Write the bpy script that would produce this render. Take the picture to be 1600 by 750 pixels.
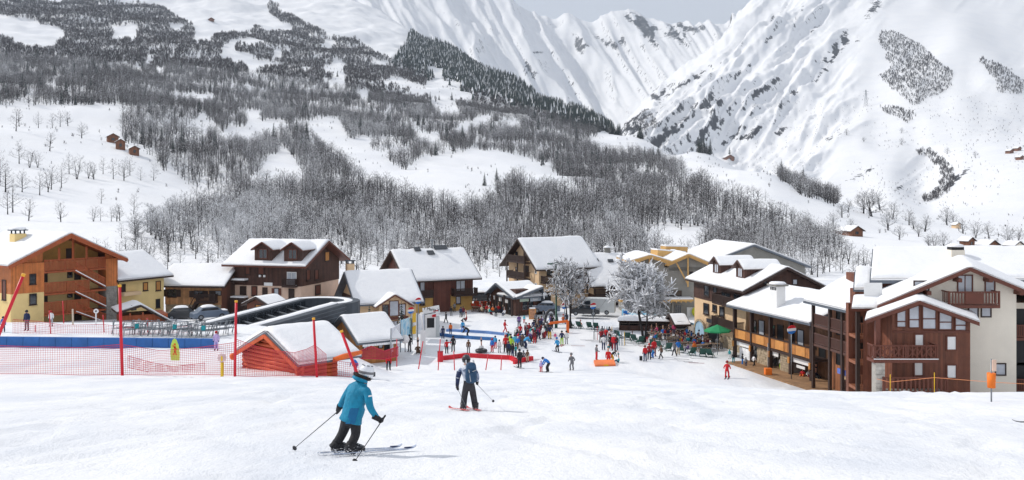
import bpy, math, random
import numpy as np
from mathutils import Vector, Matrix
R = math.radians
S = bpy.context.scene
COL = S.collection
for o in list(bpy.data.objects): bpy.data.objects.remove(o)

# ---------------------------------------------------------------- camera, sky, sun, exposure
F = 1500.0                      # focal length in pixels of the 1600 px wide photograph
cam_d = bpy.data.cameras.new('camera'); cam = bpy.data.objects.new('camera', cam_d); COL.objects.link(cam)
cam_d.sensor_width = 36; cam_d.lens = F/1600*36; cam_d.shift_y = -75/1600
cam_d.clip_start = 0.2; cam_d.clip_end = 40000
cam.location = (0, 0, 0); cam.rotation_euler = (R(90), 0, 0)
S.camera = cam
SUN_EL = 40.0; SUN_AZ = math.atan2(-0.95, 0.30)      # from behind the scene, on the left
w = bpy.data.worlds.new('World'); S.world = w; w.use_nodes = True
nt = w.node_tree; nt.nodes.clear()
sky = nt.nodes.new('ShaderNodeTexSky'); sky.sky_type = 'NISHITA'; sky.sun_disc = False
sky.sun_elevation = R(SUN_EL); sky.sun_rotation = SUN_AZ; sky.altitude = 1400; sky.dust_density = 2.0
veil = nt.nodes.new('ShaderNodeMix'); veil.data_type = 'RGBA'
veil.inputs[0].default_value = 0.62; veil.inputs[7].default_value = (15.0, 15.4, 16.4, 1)   # thin high cloud over the blue
bg = nt.nodes.new('ShaderNodeBackground'); bg.inputs[1].default_value = 0.09
wo = nt.nodes.new('ShaderNodeOutputWorld')
nt.links.new(sky.outputs[0], veil.inputs[6]); nt.links.new(veil.outputs[2], bg.inputs[0]); nt.links.new(bg.outputs[0], wo.inputs[0])
sun_d = bpy.data.lights.new('sun', 'SUN'); sun_d.energy = 4.3; sun_d.angle = R(0.5); sun_d.color = (1, 0.955, 0.89)
sun = bpy.data.objects.new('sun', sun_d); COL.objects.link(sun)
sv = Vector((math.sin(SUN_AZ)*math.cos(R(SUN_EL)), math.cos(SUN_AZ)*math.cos(R(SUN_EL)), math.sin(R(SUN_EL))))
sun.rotation_euler = sv.to_track_quat('Z', 'Y').to_euler()
S.view_settings.view_transform = 'Standard'; S.view_settings.look = 'None'
S.view_settings.exposure = -0.34; S.view_settings.gamma = 1
S.render.engine = 'CYCLES'
S.cycles.max_bounces = 6; S.cycles.diffuse_bounces = 3; S.cycles.glossy_bounces = 2
S.cycles.transmission_bounces = 2; S.cycles.transparent_max_bounces = 8; S.cycles.volume_bounces = 0
S.cycles.caustics_reflective = False; S.cycles.caustics_refractive = False

# ---------------------------------------------------------------- helpers
rng = random.Random(7)
def P(u, v, d): return Vector(((u-800)/F*d, d, (300-v)/F*d))
def sm(a, b, x):
    t = np.clip((x-a)/(b-a), 0, 1); return t*t*(3-2*t)
def hash2(ix, iy, seed):
    h = (ix.astype(np.int64)*374761393 + iy.astype(np.int64)*668265263 + seed*1442695041) & 0xffffffff
    h = ((h ^ (h >> 13))*1274126177) & 0xffffffff
    return ((h ^ (h >> 16)) & 0xffff)/65535.0
def vnoise(x, y, seed=0):
    ix = np.floor(x); iy = np.floor(y); fx = x-ix; fy = y-iy
    fx = fx*fx*fx*(fx*(fx*6-15)+10); fy = fy*fy*fy*(fy*(fy*6-15)+10)
    a = hash2(ix, iy, seed); b = hash2(ix+1, iy, seed); c = hash2(ix, iy+1, seed); d = hash2(ix+1, iy+1, seed)
    return (a+(b-a)*fx + (c-a)*fy + (a-b-c+d)*fx*fy)*2-1
def fbm(x, y, seed=0, octs=4, gain=0.5):
    s = 0; a = 1; n = 0
    for i in range(octs):
        s = s + a*vnoise(x*2**i+i*17.3, y*2**i-i*9.1, seed+i); n += a; a *= gain
    return s/n
def ridged(x, y, seed=0, octs=4, gain=0.5):
    s = 0; a = 1; n = 0
    for i in range(octs):
        s = s + a*(1-np.abs(vnoise(x*2**i+i*7.7, y*2**i+i*3.3, seed+i)))**2; n += a; a *= gain
    return s/n

def tag(o, label=None, cat=None, group=None, kind=None):
    if label: o['label'] = label
    if cat: o['category'] = cat
    if group: o['group'] = group
    if kind: o['kind'] = kind
    return o
def link(name, me, parent=None, loc=None):
    o = bpy.data.objects.new(name, me); COL.objects.link(o)
    if parent is not None: o.parent = parent
    if loc is not None: o.location = loc
    return o
def empty(name, loc, label=None, cat=None, group=None, kind=None):
    o = bpy.data.objects.new(name, None); COL.objects.link(o); o.location = loc; o.empty_display_size = 0.3
    return tag(o, label, cat, group, kind)

MATS = {}
def mat(name, col, rough=0.75, var=0.12, scale=3.0, bump=0.0, bscale=20.0, stripes=None, metal=0.0, spec=0.4, coat=0.0, stretch=(1, 1, 1)):
    """procedural material: base colour with noise variation; optional plank grooves along one axis (x, y, z or h = both horizontal)"""
    if name in MATS: return MATS[name]
    m = bpy.data.materials.new(name); m.use_nodes = True; MATS[name] = m
    n = m.node_tree.nodes; l = m.node_tree.links; b = n['Principled BSDF']
    b.inputs['Roughness'].default_value = rough; b.inputs['Metallic'].default_value = metal
    b.inputs['Specular IOR Level'].default_value = spec; b.inputs['Coat Weight'].default_value = coat
    tc = n.new('ShaderNodeTexCoord'); mp = n.new('ShaderNodeMapping'); mp.inputs[3].default_value = stretch
    l.new(tc.outputs['Object'], mp.inputs[0])
    nz = n.new('ShaderNodeTexNoise'); nz.inputs['Scale'].default_value = scale; nz.inputs['Detail'].default_value = 5; nz.inputs['Roughness'].default_value = 0.65
    l.new(mp.outputs[0], nz.inputs[0])
    mr = n.new('ShaderNodeMapRange'); mr.inputs[1].default_value = 0.25; mr.inputs[2].default_value = 0.75
    mr.inputs[3].default_value = 1-var*1.6; mr.inputs[4].default_value = 1+var*1.6
    l.new(nz.outputs[0], mr.inputs[0])
    mx = n.new('ShaderNodeVectorMath'); mx.operation = 'SCALE'; mx.inputs[0].default_value = col[:3]
    l.new(mr.outputs[0], mx.inputs[3]); src = mx.outputs[0]; hsrc = nz.outputs[0]
    if stripes:
        ax, pitch = stripes
        sp = n.new('ShaderNodeSeparateXYZ'); l.new(tc.outputs['Object'], sp.inputs[0])
        if ax == 'h':
            ad = n.new('ShaderNodeMath'); ad.operation = 'ADD'; l.new(sp.outputs[0], ad.inputs[0]); l.new(sp.outputs[1], ad.inputs[1]); cs = ad.outputs[0]
        else: cs = sp.outputs['xyz'.index(ax)]
        dv = n.new('ShaderNodeMath'); dv.operation = 'DIVIDE'; l.new(cs, dv.inputs[0]); dv.inputs[1].default_value = pitch
        fr = n.new('ShaderNodeMath'); fr.operation = 'FRACT'; l.new(dv.outputs[0], fr.inputs[0])
        gt = n.new('ShaderNodeMapRange'); gt.inputs[1].default_value = 0.0; gt.inputs[2].default_value = 0.12; gt.inputs[3].default_value = 0.0; gt.inputs[4].default_value = 1.0
        l.new(fr.outputs[0], gt.inputs[0]); hsrc = gt.outputs[0]
        fl = n.new('ShaderNodeMath'); fl.operation = 'FLOOR'; l.new(dv.outputs[0], fl.inputs[0])
        wn = n.new('ShaderNodeTexWhiteNoise'); wn.noise_dimensions = '1D'; l.new(fl.outputs[0], wn.inputs['W'])
        m2 = n.new('ShaderNodeMapRange'); m2.inputs[3].default_value = 0.78; m2.inputs[4].default_value = 1.2; l.new(wn.outputs[0], m2.inputs[0])
        sc = n.new('ShaderNodeVectorMath'); sc.operation = 'SCALE'; l.new(src, sc.inputs[0]); l.new(m2.outputs[0], sc.inputs[3]); src = sc.outputs[0]
        bump = bump or 0.5
    l.new(src, b.inputs['Base Color'])
    if bump:
        bp = n.new('ShaderNodeBump'); bp.inputs['Strength'].default_value = bump; bp.inputs['Distance'].default_value = 0.04
        if not stripes:
            n2 = n.new('ShaderNodeTexNoise'); n2.inputs['Scale'].default_value = bscale; n2.inputs['Detail'].default_value = 4; l.new(tc.outputs['Object'], n2.inputs[0]); hsrc = n2.outputs[0]
        l.new(hsrc, bp.inputs['Height']); l.new(bp.outputs[0], b.inputs['Normal'])
    return m
def mesh_np(name, co, quads, mats, smooth=True, midx=None):
    me = bpy.data.meshes.new(name)
    nv = len(co); nf = len(quads); k = quads.shape[1]
    me.vertices.add(nv); me.vertices.foreach_set('co', np.asarray(co, np.float32).ravel())
    me.loops.add(nf*k); me.loops.foreach_set('vertex_index', np.asarray(quads, np.int32).ravel())
    me.polygons.add(nf); me.polygons.foreach_set('loop_start', np.arange(0, nf*k, k, dtype=np.int32))
    for m in mats: me.materials.append(m)
    if midx is not None: me.polygons.foreach_set('material_index', np.asarray(midx, np.int32))
    me.polygons.foreach_set('use_smooth', np.full(nf, smooth))
    me.update(); me.validate(); return me
class MB:
    """collects shapes, then links them as ONE mesh object"""
    def __init__(s): s.v = []; s.f = []; s.m = []; s.s = []
    def add(s, vs, fs, m=0, smooth=False):
        b = len(s.v); s.v += [tuple(v) for v in vs]
        for f in fs: s.f.append(tuple(b+i for i in f)); s.m.append(m); s.s.append(smooth)
        return s
    def hexa(s, p, m=0):      # 8 corners: bottom 0-3, top 4-7
        return s.add(p, [(3, 2, 1, 0), (4, 5, 6, 7), (0, 1, 5, 4), (1, 2, 6, 5), (2, 3, 7, 6), (3, 0, 4, 7)], m)
    def box(s, c, e1, e2, e3, m=0):   # centre and three half vectors
        c = Vector(c); e1 = Vector(e1); e2 = Vector(e2); e3 = Vector(e3)
        if e1.cross(e2).dot(e3) < 0: e1 = -e1
        return s.hexa([c-e1-e2-e3, c+e1-e2-e3, c+e1+e2-e3, c-e1+e2-e3, c-e1-e2+e3, c+e1-e2+e3, c+e1+e2+e3, c-e1+e2+e3], m)
    def abox(s, x0, x1, y0, y1, z0, z1, m=0):
        return s.box(((x0+x1)/2, (y0+y1)/2, (z0+z1)/2), ((x1-x0)/2, 0, 0), (0, (y1-y0)/2, 0), (0, 0, (z1-z0)/2), m)
    def bar(s, a, b, w, h=None, m=0, up=(0, 0, 1)):
        a = Vector(a); b = Vector(b); h = h or w; d = b-a
        if d.length < 1e-6: return s
        d.normalize(); u = Vector(up)
        if abs(d.dot(u)) > 0.99: u = Vector((0, 1, 0))
        x = d.cross(u).normalized(); y = x.cross(d)
        return s.box((a+b)/2, (b-a)/2, x*w/2, y*h/2, m)
    def tube(s, pts, rad, n=6, m=0, cap=True):
        pts = [Vector(p) for p in pts]; rad = rad if isinstance(rad, (list, tuple)) else [rad]*len(pts)
        b = len(s.v); ref = None
        for i, p in enumerate(pts):
            d = (pts[min(i+1, len(pts)-1)]-pts[max(i-1, 0)])
            d = d.normalized() if d.length > 1e-9 else Vector((0, 0, 1))
            if ref is None: ref = Vector((0, 1, 0)) if abs(d.z) > 0.9 else Vector((0, 0, 1))
            x = d.cross(ref)
            x = x.normalized() if x.length > 1e-6 else d.orthogonal().normalized()
            y = d.cross(x); ref = -(x.cross(d)) if False else ref
            for k in range(n):
                a = 2*math.pi*k/n; s.v.append(tuple(p+(x*math.cos(a)+y*math.sin(a))*rad[i]))
        for i in range(len(pts)-1):
            for k in range(n):
                k2 = (k+1) % n
                s.f.append((b+i*n+k, b+i*n+k2, b+(i+1)*n+k2, b+(i+1)*n+k)); s.m.append(m); s.s.append(True)
        if cap:
            s.f.append(tuple(b+k for k in range(n))[::-1]); s.m.append(m); s.s.append(False)
            e = b+(len(pts)-1)*n; s.f.append(tuple(e+k for k in range(n))); s.m.append(m); s.s.append(False)
        return s
    def lathe(s, prof, c=(0, 0, 0), n=12, m=0, axis=(0, 0, 1)):   # profile of (r, z)
        c = Vector(c); q = Vector(axis).to_track_quat('Z', 'Y'); b = len(s.v)
        for r, z in prof:
            for k in range(n):
                a = 2*math.pi*k/n; s.v.append(tuple(c+q @ Vector((r*math.cos(a), r*math.sin(a), z))))
        for i in range(len(prof)-1):
            for k in range(n):
                k2 = (k+1) % n
                s.f.append((b+i*n+k, b+i*n+k2, b+(i+1)*n+k2, b+(i+1)*n+k)); s.m.append(m); s.s.append(True)
        return s
    def build(s, name, mats, parent=None, origin=None, smooth=None):
        org = Vector(origin) if origin is not None else (parent_world(parent) if parent is not None else Vector((0, 0, 0)))
        me = bpy.data.meshes.new(name)
        me.from_pydata([(x-org.x, y-org.y, z-org.z) for x, y, z in s.v], [], s.f)
        for mm in (mats if isinstance(mats, (list, tuple)) else [mats]): me.materials.append(mm)
        me.polygons.foreach_set('material_index', s.m)
        me.polygons.foreach_set('use_smooth', s.s if smooth is None else [smooth]*len(s.f))
        me.update()
        return link(name, me, parent, org if parent is None else None)
def parent_world(p):
    v = Vector((0, 0, 0))
    while p is not None: v = v+p.location; p = p.parent
    return v

# ---------------------------------------------------------------- materials
def snow_mat(name, kind):
    m = bpy.data.materials.new(name); m.use_nodes = True
    n = m.node_tree.nodes; l = m.node_tree.links; b = n['Principled BSDF']
    b.inputs['Roughness'].default_value = 0.62; b.inputs['Specular IOR Level'].default_value = 0.25
    tc = n.new('ShaderNodeTexCoord')
    def noise(scale, detail=5, stretch=(1, 1, 1), rough=0.6):
        mp = n.new('ShaderNodeMapping'); mp.inputs[3].default_value = stretch; l.new(tc.outputs['Object'], mp.inputs[0])
        z = n.new('ShaderNodeTexNoise'); z.inputs['Scale'].default_value = scale; z.inputs['Detail'].default_value = detail; z.inputs['Roughness'].default_value = rough
        l.new(mp.outputs[0], z.inputs[0]); return z.outputs[0]
    def ramp(src, a, bb, c0, c1):
        r = n.new('ShaderNodeMapRange'); r.inputs[1].default_value = a; r.inputs[2].default_value = bb; r.inputs[3].default_value = c0; r.inputs[4].default_value = c1
        l.new(src, r.inputs[0]); return r.outputs[0]
    def mixc(f, a, bcol):
        x = n.new('ShaderNodeMix'); x.data_type = 'RGBA'
        (l.new(f, x.inputs[0]) if not isinstance(f, float) else setattr(x.inputs[0], 'default_value', f))
        for s_, c in ((6, a), (7, bcol)):
            (setattr(x.inputs[s_], 'default_value', (*c, 1)) if isinstance(c, tuple) else l.new(c, x.inputs[s_]))
        return x.outputs[2]
    white = (0.86, 0.865, 0.875)
    if kind == 'piste':
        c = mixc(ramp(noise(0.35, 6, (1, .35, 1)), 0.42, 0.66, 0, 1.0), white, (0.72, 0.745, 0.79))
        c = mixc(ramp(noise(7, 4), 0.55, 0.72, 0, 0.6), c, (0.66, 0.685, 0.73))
        at = n.new('ShaderNodeAttribute'); at.attribute_name = 'dirt'
        c = mixc(at.outputs['Fac'], c, (0.42, 0.39, 0.36))
        h1 = noise(1.6, 7, (1, .45, 1), 0.7); h2 = noise(16, 5)
        ad = n.new('ShaderNodeMath'); ad.operation = 'MULTIPLY_ADD'; l.new(h2, ad.inputs[0]); ad.inputs[1].default_value = 0.22; l.new(h1, ad.inputs[2])
        bp = n.new('ShaderNodeBump'); bp.inputs['Strength'].default_value = 0.8; bp.inputs['Distance'].default_value = 0.11
        l.new(ad.outputs[0], bp.inputs['Height']); l.new(bp.outputs[0], b.inputs['Normal'])
    elif kind == 'hill':
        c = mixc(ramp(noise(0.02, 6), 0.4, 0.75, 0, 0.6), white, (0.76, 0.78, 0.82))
        at = n.new('ShaderNodeAttribute'); at.attribute_name = 'rock'
        k = ramp(noise(0.09, 8, (1, 1, 1), 0.75), 0.42, 0.6, 0.75, 1.25)
        rk = n.new('ShaderNodeVectorMath'); rk.operation = 'SCALE'; rk.inputs[0].default_value = (0.040, 0.041, 0.047); l.new(k, rk.inputs[3])
        ad = n.new('ShaderNodeMath'); ad.operation = 'ADD'; l.new(at.outputs['Fac'], ad.inputs[0]); l.new(ramp(noise(0.045, 10, (1, 1, .45), 0.8), 0.25, 0.75, -0.85, 0.85), ad.inputs[1])
        fm = n.new('ShaderNodeMapRange'); fm.inputs[1].default_value = 0.66; fm.inputs[2].default_value = 0.74; l.new(ad.outputs[0], fm.inputs[0])
        c = mixc(fm.outputs[0], c, rk.outputs[0])
        bp = n.new('ShaderNodeBump'); bp.inputs['Strength'].default_value = 0.35; bp.inputs['Distance'].default_value = 2.5
        l.new(noise(0.12, 8, (1, 1, 1), 0.62), bp.inputs['Height']); l.new(bp.outputs[0], b.inputs['Normal'])
    else:
        c = mixc(ramp(noise(1.2, 5), 0.45, 0.75, 0, 0.6), (0.88, 0.885, 0.895), (0.8, 0.815, 0.84))
        bp = n.new('ShaderNodeBump'); bp.inputs['Strength'].default_value = 0.5; bp.inputs['Distance'].default_value = 0.12
        l.new(noise(2.0, 5), bp.inputs['Height']); l.new(bp.outputs[0], b.inputs['Normal'])
    l.new(c, b.inputs['Base Color']); MATS[name] = m
    return m
M_PISTE = snow_mat('piste_snow', 'piste'); M_HILL = snow_mat('mountain_snow', 'hill'); M_SNOW = snow_mat('roof_snow', 'roof')

# ---------------------------------------------------------------- ground of the piste and the village
BENCH = ([0, 58, 60, 66, 72, 78, 84, 92, 100, 112, 125, 145, 200, 260], [-1.4, -11.2, -11.52, -12.1, -12.45, -12.5, -12.2, -12.7, -13.7, -15.2, -16, -17, -17.5, -17.5])
def ground(x, y):
    x = np.asarray(x, float); y = np.asarray(y, float)
    pl = -1.7-0.17*y
    right = sm(10, 22, x)*np.maximum(0, y-46)*0.075
    k = 0.7; z0 = pl-right; h = np.clip(0.5+0.5*(z0+18)/k, 0, 1)
    zc = -18*(1-h)+z0*h+k*h*(1-h)
    lift = sm(25, 60, y)*0.38*sm(-4, -12, x)
    zc = zc+np.where(y < 60, lift, 0)
    b = np.interp(y, *BENCH)
    xc = np.interp(y, [50, 60, 80, 95, 110, 200], [-9.5, -10, -11, -21, -29, -33])
    wl = sm(0, -1, (x-xc)/8.0-0.3)*sm(57, 62, y)
    z = zc*(1-wl)+b*wl
    return z

ys = [-45.0]
while ys[-1] < 195: ys.append(ys[-1]+(0.28+0.006*abs(ys[-1]) if ys[-1] > 8 else 1.0))
ys[-1] = 195.0
ys = np.array(ys)
xs = np.sign(np.linspace(-1, 1, 481))*(np.abs(np.linspace(-1, 1, 481))*70+np.abs(np.linspace(-1, 1, 481))**4*190)
X, Y = np.meshgrid(xs, ys)
Z = ground(X, Y)
near = np.exp(-np.maximum(0, Y-20)/60)
calm = 1-np.exp(-((X+2.6)**2+(Y-16.4)**2)/5)-np.exp(-((X+1.2)**2+(Y-29.6)**2)/5)      # groomed flat where the two near skiers turn
Z += calm*(0.065*fbm(X/1.9, Y/3.2, 3, 4)+0.13*fbm(X/9, Y/14, 5, 3))
# shallow ski tracks: bands that wander down the slope
tr = np.zeros_like(X)
for i in range(46):
    r = random.Random(i); x0 = r.uniform(-22, 30); a = r.uniform(-0.7, 0.7); ph = r.uniform(0, 6); wl = r.uniform(14, 40); am = r.uniform(.5, 3.5)
    cx = x0+a*(Y-15)+am*np.sin(Y/wl*6.28+ph)
    for off in (-.12, .12): tr -= 0.085*np.exp(-((X-cx-off)/0.10)**2)-0.03*np.exp(-((X-cx-off*2.1)/0.12)**2)
Z += calm*tr*sm(8, 12, Y)*sm(80, 60, Y)
# heaped snow along the crest by the net
Z += 0.14*np.exp(-((Y-60.5-1.2*np.sin(X*.3))/1.3)**2)*sm(-7, -14, X)*(0.4+0.6*np.abs(fbm(X/1.5, Y/1.5, 9, 3)))
ny, nx = X.shape
idx = np.arange(nx*ny).reshape(ny, nx)
Q = np.stack([idx[:-1, :-1], idx[:-1, 1:], idx[1:, 1:], idx[1:, :-1]], -1).reshape(-1, 4)
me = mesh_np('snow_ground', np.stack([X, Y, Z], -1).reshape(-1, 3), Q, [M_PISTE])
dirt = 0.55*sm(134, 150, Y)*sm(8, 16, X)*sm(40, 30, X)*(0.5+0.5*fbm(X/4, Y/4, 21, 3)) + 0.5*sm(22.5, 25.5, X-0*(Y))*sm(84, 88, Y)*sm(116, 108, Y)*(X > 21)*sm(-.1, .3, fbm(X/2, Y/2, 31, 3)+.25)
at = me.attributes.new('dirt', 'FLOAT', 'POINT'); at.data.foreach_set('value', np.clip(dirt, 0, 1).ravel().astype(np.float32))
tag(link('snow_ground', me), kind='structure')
GZ = Z.copy(); GX, GY = xs, ys
def gsample(x, y):
    i = np.clip(np.interp(x, GX, np.arange(len(GX))), 0, len(GX)-1.001); j = np.clip(np.interp(y, GY, np.arange(len(GY))), 0, len(GY)-1.001)
    i0 = i.astype(int); j0 = j.astype(int); a = i-i0; b = j-j0
    return GZ[j0, i0]*(1-a)*(1-b)+GZ[j0, i0+1]*a*(1-b)+GZ[j0+1, i0]*(1-a)*b+GZ[j0+1, i0+1]*a*b
def ground1(x, y): return float(gsample(np.array([x], float), np.array([y], float))[0])
def on_ground(u, v, d0=8.0, d1=194.0):
    """the point of the village ground seen at a pixel"""
    d = np.linspace(d0, d1, 4000); x = (u-800)/F*d; z = (300-v)/F*d
    g = gsample(x, d); hit = np.nonzero(z <= g)[0]; i = hit[0] if len(hit) else -1
    return Vector((x[i], d[i], g[i]))

# ---------------------------------------------------------------- hillside and mountains: heights by distance and bearing
ROWS = {
 250: [(-700,330),(0,378),(200,380),(400,392),(600,398),(800,402),(1000,402),(1200,402),(1400,398),(1600,394),(2300,392)],
 375: [(-700,230),(0,312),(200,328),(400,348),(600,352),(800,356),(1000,366),(1200,366),(1330,371),(1400,373),(1600,388),(2300,380)],
 550: [(-700,120),(0,235),(200,258),(300,285),(400,280),(600,288),(800,303),(1000,318),(1100,305),(1200,298),(1300,325),(1400,352),(1600,379),(2300,370)],
 750: [(-700,60),(0,175),(200,197),(400,225),(600,240),(800,260),(1000,280),(1100,262),(1200,266),(1260,300),(1300,322),(1400,347),(1500,366),(1600,371),(2300,360)],
 1000: [(-700,20),(0,135),(200,152),(400,185),(600,205),(800,225),(950,250),(1000,250),(1100,241),(1200,285),(1300,350),(1400,340),(1500,352),(1600,354),(2300,340)],
 1300: [(-700,-10),(0,98),(200,118),(400,142),(600,165),(800,195),(950,212),(1000,219),(1050,250),(1100,280),(1200,330),(1300,335),(1400,312),(1450,328),(1500,312),(1600,288),(2300,260)],
 1700: [(-700,-40),(0,58),(200,80),(400,100),(600,128),(800,160),(900,180),(960,207),(1000,258),(1100,320),(1200,312),(1300,285),(1400,270),(1445,292),(1500,250),(1600,238),(2300,200)],
 2300: [(-700,-60),(0,15),(200,35),(400,58),(600,85),(720,105),(800,128),(850,170),(900,240),(1000,300),(1100,285),(1200,255),(1300,215),(1400,188),(1500,172),(1600,174),(2300,140)],
 2800: [(-700,-80),(0,-10),(200,10),(400,25),(560,35),(640,55),(720,92),(780,160),(850,245),(900,270),(955,228),(1000,208),(1100,190),(1200,165),(1300,135),(1400,108),(1500,97),(1600,107),(2300,90)],
 3300: [(-700,-110),(0,-40),(200,-20),(400,-5),(560,0),(640,44),(700,140),(780,240),(850,260),(900,235),(955,198),(1000,172),(1100,125),(1200,95),(1300,72),(1400,50),(1500,48),(1600,62),(2300,40)],
 4000: [(-700,-60),(0,-20),(400,20),(560,80),(640,150),(720,210),(800,245),(900,240),(955,206),(1000,155),(1050,112),(1100,72),(1150,36),(1200,28),(1300,5),(1400,-10),(1500,-5),(1600,10),(2300,-10)],
 4700: [(-700,0),(400,40),(560,70),(640,95),(720,135),(800,185),(900,220),(955,220),(1000,205),(1060,150),(1100,105),(1150,20),(1180,-5),(1300,-60),(1400,-90),(1600,-90),(2300,-90)],
 5400: [(-700,0),(400,0),(560,20),(640,40),(720,78),(800,118),(900,158),(955,165),(1000,155),(1050,130),(1100,110),(1150,60),(1300,20),(1600,20),(2300,20)],
 6200: [(-700,-40),(400,-60),(560,-40),(640,-30),(720,0),(800,34),(860,52),(900,74),(950,78),(1000,72),(1050,64),(1100,60),(1150,50),(1300,40),(2300,40)],
 6800: [(-700,-80),(400,-100),(560,-90),(640,-70),(720,-40),(800,-2),(840,12),(860,15),(930,29),(965,24),(982,20),(1000,30),(1020,37),(1060,40),(1100,38),(1150,34),(1300,30),(2300,30)],
 8200: [(-700,250),(2300,260)],
}
UU = np.arange(-420, 2020.1, 2.4)
dk = np.array([195]+list(ROWS)); ld = np.log(dk)
V = np.zeros((len(dk), len(UU)))
for i, d in enumerate(dk[1:], 1):
    a = np.array(ROWS[d], float); V[i] = np.interp(UU, a[:, 0], a[:, 1])
ker = np.exp(-0.5*(np.arange(-14, 15)/4.6)**2); ker /= ker.sum()
for i in range(1, len(dk)): V[i] = np.convolve(np.pad(V[i], 14, mode='edge'), ker, 'valid')
V[0] = 300-ground((UU-800)/F*195, np.full(len(UU), 195.0))*F/195
# monotone cubic in log distance
h = np.diff(ld)[:, None]; dl = np.diff(V, axis=0)/h
m_ = np.zeros_like(V); m_[0] = dl[0]; m_[-1] = dl[-1]
same = dl[:-1]*dl[1:] > 0
w1 = 2*h[1:]+h[:-1]; w2 = h[1:]+2*h[:-1]
with np.errstate(divide='ignore', invalid='ignore'):
    hm = (w1+w2)/(w1/dl[:-1]+w2/dl[1:])
m_[1:-1] = np.where(same, hm, 0)
DD = np.concatenate([np.exp(np.linspace(math.log(195), math.log(1000), 130)), np.exp(np.linspace(math.log(1000), math.log(4700), 420))[1:], np.exp(np.linspace(math.log(4700), math.log(8200), 210))[1:]])
k = np.clip(np.searchsorted(ld, np.log(DD), side='right')-1, 0, len(ld)-2)
t = ((np.log(DD)-ld[k])/(ld[k+1]-ld[k]))[:, None]; hh = (ld[k+1]-ld[k])[:, None]
VV = (1+2*t)*(1-t)**2*V[k]+t*(1-t)**2*hh*m_[k]+t*t*(3-2*t)*V[k+1]+t*t*(t-1)*hh*m_[k+1]
D2 = np.repeat(DD[:, None], len(UU), 1); U2 = np.repeat(UU[None], len(DD), 0)
X = (U2-800)/F*D2; Z = (300-VV)/F*D2
dsplit = np.interp(UU, [-700, 560, 640, 800, 900, 1000, 1100, 1200, 1300, 1400, 2300], [3600, 3600, 3300, 2500, 1900, 1500, 1200, 900, 760, 900, 900])[None]
mtn = sm(0.9, 1.15, D2/dsplit)
ease = sm(195, 330, D2)
Z += ease*(1-mtn)*(fbm(X/150, D2/150, 41, 4)*0.011*np.minimum(D2, 2400)+fbm(X/42, D2/42, 44, 4)*np.minimum(1.6, D2*.002))
# mountain relief: ribs and gullies running down the faces
qa = (U2*0.64+VV*0.77); qb = (U2*0.77-VV*0.64)
ribR = ridged(qa/95+0.35*fbm(U2/110, VV/110, 4, 3), qb/800, 61, 3, 0.5)-0.55
qa2 = (U2*0.80-VV*0.45); qb2 = U2*.5+VV*.8
ribL = ridged(qa2/85+0.3*fbm(U2/80, VV/80, 14, 3), qb2/600, 71, 3, 0.5)-0.55
isL = sm(4350, 4600, D2)*sm(1180, 1120, U2)
ribbed = sm(1370, 1230, U2+(VV-120)*0.35-50*fbm(U2/100, VV/60, 8, 2))
fine = ridged(qa/34+0.35*fbm(U2/60, VV/60, 6, 3), qb/420, 65, 3, 0.5)-0.55
rel = (1-isL)*sm(900, 2600, D2)*(ribbed*(ribR*150+fine*80+ridged(qa/13+.3*fbm(U2/25, VV/25, 7, 2), qb/160, 67, 2)*20+7*fbm(U2/12, VV/12, 77, 4, .6))+(1-ribbed)*(55*fbm(U2/170, VV/120, 83, 3)+18*fine*sm(.1, .5, fbm(U2/120, VV/90, 85, 2)+.25)))
rel += isL*(ribL*170+80*(ridged(qa2/26, qb2/320, 73, 3, .5)-.55)+18*ridged(qa2/12, qb2/140, 75, 2)+6*fbm(U2/14, VV/14, 78, 4, .6))
Z += mtn*rel*np.where(D2 > 6600, 0.75, 1)
VV = 300-Z*F/D2
# rock bands (centre u, v, radii, angle) that show through the snow
def blob(u, v, ru, rv, a=0):
    c, s_ = math.cos(R(a)), math.sin(R(a)); x = (U2-u)*c+(VV-v)*s_; y = -(U2-u)*s_+(VV-v)*c
    return np.exp(-(np.abs(x/ru)**2.5+np.abs(y/rv)**2.5))
farL = (D2 > 4350)*1.0; R_ = (D2 < 4900)*(mtn > .5)
rock = farL*sum(blob(*b) for b in [(1040,48,32,13,5),(1066,52,26,15,70),(1000,32,22,10,35),(1015,60,26,12,60),(985,28,14,8,20),(910,68,12,9,0),(940,62,24,5,30),(1095,44,22,7,-10),(968,66,6,9,60),(840,82,10,2,0),(830,110,14,8,40)])
rock = rock+R_*sum(blob(*b) for b in [(1130,32,18,8,-50),(1122,45,25,6,-45),(1025,152,12,14,-60),(1044,140,14,9,-30),(1085,122,40,5,-33),(1115,165,22,7,-45),(1175,172,10,16,60),(1200,60,20,6,-40),(1250,20,20,7,-50),(1310,70,26,8,-55),(1300,85,26,10,-45),(1365,12,28,12,-48),(1330,60,10,16,-70),(1150,75,18,5,-40),(1235,150,26,7,-42),(1180,205,40,6,-30),(1005,190,30,8,-40),(1060,195,50,7,-38),(1120,190,40,7,-38),(1340,275,26,4,-25),(1300,215,18,4,-20),(1220,205,14,7,-30),(1405,290,16,8,-40),(1370,262,16,4,-20),(985,200,20,12,-50),(1090,160,24,5,-35),(1215,120,22,5,-40),(1280,120,22,6,-45),(1500,275,26,5,-40),(1480,290,20,6,-45),(1212,25,26,5,-42),(1270,50,24,5,-45),(1160,110,22,4,-40),(1190,140,30,5,-38),(1050,175,30,6,-40),(1140,215,30,6,-36),(1100,215,26,6,-38),(1030,215,26,7,-40)])
gx = np.gradient(Z, axis=0)/np.gradient(DD)[:, None]
dx_ = (UU[1]-UU[0])/F*D2; gu = np.gradient(Z, axis=1)/dx_
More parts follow.
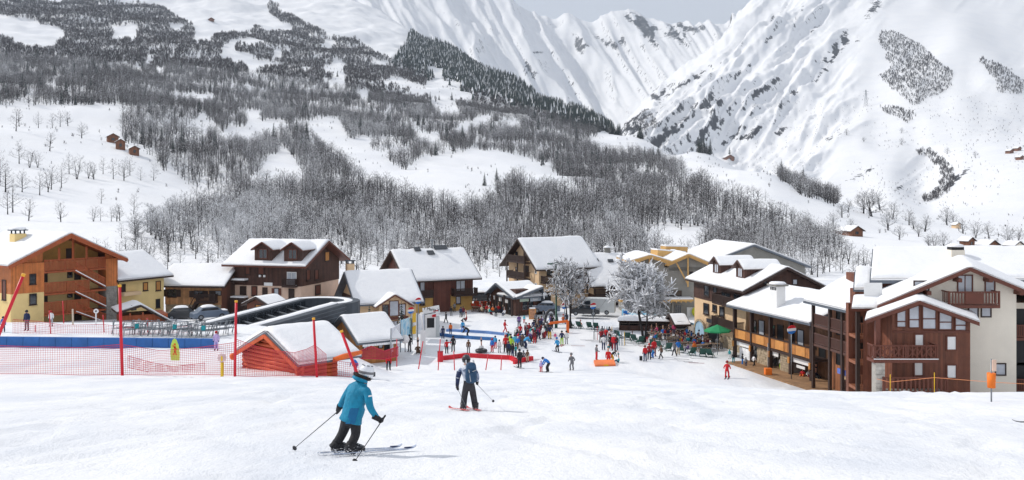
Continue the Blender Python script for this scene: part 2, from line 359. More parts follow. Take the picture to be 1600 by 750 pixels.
steep = np.sqrt(gx**2+gu**2)
rough_n = fbm(U2/9, VV/9, 91, 5, 0.65)
rk = np.clip(rock, 0, 1.2)*0.85*sm(-0.35, 0.1, rough_n)+mtn*sm(1.0, 1.6, steep+0.5*rough_n)*0.55*((U2 < 1330) | (D2 > 4350))
rk = np.where(mtn > .5, rk, 0)+(1-mtn)*0.0*sm(0.42, 0.55, fbm(X/22, D2/22, 93, 4))*sm(300, 500, D2)
idx = np.arange(Z.size).reshape(Z.shape)
Q = np.stack([idx[:-1, :-1], idx[:-1, 1:], idx[1:, 1:], idx[1:, :-1]], -1)
qm = ((D2/dsplit)[:-1, :-1] > 1.0)
CO = np.stack([X, D2, Z], -1).reshape(-1, 3)
HMIN = np.minimum.accumulate(VV, axis=0)       # skyline so far, for each bearing
for nm, sel in (('hillside', ~qm), ('mountains', qm)):
    q = Q[sel & (VV[:-1, :-1] < HMIN[:-1, :-1]+70)].reshape(-1, 4); used, inv = np.unique(q, return_inverse=True)
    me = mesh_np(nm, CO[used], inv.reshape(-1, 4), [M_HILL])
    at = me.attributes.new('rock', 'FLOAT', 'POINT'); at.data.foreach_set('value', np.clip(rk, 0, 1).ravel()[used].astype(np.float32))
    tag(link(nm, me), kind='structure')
def terr(u, d):
    """height of the hillside at arrays of bearing u and distance d"""
    iu = np.clip((u-UU[0])/(UU[1]-UU[0]), 0, len(UU)-1.001); i0 = iu.astype(int); fu = iu-i0
    jd = np.clip(np.interp(np.log(d), np.log(DD), np.arange(len(DD))), 0, len(DD)-1.001); j0 = jd.astype(int); fd = jd-j0
    z = Z[j0, i0]*(1-fu)*(1-fd)+Z[j0, i0+1]*fu*(1-fd)+Z[j0+1, i0]*(1-fu)*fd+Z[j0+1, i0+1]*fu*fd
    return z, HMIN[np.maximum(j0-1, 0), i0]
def on_hill(u, v, dmin=196):
    i = int(np.clip(round((u-UU[0])/(UU[1]-UU[0])), 0, len(UU)-1))
    j = np.nonzero((VV[:, i] <= v) & (DD >= dmin))[0]
    if not len(j): return None
    j = j[0]; d = DD[j]
    if j > 0 and VV[j-1, i] != VV[j, i]:
        f = np.clip((VV[j-1, i]-v)/(VV[j-1, i]-VV[j, i]), 0, 1); d = DD[j-1]+f*(DD[j]-DD[j-1])
    z = terr(np.array([u], float), np.array([d]))[0][0]
    return Vector(((u-800)/F*d, d, z))

# ---------------------------------------------------------------- trees
M_BARK = mat('tree_bark', (0.028, 0.025, 0.025), 0.9, 0.25, 2.0)
M_TWIG = mat('tree_twigs', (0.052, 0.044, 0.043), 0.9, 0.2, 0.6)
M_FROST = mat('frost', (0.82, 0.83, 0.85), 0.7, 0.04, 1.0)
def per_tree(m, lo, hi):
    n = m.node_tree.nodes; l = m.node_tree.links; b = n['Principled BSDF']; src = b.inputs['Base Color'].links[0].from_socket
    oi = n.new('ShaderNodeObjectInfo'); r_ = n.new('ShaderNodeMapRange'); r_.inputs[3].default_value = lo; r_.inputs[4].default_value = hi; l.new(oi.outputs['Random'], r_.inputs[0])
    sc = n.new('ShaderNodeVectorMath'); sc.operation = 'SCALE'; l.new(src, sc.inputs[0]); l.new(r_.outputs[0], sc.inputs[3]); l.new(sc.outputs[0], b.inputs['Base Color'])
per_tree(M_TWIG, .45, 1.5)
M_NEEDLE = mat('spruce_needles', (0.030, 0.044, 0.038), 0.85, 0.25, 0.8)
def rv(r): return Vector((r.gauss(0, 1), r.gauss(0, 1), r.gauss(0, 1))).normalized()
def bare_tree_meshes(seed, H=10.0, frost=0.5, spread=0.42, stems=1, nl=15, nt=5, ns=3, low=0.22, thick=1.0, fw=1.0):
    """trunk, crown and frost of a bare broad-leaved tree"""
    r = random.Random(seed); T = MB(); C = MB(); W = MB()
    def frostquad(a, b, wd):
        d = b-a; x = d.cross(Vector((0, 0, 1)))
        if x.length < 1e-4: return
        x = x.normalized()*wd; up = Vector((0, 0, wd*.75))
        W.add([a-x+up*.3, b-x*.6+up*.3, b+up, a+up], [(0, 1, 2, 3)]); W.add([a+up, b+up, b+x*.6+up*.3, a+x+up*.3], [(0, 1, 2, 3)])
    for st in range(stems):
        lean = Vector((r.uniform(-1, 1), r.uniform(-1, 1), 0))*(0.05 if stems == 1 else 0.2)
        h = H*(1 if st == 0 else r.uniform(.78, .96)); base = Vector((0, 0, 0)) if stems == 1 else Vector((r.uniform(-.3, .3), r.uniform(-.3, .3), 0))
        pts = []; n = 6
        for i in range(n+1):
            f = i/n; pts.append(base+Vector((lean.x*h*f+r.gauss(0, .012)*h*f, lean.y*h*f+r.gauss(0, .012)*h*f, h*f-(0.4 if i == 0 else 0))))
        rad = [0.021*H*thick*(1-0.88*i/n) for i in range(n+1)]; rad[0] *= 1.35
        T.tube(pts, rad, 6)
        def along(f):
            q = f*n; i = min(int(q), n-1); return pts[i].lerp(pts[i+1], q-i)
        for k in range(nl):
            f = low+(0.97-low)*((k+r.random())/nl); a = k*2.4+r.uniform(-.5, .5)
            rise = 0.16+0.62*f+r.uniform(-.15, .2)
            L = H*spread*(1.08-0.72*f)*r.uniform(.7, 1.15)*(0.6 if f < low+.08 else 1)
            d = Vector((math.cos(a), math.sin(a), rise)).normalized()
            p0 = along(f); p1 = p0+d*L*.5; p2 = p1+(d+Vector((0, 0, .35))+rv(r)*.25).normalized()*L*.5
            r0 = 0.0085*H*thick*(1.1-f)
            (T if f < .6 else C).tube([p0, p1, p2], [r0, r0*.65, r0*.25], 3 if thick < 1.05 else 5, cap=False)
            if r.random() < frost+.2: frostquad(p0.lerp(p1, .2), p1, r0*1.3*fw); frostquad(p1, p2, r0*1.1*fw)
            for j in range(nt):
                g = 0.25+0.75*(j+r.random())/nt; q0 = p0.lerp(p1, g*2) if g < .5 else p1.lerp(p2, g*2-1)
                td = (d*.6+Vector((0, 0, .3))+rv(r)*.75).normalized(); tl = L*r.uniform(.25, .5)
                q1 = q0+td*tl; tw = 0.0026*H*thick
                C.tube([q0, q1], [tw, tw*.4], 3, cap=False)
                if r.random() < frost+.1: frostquad(q0, q1, tw*1.9*fw)
                for s_ in range(ns):
                    e0 = q0.lerp(q1, 0.3+0.7*r.random()); ed = (td*.5+Vector((0, 0, .15))+rv(r)*.8).normalized()
                    e1 = e0+ed*tl*r.uniform(.4, .85); x = ed.cross(rv(r)).normalized()*H*.0034*thick
                    C.add([e0-x, e1, e0+x], [(0, 1, 2)])
                    if r.random() < frost: frostquad(e0, e1, H*.0042*fw)
    return T, C, W
def spruce_meshes(seed, H=10.0, frost=0.35):
    r = random.Random(seed); T = MB(); C = MB(); W = MB()
    T.tube([(0, 0, -.4), (0, 0, H*.5), (0, 0, H)], [.016*H, .01*H, .002*H], 5)
    n = 15
    for i in range(n):
        f = i/(n-1); z = H*(.08+.9*f); L = H*.2*(1-f)**.85+H*.012
        for k in range(8):
            a = k*math.pi/4+i*.5+r.uniform(-.25, .25); l = L*r.uniform(.75, 1.15)
            d = Vector((math.cos(a), math.sin(a), 0)); x = Vector((-d.y, d.x, 0))*l*.27
            p0 = Vector((0, 0, z+.03*H)); p1 = d*l*.6+Vector((0, 0, z-.01*H)); p2 = d*l+Vector((0, 0, z-.045*H*(1-f*.5)))
            C.add([p0, p1-x, p2, p1+x], [(0, 1, 2), (0, 2, 3)])
            C.add([p1-x*.8, p2-Vector((0, 0, .06*H*(1-f))), p1+x*.8], [(0, 1, 2)])
            if r.random() < frost:
                o = Vector((0, 0, .012*H)); W.add([p1-x*.6+o, p2+o, p1+x*.6+o], [(0, 1, 2)])
    return T, C, W
def tree_protos(name, fn, args, bark, crown):
    out = []
    for a in args:
        tm, cm, wm = fn(**a)
        objs = [x.build('tmp', m_) for x, m_ in ((tm, bark), (cm, crown), (wm, M_FROST))]
        out.append([o.data for o in objs])
        for o, nm in zip(objs, ('trunk', 'crown', 'frost')): o.data.name = name+'_'+nm; bpy.data.objects.remove(o)
    return out
BARE = tree_protos('bare_tree', bare_tree_meshes, [
    dict(seed=1, frost=.12, low=.14, spread=.46), dict(seed=2, frost=.16, spread=.40, stems=2, nl=11, low=.12), dict(seed=3, frost=.26, spread=.5, low=.16, nl=17), dict(seed=4, frost=.36, spread=.52, stems=2, nl=12, low=.1),
    dict(seed=5, frost=.62, spread=.5, nl=17, fw=1.4, low=.1), dict(seed=6, frost=.8, spread=.50, stems=2, nl=12, fw=1.5, low=.08)], M_BARK, M_TWIG)
SPRUCE = tree_protos('spruce_tree', spruce_meshes, [dict(seed=11, frost=.25), dict(seed=12, frost=.5)], M_BARK, M_NEEDLE)
BUSH = tree_protos('round_bush', bare_tree_meshes, [dict(seed=21, H=10, frost=.55, spread=.62, stems=3, nl=12, low=.06), dict(seed=22, H=10, frost=.4, spread=.55, stems=3, nl=12, low=.05)], M_BARK, M_TWIG)
def put_tree(name, protos, i, loc, h, rot, label, group, cat='tree'):
    t, c, f = protos[i]
    o = link(name, t); o.location = loc; o.scale = (h/10,)*3; o.rotation_euler = (0, 0, rot)
    tag(o, label, cat, group)
    tag(link('crown', c, o), kind='stuff')
    if len(f.polygons): tag(link('frost', f, o), kind='stuff')
    return o

def inside(px, py, poly):
    a = np.array(poly, float); r = np.zeros(px.shape, bool); j = len(a)-1
    for i in range(len(a)):
        with np.errstate(divide='ignore', invalid='ignore'):
            c = ((a[i, 1] > py) != (a[j, 1] > py)) & (px < (a[j, 0]-a[i, 0])*(py-a[i, 1])/(a[j, 1]-a[i, 1])+a[i, 0])
        r ^= c; j = i
    return r
CLEAR = [
 [(225,-30),(225,0),(300,40),(310,72),(350,55),(400,47),(450,50),(420,15),(430,-30)], [(430,-30),(440,15),(500,48),(515,60),(545,58),(580,78),(622,96),(640,60),(655,40),(580,-30)],
 [(168,42),(218,40),(213,68),(180,64)], [(-200,10),(0,22),(50,32),(98,50),(100,62),(85,76),(60,78),(0,62),(-200,60)], [(365,87),(450,102),(500,114),(440,112),(370,100)],
 [(610,122),(742,150),(740,163),(650,150),(580,128)], [(668,158),(715,158),(722,180),(690,188)],
 [(-200,200),(0,205),(60,190),(120,172),(160,203),(220,237),(300,292),(357,308),(350,322),(250,345),(200,378),(0,395),(-200,400)],
 [(265,217),(320,180),(347,213),(300,212)], [(330,217),(400,192),(436,190),(437,212),(380,228)], [(385,292),(420,250),(446,230),(482,288),(440,294)],
 [(525,186),(548,215),(600,245),(635,270),(662,246),(700,238),(760,234),(802,240),(800,278),(780,300),(760,328),(720,338),(690,326),(650,312),(620,296),(568,288),(545,266),(498,222),(510,205)],
 [(635,203),(690,215),(697,237),(650,225)], [(800,240),(860,270),(915,300),(913,320),(850,303),(828,297),(800,275)],
 [(916,226),(935,208),(1000,216),(1080,236),(1140,247),(1200,268),(1260,310),(1330,332),(1330,348),(1280,342),(1200,333),(1150,318),(1110,300),(1085,275),(1035,255),(1000,236),(945,240)],
 [(1000,262),(1040,275),(1030,287),(990,268)], [(962,332),(978,345),(1010,366),(1100,356),(1112,372),(1100,400),(1040,400),(995,376)], [(1003,304),(1062,305),(1062,311),(1003,311)],
 [(640,190),(655,205),(640,206)], [(470,190),(515,188),(525,200),(500,222),(478,206)],
 [(1188,318),(1300,330),(1420,330),(1700,330),(1700,420),(1345,420),(1330,395),(1290,372),(1255,352),(1195,346)], [(1290,330),(1340,300),(1700,300),(1700,345),(1330,350)],
]
PATCH = [[(1372,48),(1400,50),(1440,75),(1490,120),(1490,132),(1450,157),(1425,167),(1395,142),(1370,118),(1397,105),(1374,72)], [(1535,90),(1565,105),(1600,125),(1640,140),(1640,150),(1560,143),(1550,125),(1540,105)],
 [(1375,170),(1410,170),(1430,180),(1420,190),(1378,178)], [(1433,235),(1452,237),(1492,270),(1487,300),(1465,312),(1452,335),(1440,330),(1440,310),(1475,275)], [(1010,170),(1030,195),(1010,205),(975,200),(985,180)]]
SPRUCE_Z = [(610,98),(640,48),(700,78),(800,122),(900,174),(1000,212),(1100,238),(1210,266),(1205,276),(1100,254),(1000,226),(900,196),(830,172),(780,154),(720,142),(680,122),(640,110)]
nr = np.random.RandomState(5)
def scatter(d0, d1, rho, n_over=1.0):
    area = (1840/F)*(d1*d1-d0*d0)/2; n = int(area*rho)
    d = np.sqrt(nr.uniform(d0*d0, d1*d1, n)); u = nr.uniform(-120, 1720, n)
    z, hm = terr(u, d); return u, d, z, hm
def forest_mask(u, v, d):
    nz = fbm(u/26, v/16, 201, 3)
    uj = u+nz*9; vj = v+fbm(u/20, v/12, 205, 3)*6
    ok = np.ones(u.shape, bool)
    for c in CLEAR: ok &= ~inside(uj, vj, c)
    ds = np.interp(u, UU, dsplit[0])
    ok &= d < ds*1.03
    ok &= ~((fbm(u/40, v/22, 211, 3) > 0.42) & (v < 330))          # small glades
    ok &= ~((u < 190) & (v > 165) & (v < 400))                     # the left snow field gets its trees one by one
    pt = np.zeros(u.shape, bool)
    for c in PATCH: pt |= inside(uj, vj, c)
    return ok, pt & (d > ds*.9)
near = scatter(200, 1450, np.interp(0, [0], [1/24.0])); far = scatter(1450, 3400, 1/30.0)
u, d, z, hm = near; v = 300-z*F/d
ok, _ = forest_mask(u, v, d); ok &= (v-11*F/d < hm+2) & (nr.uniform(0, 1, len(u)) < np.interp(d, [200, 420, 700, 1450], [1, 1, .85, .72]))
NU, ND, NZ, NV = u[ok], d[ok], z[ok], v[ok]
ROOFL = np.array([(-200,365),(0,362),(190,392),(270,400),(360,385),(440,366),(500,366),(545,392),(600,392),(740,386),(790,390),(810,374),(940,376),(1000,388),(1080,382),(1170,376),(1280,440),(1340,420),(1365,394),(1700,392)], float)
roof = np.interp(NU, ROOFL[:, 0], ROOFL[:, 1])
fr = fbm(NU/60, NV/30, 301, 3)+0.55*np.exp(-((NU-380)/150)**2-((NV-370)/40)**2)-0.02
fr += 0.10*sm(300, 380, NV)-.18*sm(560, 700, NU)
fr -= .16*sm(380, 520, ND)
vi = np.clip(np.floor((fr+0.55)*4.4+nr.uniform(-1.6, 1.6, len(fr))), 0, 5).astype(int)
hh = nr.uniform(4.5, 12, len(NU))*np.interp(ND, [200, 260, 450], [.5, .62, 1.0])
rot = nr.uniform(0, 6.28, len(NU))
isp = (inside(NU+nr.normal(0, 4, len(NU)), NV+nr.normal(0, 4, len(NU)), SPRUCE_Z) & (ND > 560)) | ((nr.uniform(0, 1, len(NU)) < .012) & (ND > 650))
vi = np.where(isp, 6+nr.randint(0, 2, len(NU)), vi); hh = np.where(isp, nr.uniform(8, 19, len(NU)), hh)
rank = np.where(~isp & (NU > 0) & (NU < 1600) & (NV-hh*F/ND*.8 < roof), ND, 1e9)
order = np.argsort(rank)
def sector(u, v, h=0):
    if u < 400: a = 'behind the orange chalet and barn'
    elif u < 620: a = 'behind the dark brown chalet'
    elif u < 800: a = 'behind the wide roofed brown house'
    elif u < 1000: a = 'behind the beige hotel'
    elif u < 1180: a = 'behind the timber gabled grey building'
    else: a = 'behind the shop row on the right'
    return a
LONE = [  # lone bare trees of the open slopes: pixel of the foot, height in pixels, proto
 (78,236,34,1),(25,205,40,0),(30,256,38,2),(46,262,30,3),(59,262,26,3),(75,300,38,1),(80,296,42,0),(96,294,40,2),(120,280,40,3),(108,272,34,2),(138,279,28,3),(146,280,30,1),(161,272,28,2),(177,280,32,2),(193,282,36,3),(203,274,30,2),(220,282,22,4),(240,282,28,4),
 (95,347,36,1),(146,346,26,3),(157,345,24,2),(158,318,26,0),(174,346,24,2),(182,346,28,3),(187,345,30,1),(209,335,36,0),(45,345,40,1),(20,332,48,0),(12,335,42,2),(62,305,40,2),(8,300,44,3),(0,285,50,2),(34,300,36,3),(30,198,30,0),(60,200,26,2),(82,200,26,0),(94,198,28,2),(106,197,26,1),(128,216,26,3),
 (308,292,30,1),(326,296,34,0),(312,285,26,2),(295,288,22,2),(270,330,24,4),(290,338,30,4),(245,362,28,4),(255,368,30,4),(190,372,26,4),(215,370,24,4),
 (552,282,26,3),(536,272,20,3),(1100,320,22,0),(1120,300,26,2),(1128,300,20,3),(1142,315,24,1),(1177,308,20,2),(1184,308,16,1),(1168,303,14,3),(1196,314,18,2),(1112,386,38,0),(1025,352,28,2),(1180,330,22,2)]
BUSHES = [(1236,348,22,0),(1259,354,16,1),(1316,340,22,0),(1325,332,20,1),(1302,352,20,0),(1361,338,40,1),(1350,334,34,0),(1388,360,30,0),(1375,328,28,1),(1365,320,22,1),(1395,342,26,0),(1405,375,22,0),(1420,352,24,0),(1445,362,26,1),(1480,352,28,0),(1490,356,22,0),(1505,365,22,1),(1525,372,26,0),(1545,372,24,1),(1575,384,30,0),(1590,382,26,1),(1460,395,24,0),(1452,392,22,1),(1475,396,26,0),(1428,358,18,1),(1435,370,20,0),(1330,360,18,0),(1340,318,14,1),(1409,226,10,0),(1323,211,10,1),(1409,208,8,0),(1350,222,8,0),(1480,240,10,1),(1524,246,10,0)]
n_lone = 0
RELIEF = [('orange chalet', 0)]
lone_labels = {}
for (pu, pv, ph, pi) in LONE:
    p = on_hill(pu, pv)
    if p is None: continue
    hgt = ph*p.y/F
    if pu < 200 and pv < 245: wh = 'near the three brown mountain barns'
    elif pu < 260 and pv < 300: wh = 'on the left snow field below the brown barns'
    elif pu < 230: wh = 'on the snow above the orange chalet roof'
    elif pu < 350: wh = 'at the edge of the left snow field'
    elif pu < 600: wh = 'alone on the steep snow above the dark chalet'
    else: wh = 'scattered on the sloping snow meadow below the spruce ridge'
    lb = 'bare %s tree %s' % ('frost covered' if pi >= 4 else 'dark slender' if pi in (1, 2) else 'dark spreading', wh)
    put_tree('bare_tree', BARE, pi, p, hgt*.88, pu*1.7, lb, lb.replace('tree', 'trees')); n_lone += 1
for (pu, pv, ph, pi) in BUSHES:
    p = on_hill(pu, pv, 300)
    if p is None: continue
    wh = 'high on the white mountainside at right' if pv < 260 else 'on the snow around the wooden farmhouse' if pu < 1430 else 'by the far hamlet above the white house roof'
    lb = 'round frosted bare bush %s' % wh
    put_tree('bush', BUSH, pi, p, ph*p.y/F, pu*1.3, lb, lb.replace('bush', 'bushes'), 'bush'); n_lone += 1
n_ind = 298-n_lone
first_near = {}
taken = np.zeros(len(NU), bool)
for i in order[:n_ind]:
    if rank[i] > 1e8: break
    taken[i] = True
    lb = ('white frosted tree in the wood ' if vi[i] >= 4 else 'dark bare tree in the wood ' if vi[i] <= 1 else 'half frosted bare tree in the wood ')+sector(NU[i], NV[i])
    o = put_tree('bare_tree', BARE, int(vi[i]), ((NU[i]-800)/F*ND[i], ND[i], NZ[i]-.2), hh[i], rot[i], lb, lb.replace(' tree ', ' trees '))
    first_near.setdefault(int(vi[i]), o)
print('individual trees', n_lone, int(taken.sum()), 'near forest', len(NU), 'variants', sorted(first_near))

SPR = [(500,82,13,0),(545,104,14,0),(484,88,10,1),(527,120,10,0),(552,112,10,1),(620,116,12,0),(632,168,12,0),(672,156,13,0),(686,156,9,1),(706,156,13,0),(619,165,14,0),(662,182,11,1),(884,222,16,0),(848,258,20,0),(846,250,14,1),(1140,241,12,0),(700,210,10,1),(776,282,12,0),(757,290,9,1),(420,120,10,0),(250,44,10,1),(395,80,12,0)]
sprs = {}
for (pu, pv, ph, pi) in SPR:
    p = on_hill(pu, pv)
    if p is None: continue
    wh = 'beside the small hut on the spruce ridge meadow' if pu > 1100 else 'among the bare woods under the spruce ridge' if pu > 600 else 'among the bare woods under the snow dome'
    sprs[pi] = put_tree('spruce_tree', SPRUCE, pi, p, max(8, ph*p.y/F), pu, 'dark lone spruce standing '+wh, 'lone spruces '+wh)

# the rest of the near wood: one object, points that carry copies of six trees
def wood(name, u, d, z, var, hgt, rotz, srcs):
    me = bpy.data.meshes.new(name); n = len(u)
    me.vertices.add(n); me.vertices.foreach_set('co', np.stack([(u-800)/F*d, d, z-.2], -1).astype(np.float32).ravel())
    for nm, ty, dat in (('var', 'INT', var.astype(np.int32)), ('hgt', 'FLOAT', (hgt/10).astype(np.float32)), ('rotz', 'FLOAT', rotz.astype(np.float32))):
        a = me.attributes.new(nm, ty, 'POINT'); a.data.foreach_set('value', dat)
    o = tag(link(name, me), kind='stuff')
    g = bpy.data.node_groups.new(name, 'GeometryNodeTree')
    g.interface.new_socket('Geometry', in_out='INPUT', socket_type='NodeSocketGeometry'); g.interface.new_socket('Geometry', in_out='OUTPUT', socket_type='NodeSocketGeometry')
    N = g.nodes; L = g.links
    gi = N.new('NodeGroupInput'); go = N.new('NodeGroupOutput')
    allj = N.new('GeometryNodeJoinGeometry')
    for k, parts in enumerate(srcs):
        sel = N.new('GeometryNodeInputNamedAttribute'); sel.data_type = 'INT'; sel.inputs[0].default_value = 'var'
        cmpn = N.new('FunctionNodeCompare'); cmpn.data_type = 'INT'; cmpn.operation = 'EQUAL'
        ci = [s_ for s_ in cmpn.inputs if s_.type == 'INT']
        L.new([s_ for s_ in sel.outputs if s_.enabled][0], ci[0]); ci[1].default_value = k
        j = N.new('GeometryNodeJoinGeometry')
        for ob in parts:
            oi = N.new('GeometryNodeObjectInfo'); oi.inputs[0].default_value = ob; oi.transform_space = 'ORIGINAL'
            L.new(oi.outputs['Geometry'], j.inputs[0])
        ip = N.new('GeometryNodeInstanceOnPoints')
        L.new(gi.outputs[0], ip.inputs['Points']); L.new(cmpn.outputs[0], ip.inputs['Selection']); L.new(j.outputs[0], ip.inputs['Instance'])
        rz = N.new('GeometryNodeInputNamedAttribute'); rz.data_type = 'FLOAT'; rz.inputs[0].default_value = 'rotz'
        cx = N.new('ShaderNodeCombineXYZ'); L.new([s_ for s_ in rz.outputs if s_.enabled][0], cx.inputs[2]); L.new(cx.outputs[0], ip.inputs['Rotation'])
        hz = N.new('GeometryNodeInputNamedAttribute'); hz.data_type = 'FLOAT'; hz.inputs[0].default_value = 'hgt'
        L.new([s_ for s_ in hz.outputs if s_.enabled][0], ip.inputs['Scale'])
        L.new(ip.outputs[0], allj.inputs[0])
    L.new(allj.outputs[0], go.inputs[0])
    md = o.modifiers.new('scatter', 'NODES'); md.node_group = g
    return o
rest = ~taken
srcs = []
for k in range(6):
    o = first_near.get(k) or list(first_near.values())[0]
    srcs.append([o]+list(o.children))
for k in (0, 1): srcs.append([sprs[k]]+list(sprs[k].children))
wood('deciduous_wood', NU[rest], ND[rest], NZ[rest], vi[rest], hh[rest], rot[rest], srcs)

# the far woods: every tree its own few blades, joined
def far_bare(seed, frost):
    r = random.Random(seed); vs = []; fs = []; ms = []
    def tri(a, b, c, m): n = len(vs); vs.extend([a, b, c]); fs.append((n, n+1, n+2)); ms.append(m)
    tri((-.02, 0, -.05), (.02, 0, -.05), (0, 0, .9), 0)
    for k in range(20):
        a = r.uniform(0, 6.28); z0 = r.uniform(.18, .7); l = r.uniform(.12, .36)*(1.15-.5*z0); x, y = math.cos(a), math.sin(a); w_ = r.uniform(.022, .05)
        z1 = min(1.04, z0+r.uniform(.16, .40)); m = 2 if r.random() < frost else 1
        o = r.uniform(.0, .2)
        tri((x*o-y*w_, y*o+x*w_, z0), (x*o+y*w_, y*o-x*w_, z0-.03), (x*l+r.uniform(-.05, .05), y*l+r.uniform(-.05, .05), z1), m)
    return np.array(vs), np.array(fs), np.array(ms)
def far_spruce(seed, frost):
    r = random.Random(seed); vs = []; fs = []; ms = []
    for t, (z0, z1, w_) in enumerate([(.02, .55, .19), (.28, .8, .145), (.55, 1.05, .09)]):
        n = len(vs); a0 = r.uniform(0, 1.5)
        vs.extend([(w_*math.cos(a0+k*1.257)*r.uniform(.75, 1.2), w_*math.sin(a0+k*1.257)*r.uniform(.75, 1.2), z0+r.uniform(-.03, .03)) for k in range(5)]); vs.append((0, 0, z1))
        for k in range(5): fs.append((n+k, n+(k+1) % 5, n+5)); ms.append(2 if r.random() < frost else 1)
    return np.array(vs), np.array(fs), np.array(ms)
def far_wood(name, temps, mats, u, d, z, hgt):
    n = len(u); pick = nr.randint(0, len(temps), n); a = nr.uniform(0, 6.28, n)
    CO = []; FA = []; MI = []; base = 0
    pos = np.stack([(u-800)/F*d, d, z-.3], -1)
    for k, (vs, fs, ms) in enumerate(temps):
        s_ = np.nonzero(pick == k)[0]
        if not len(s_): continue
        c, sn = np.cos(a[s_])[:, None], np.sin(a[s_])[:, None]; h_ = hgt[s_][:, None]
        x = (vs[None, :, 0]*c-vs[None, :, 1]*sn)*h_; y = (vs[None, :, 0]*sn+vs[None, :, 1]*c)*h_; zz = vs[None, :, 2]*h_
        CO.append((np.stack([x, y, zz], -1)+pos[s_][:, None, :]).reshape(-1, 3))
        FA.append((fs[None]+(base+np.arange(len(s_))*len(vs))[:, None, None]).reshape(-1, 3)); base += len(s_)*len(vs)
        MI.append(np.tile(ms, len(s_)))
    me = mesh_np(name, np.concatenate(CO), np.concatenate(FA), mats, False, np.concatenate(MI))
    return tag(link(name, me), kind='stuff')
u, d, z, hm = far; v = 300-z*F/d
ok, pt = forest_mask(u, v, d)
vis = (v-13*F/d < hm+1.5)
sp = inside(u+fbm(u/15, v/9, 221, 2)*10, v+nr.normal(0, 5, len(u)), SPRUCE_Z) & (nr.uniform(0, 1, len(u)) < .8)
keepthin = nr.uniform(0, 1, len(u)) < np.where(d > 1500, .8, 1)
b = ok & vis & ~sp & keepthin; c = ok & vis & sp; p_ = pt & vis & (nr.uniform(0, 1, len(u)) < .85+.9*fbm(u/7, v/5, 231, 3))
far_wood('distant_bare_wood', [far_bare(i, [.04, .08, .14, .2, .3][i % 5]) for i in range(10)], [M_BARK, M_TWIG, M_FROST], u[b], d[b], z[b], nr.uniform(7, 13, b.sum()))
far_wood('distant_spruce_wood', [far_spruce(i, [.2, .42][i % 2]) for i in range(6)], [M_BARK, M_NEEDLE, M_FROST], u[c], d[c], z[c], nr.uniform(12, 22, c.sum()))
far_wood('mountainside_thicket', [far_bare(20+i, .1) for i in range(6)], [M_BARK, M_TWIG, M_FROST], u[p_], d[p_], z[p_], nr.uniform(4, 11, p_.sum()))
shr = scatter(420, 3300, 1/420.0); us, ds_, zs_, hs_ = shr; vs_ = 300-zs_*F/ds_; k_ = (vs_ < hs_+1) & ((ds_ < np.interp(us, UU, dsplit[0])) | (vs_ > 150)) & (vs_ > 95) & (fbm(us/50, vs_/30, 241, 3) > -.1)
far_wood('snow_field_scrub', [far_bare(40+i, .15) for i in range(5)], [M_BARK, M_TWIG, M_FROST], us[k_], ds_[k_], zs_[k_], nr.uniform(1.2, 5, k_.sum())*np.interp(ds_[k_], [420, 2000], [.6, 1.1]))
print('far', b.sum(), c.sum(), p_.sum())

# ---------------------------------------------------------------- buildings
ORANGE = mat('orange_larch', (0.54, 0.17, 0.045), 0.6, 0.15, 1.2, stripes=('h', .16))
ORANGE_H = mat('orange_rail', (0.36, 0.085, 0.026), 0.6, 0.15, 1.5)
REDBR = mat('redbrown_boards', (0.165, 0.056, 0.030), 0.6, 0.15, 1.2, stripes=('h', .18))
REDBR_P = mat('redbrown_trim', (0.135, 0.040, 0.023), 0.55, 0.12, 1.5)
DARKBR = mat('dark_boards', (0.072, 0.031, 0.021), 0.65, 0.2, 1.2, stripes=('h', .2))
DARKBR_P = mat('dark_trim', (0.04, 0.021, 0.016), 0.6, 0.15, 1.5)
BARNW = mat('old_barn_wood', (0.50, 0.26, 0.12), 0.8, 0.3, 0.8, stripes=('h', .22))
LARCH = mat('honey_larch', (0.42, 0.17, 0.045), 0.6, 0.2, 1.5, stripes=('h', .15))
LARCH_P = mat('honey_panel', (0.58, 0.26, 0.07), 0.55, 0.12, 2)
TIMBER = mat('raw_timber', (0.62, 0.37, 0.13), 0.6, 0.12, 2)
YELLOW = mat('yellow_stucco', (0.80, 0.60, 0.27), 0.85, 0.06, 0.7, bump=.15)
BEIGE = mat('beige_stucco', (0.76, 0.54, 0.33), 0.85, 0.07, 0.7, bump=.15)
PALE = mat('pale_pink_stucco', (0.72, 0.52, 0.40), 0.85, 0.07, 0.7)
CREAM = mat('cream_stucco', (0.85, 0.785, 0.67), 0.85, 0.05, 0.5, bump=.12)
CONC = mat('grey_concrete', (0.27, 0.26, 0.235), 0.85, 0.15, 0.5, bump=.2)
STONE = mat('grey_stone', (0.30, 0.28, 0.25), 0.9, 0.3, 2.2)
STONE_W = mat('warm_stone', (0.40, 0.32, 0.22), 0.9, 0.3, 2.2)
MORTAR = mat('mortar', (0.36, 0.34, 0.31), 0.9, 0.1)
METAL_D = mat('dark_metal', (0.055, 0.066, 0.080), 0.6, 0.15, 1)
METAL = mat('grey_metal', (0.25, 0.27, 0.29), 0.45, 0.12, 2, metal=.6)
FASCIA = mat('zinc_fascia', (0.13, 0.15, 0.18), 0.45, 0.1, 1, metal=.4)
GLASS = mat('dark_glass', (0.022, 0.028, 0.036), 0.06, 0.3, 0.6, spec=.8)
GLASS_L = mat('snow_reflection_glass', (0.50, 0.53, 0.58), 0.12, 0.15, 0.7, spec=.6)  # curtained panes with the reflection of the snow painted into their pale colour
WHITE = mat('white_paint', (0.80, 0.80, 0.79), 0.5, 0.03)
BLACK = mat('black', (0.012, 0.012, 0.014), 0.6, 0.1)
ZUP = Vector((0, 0, 1))
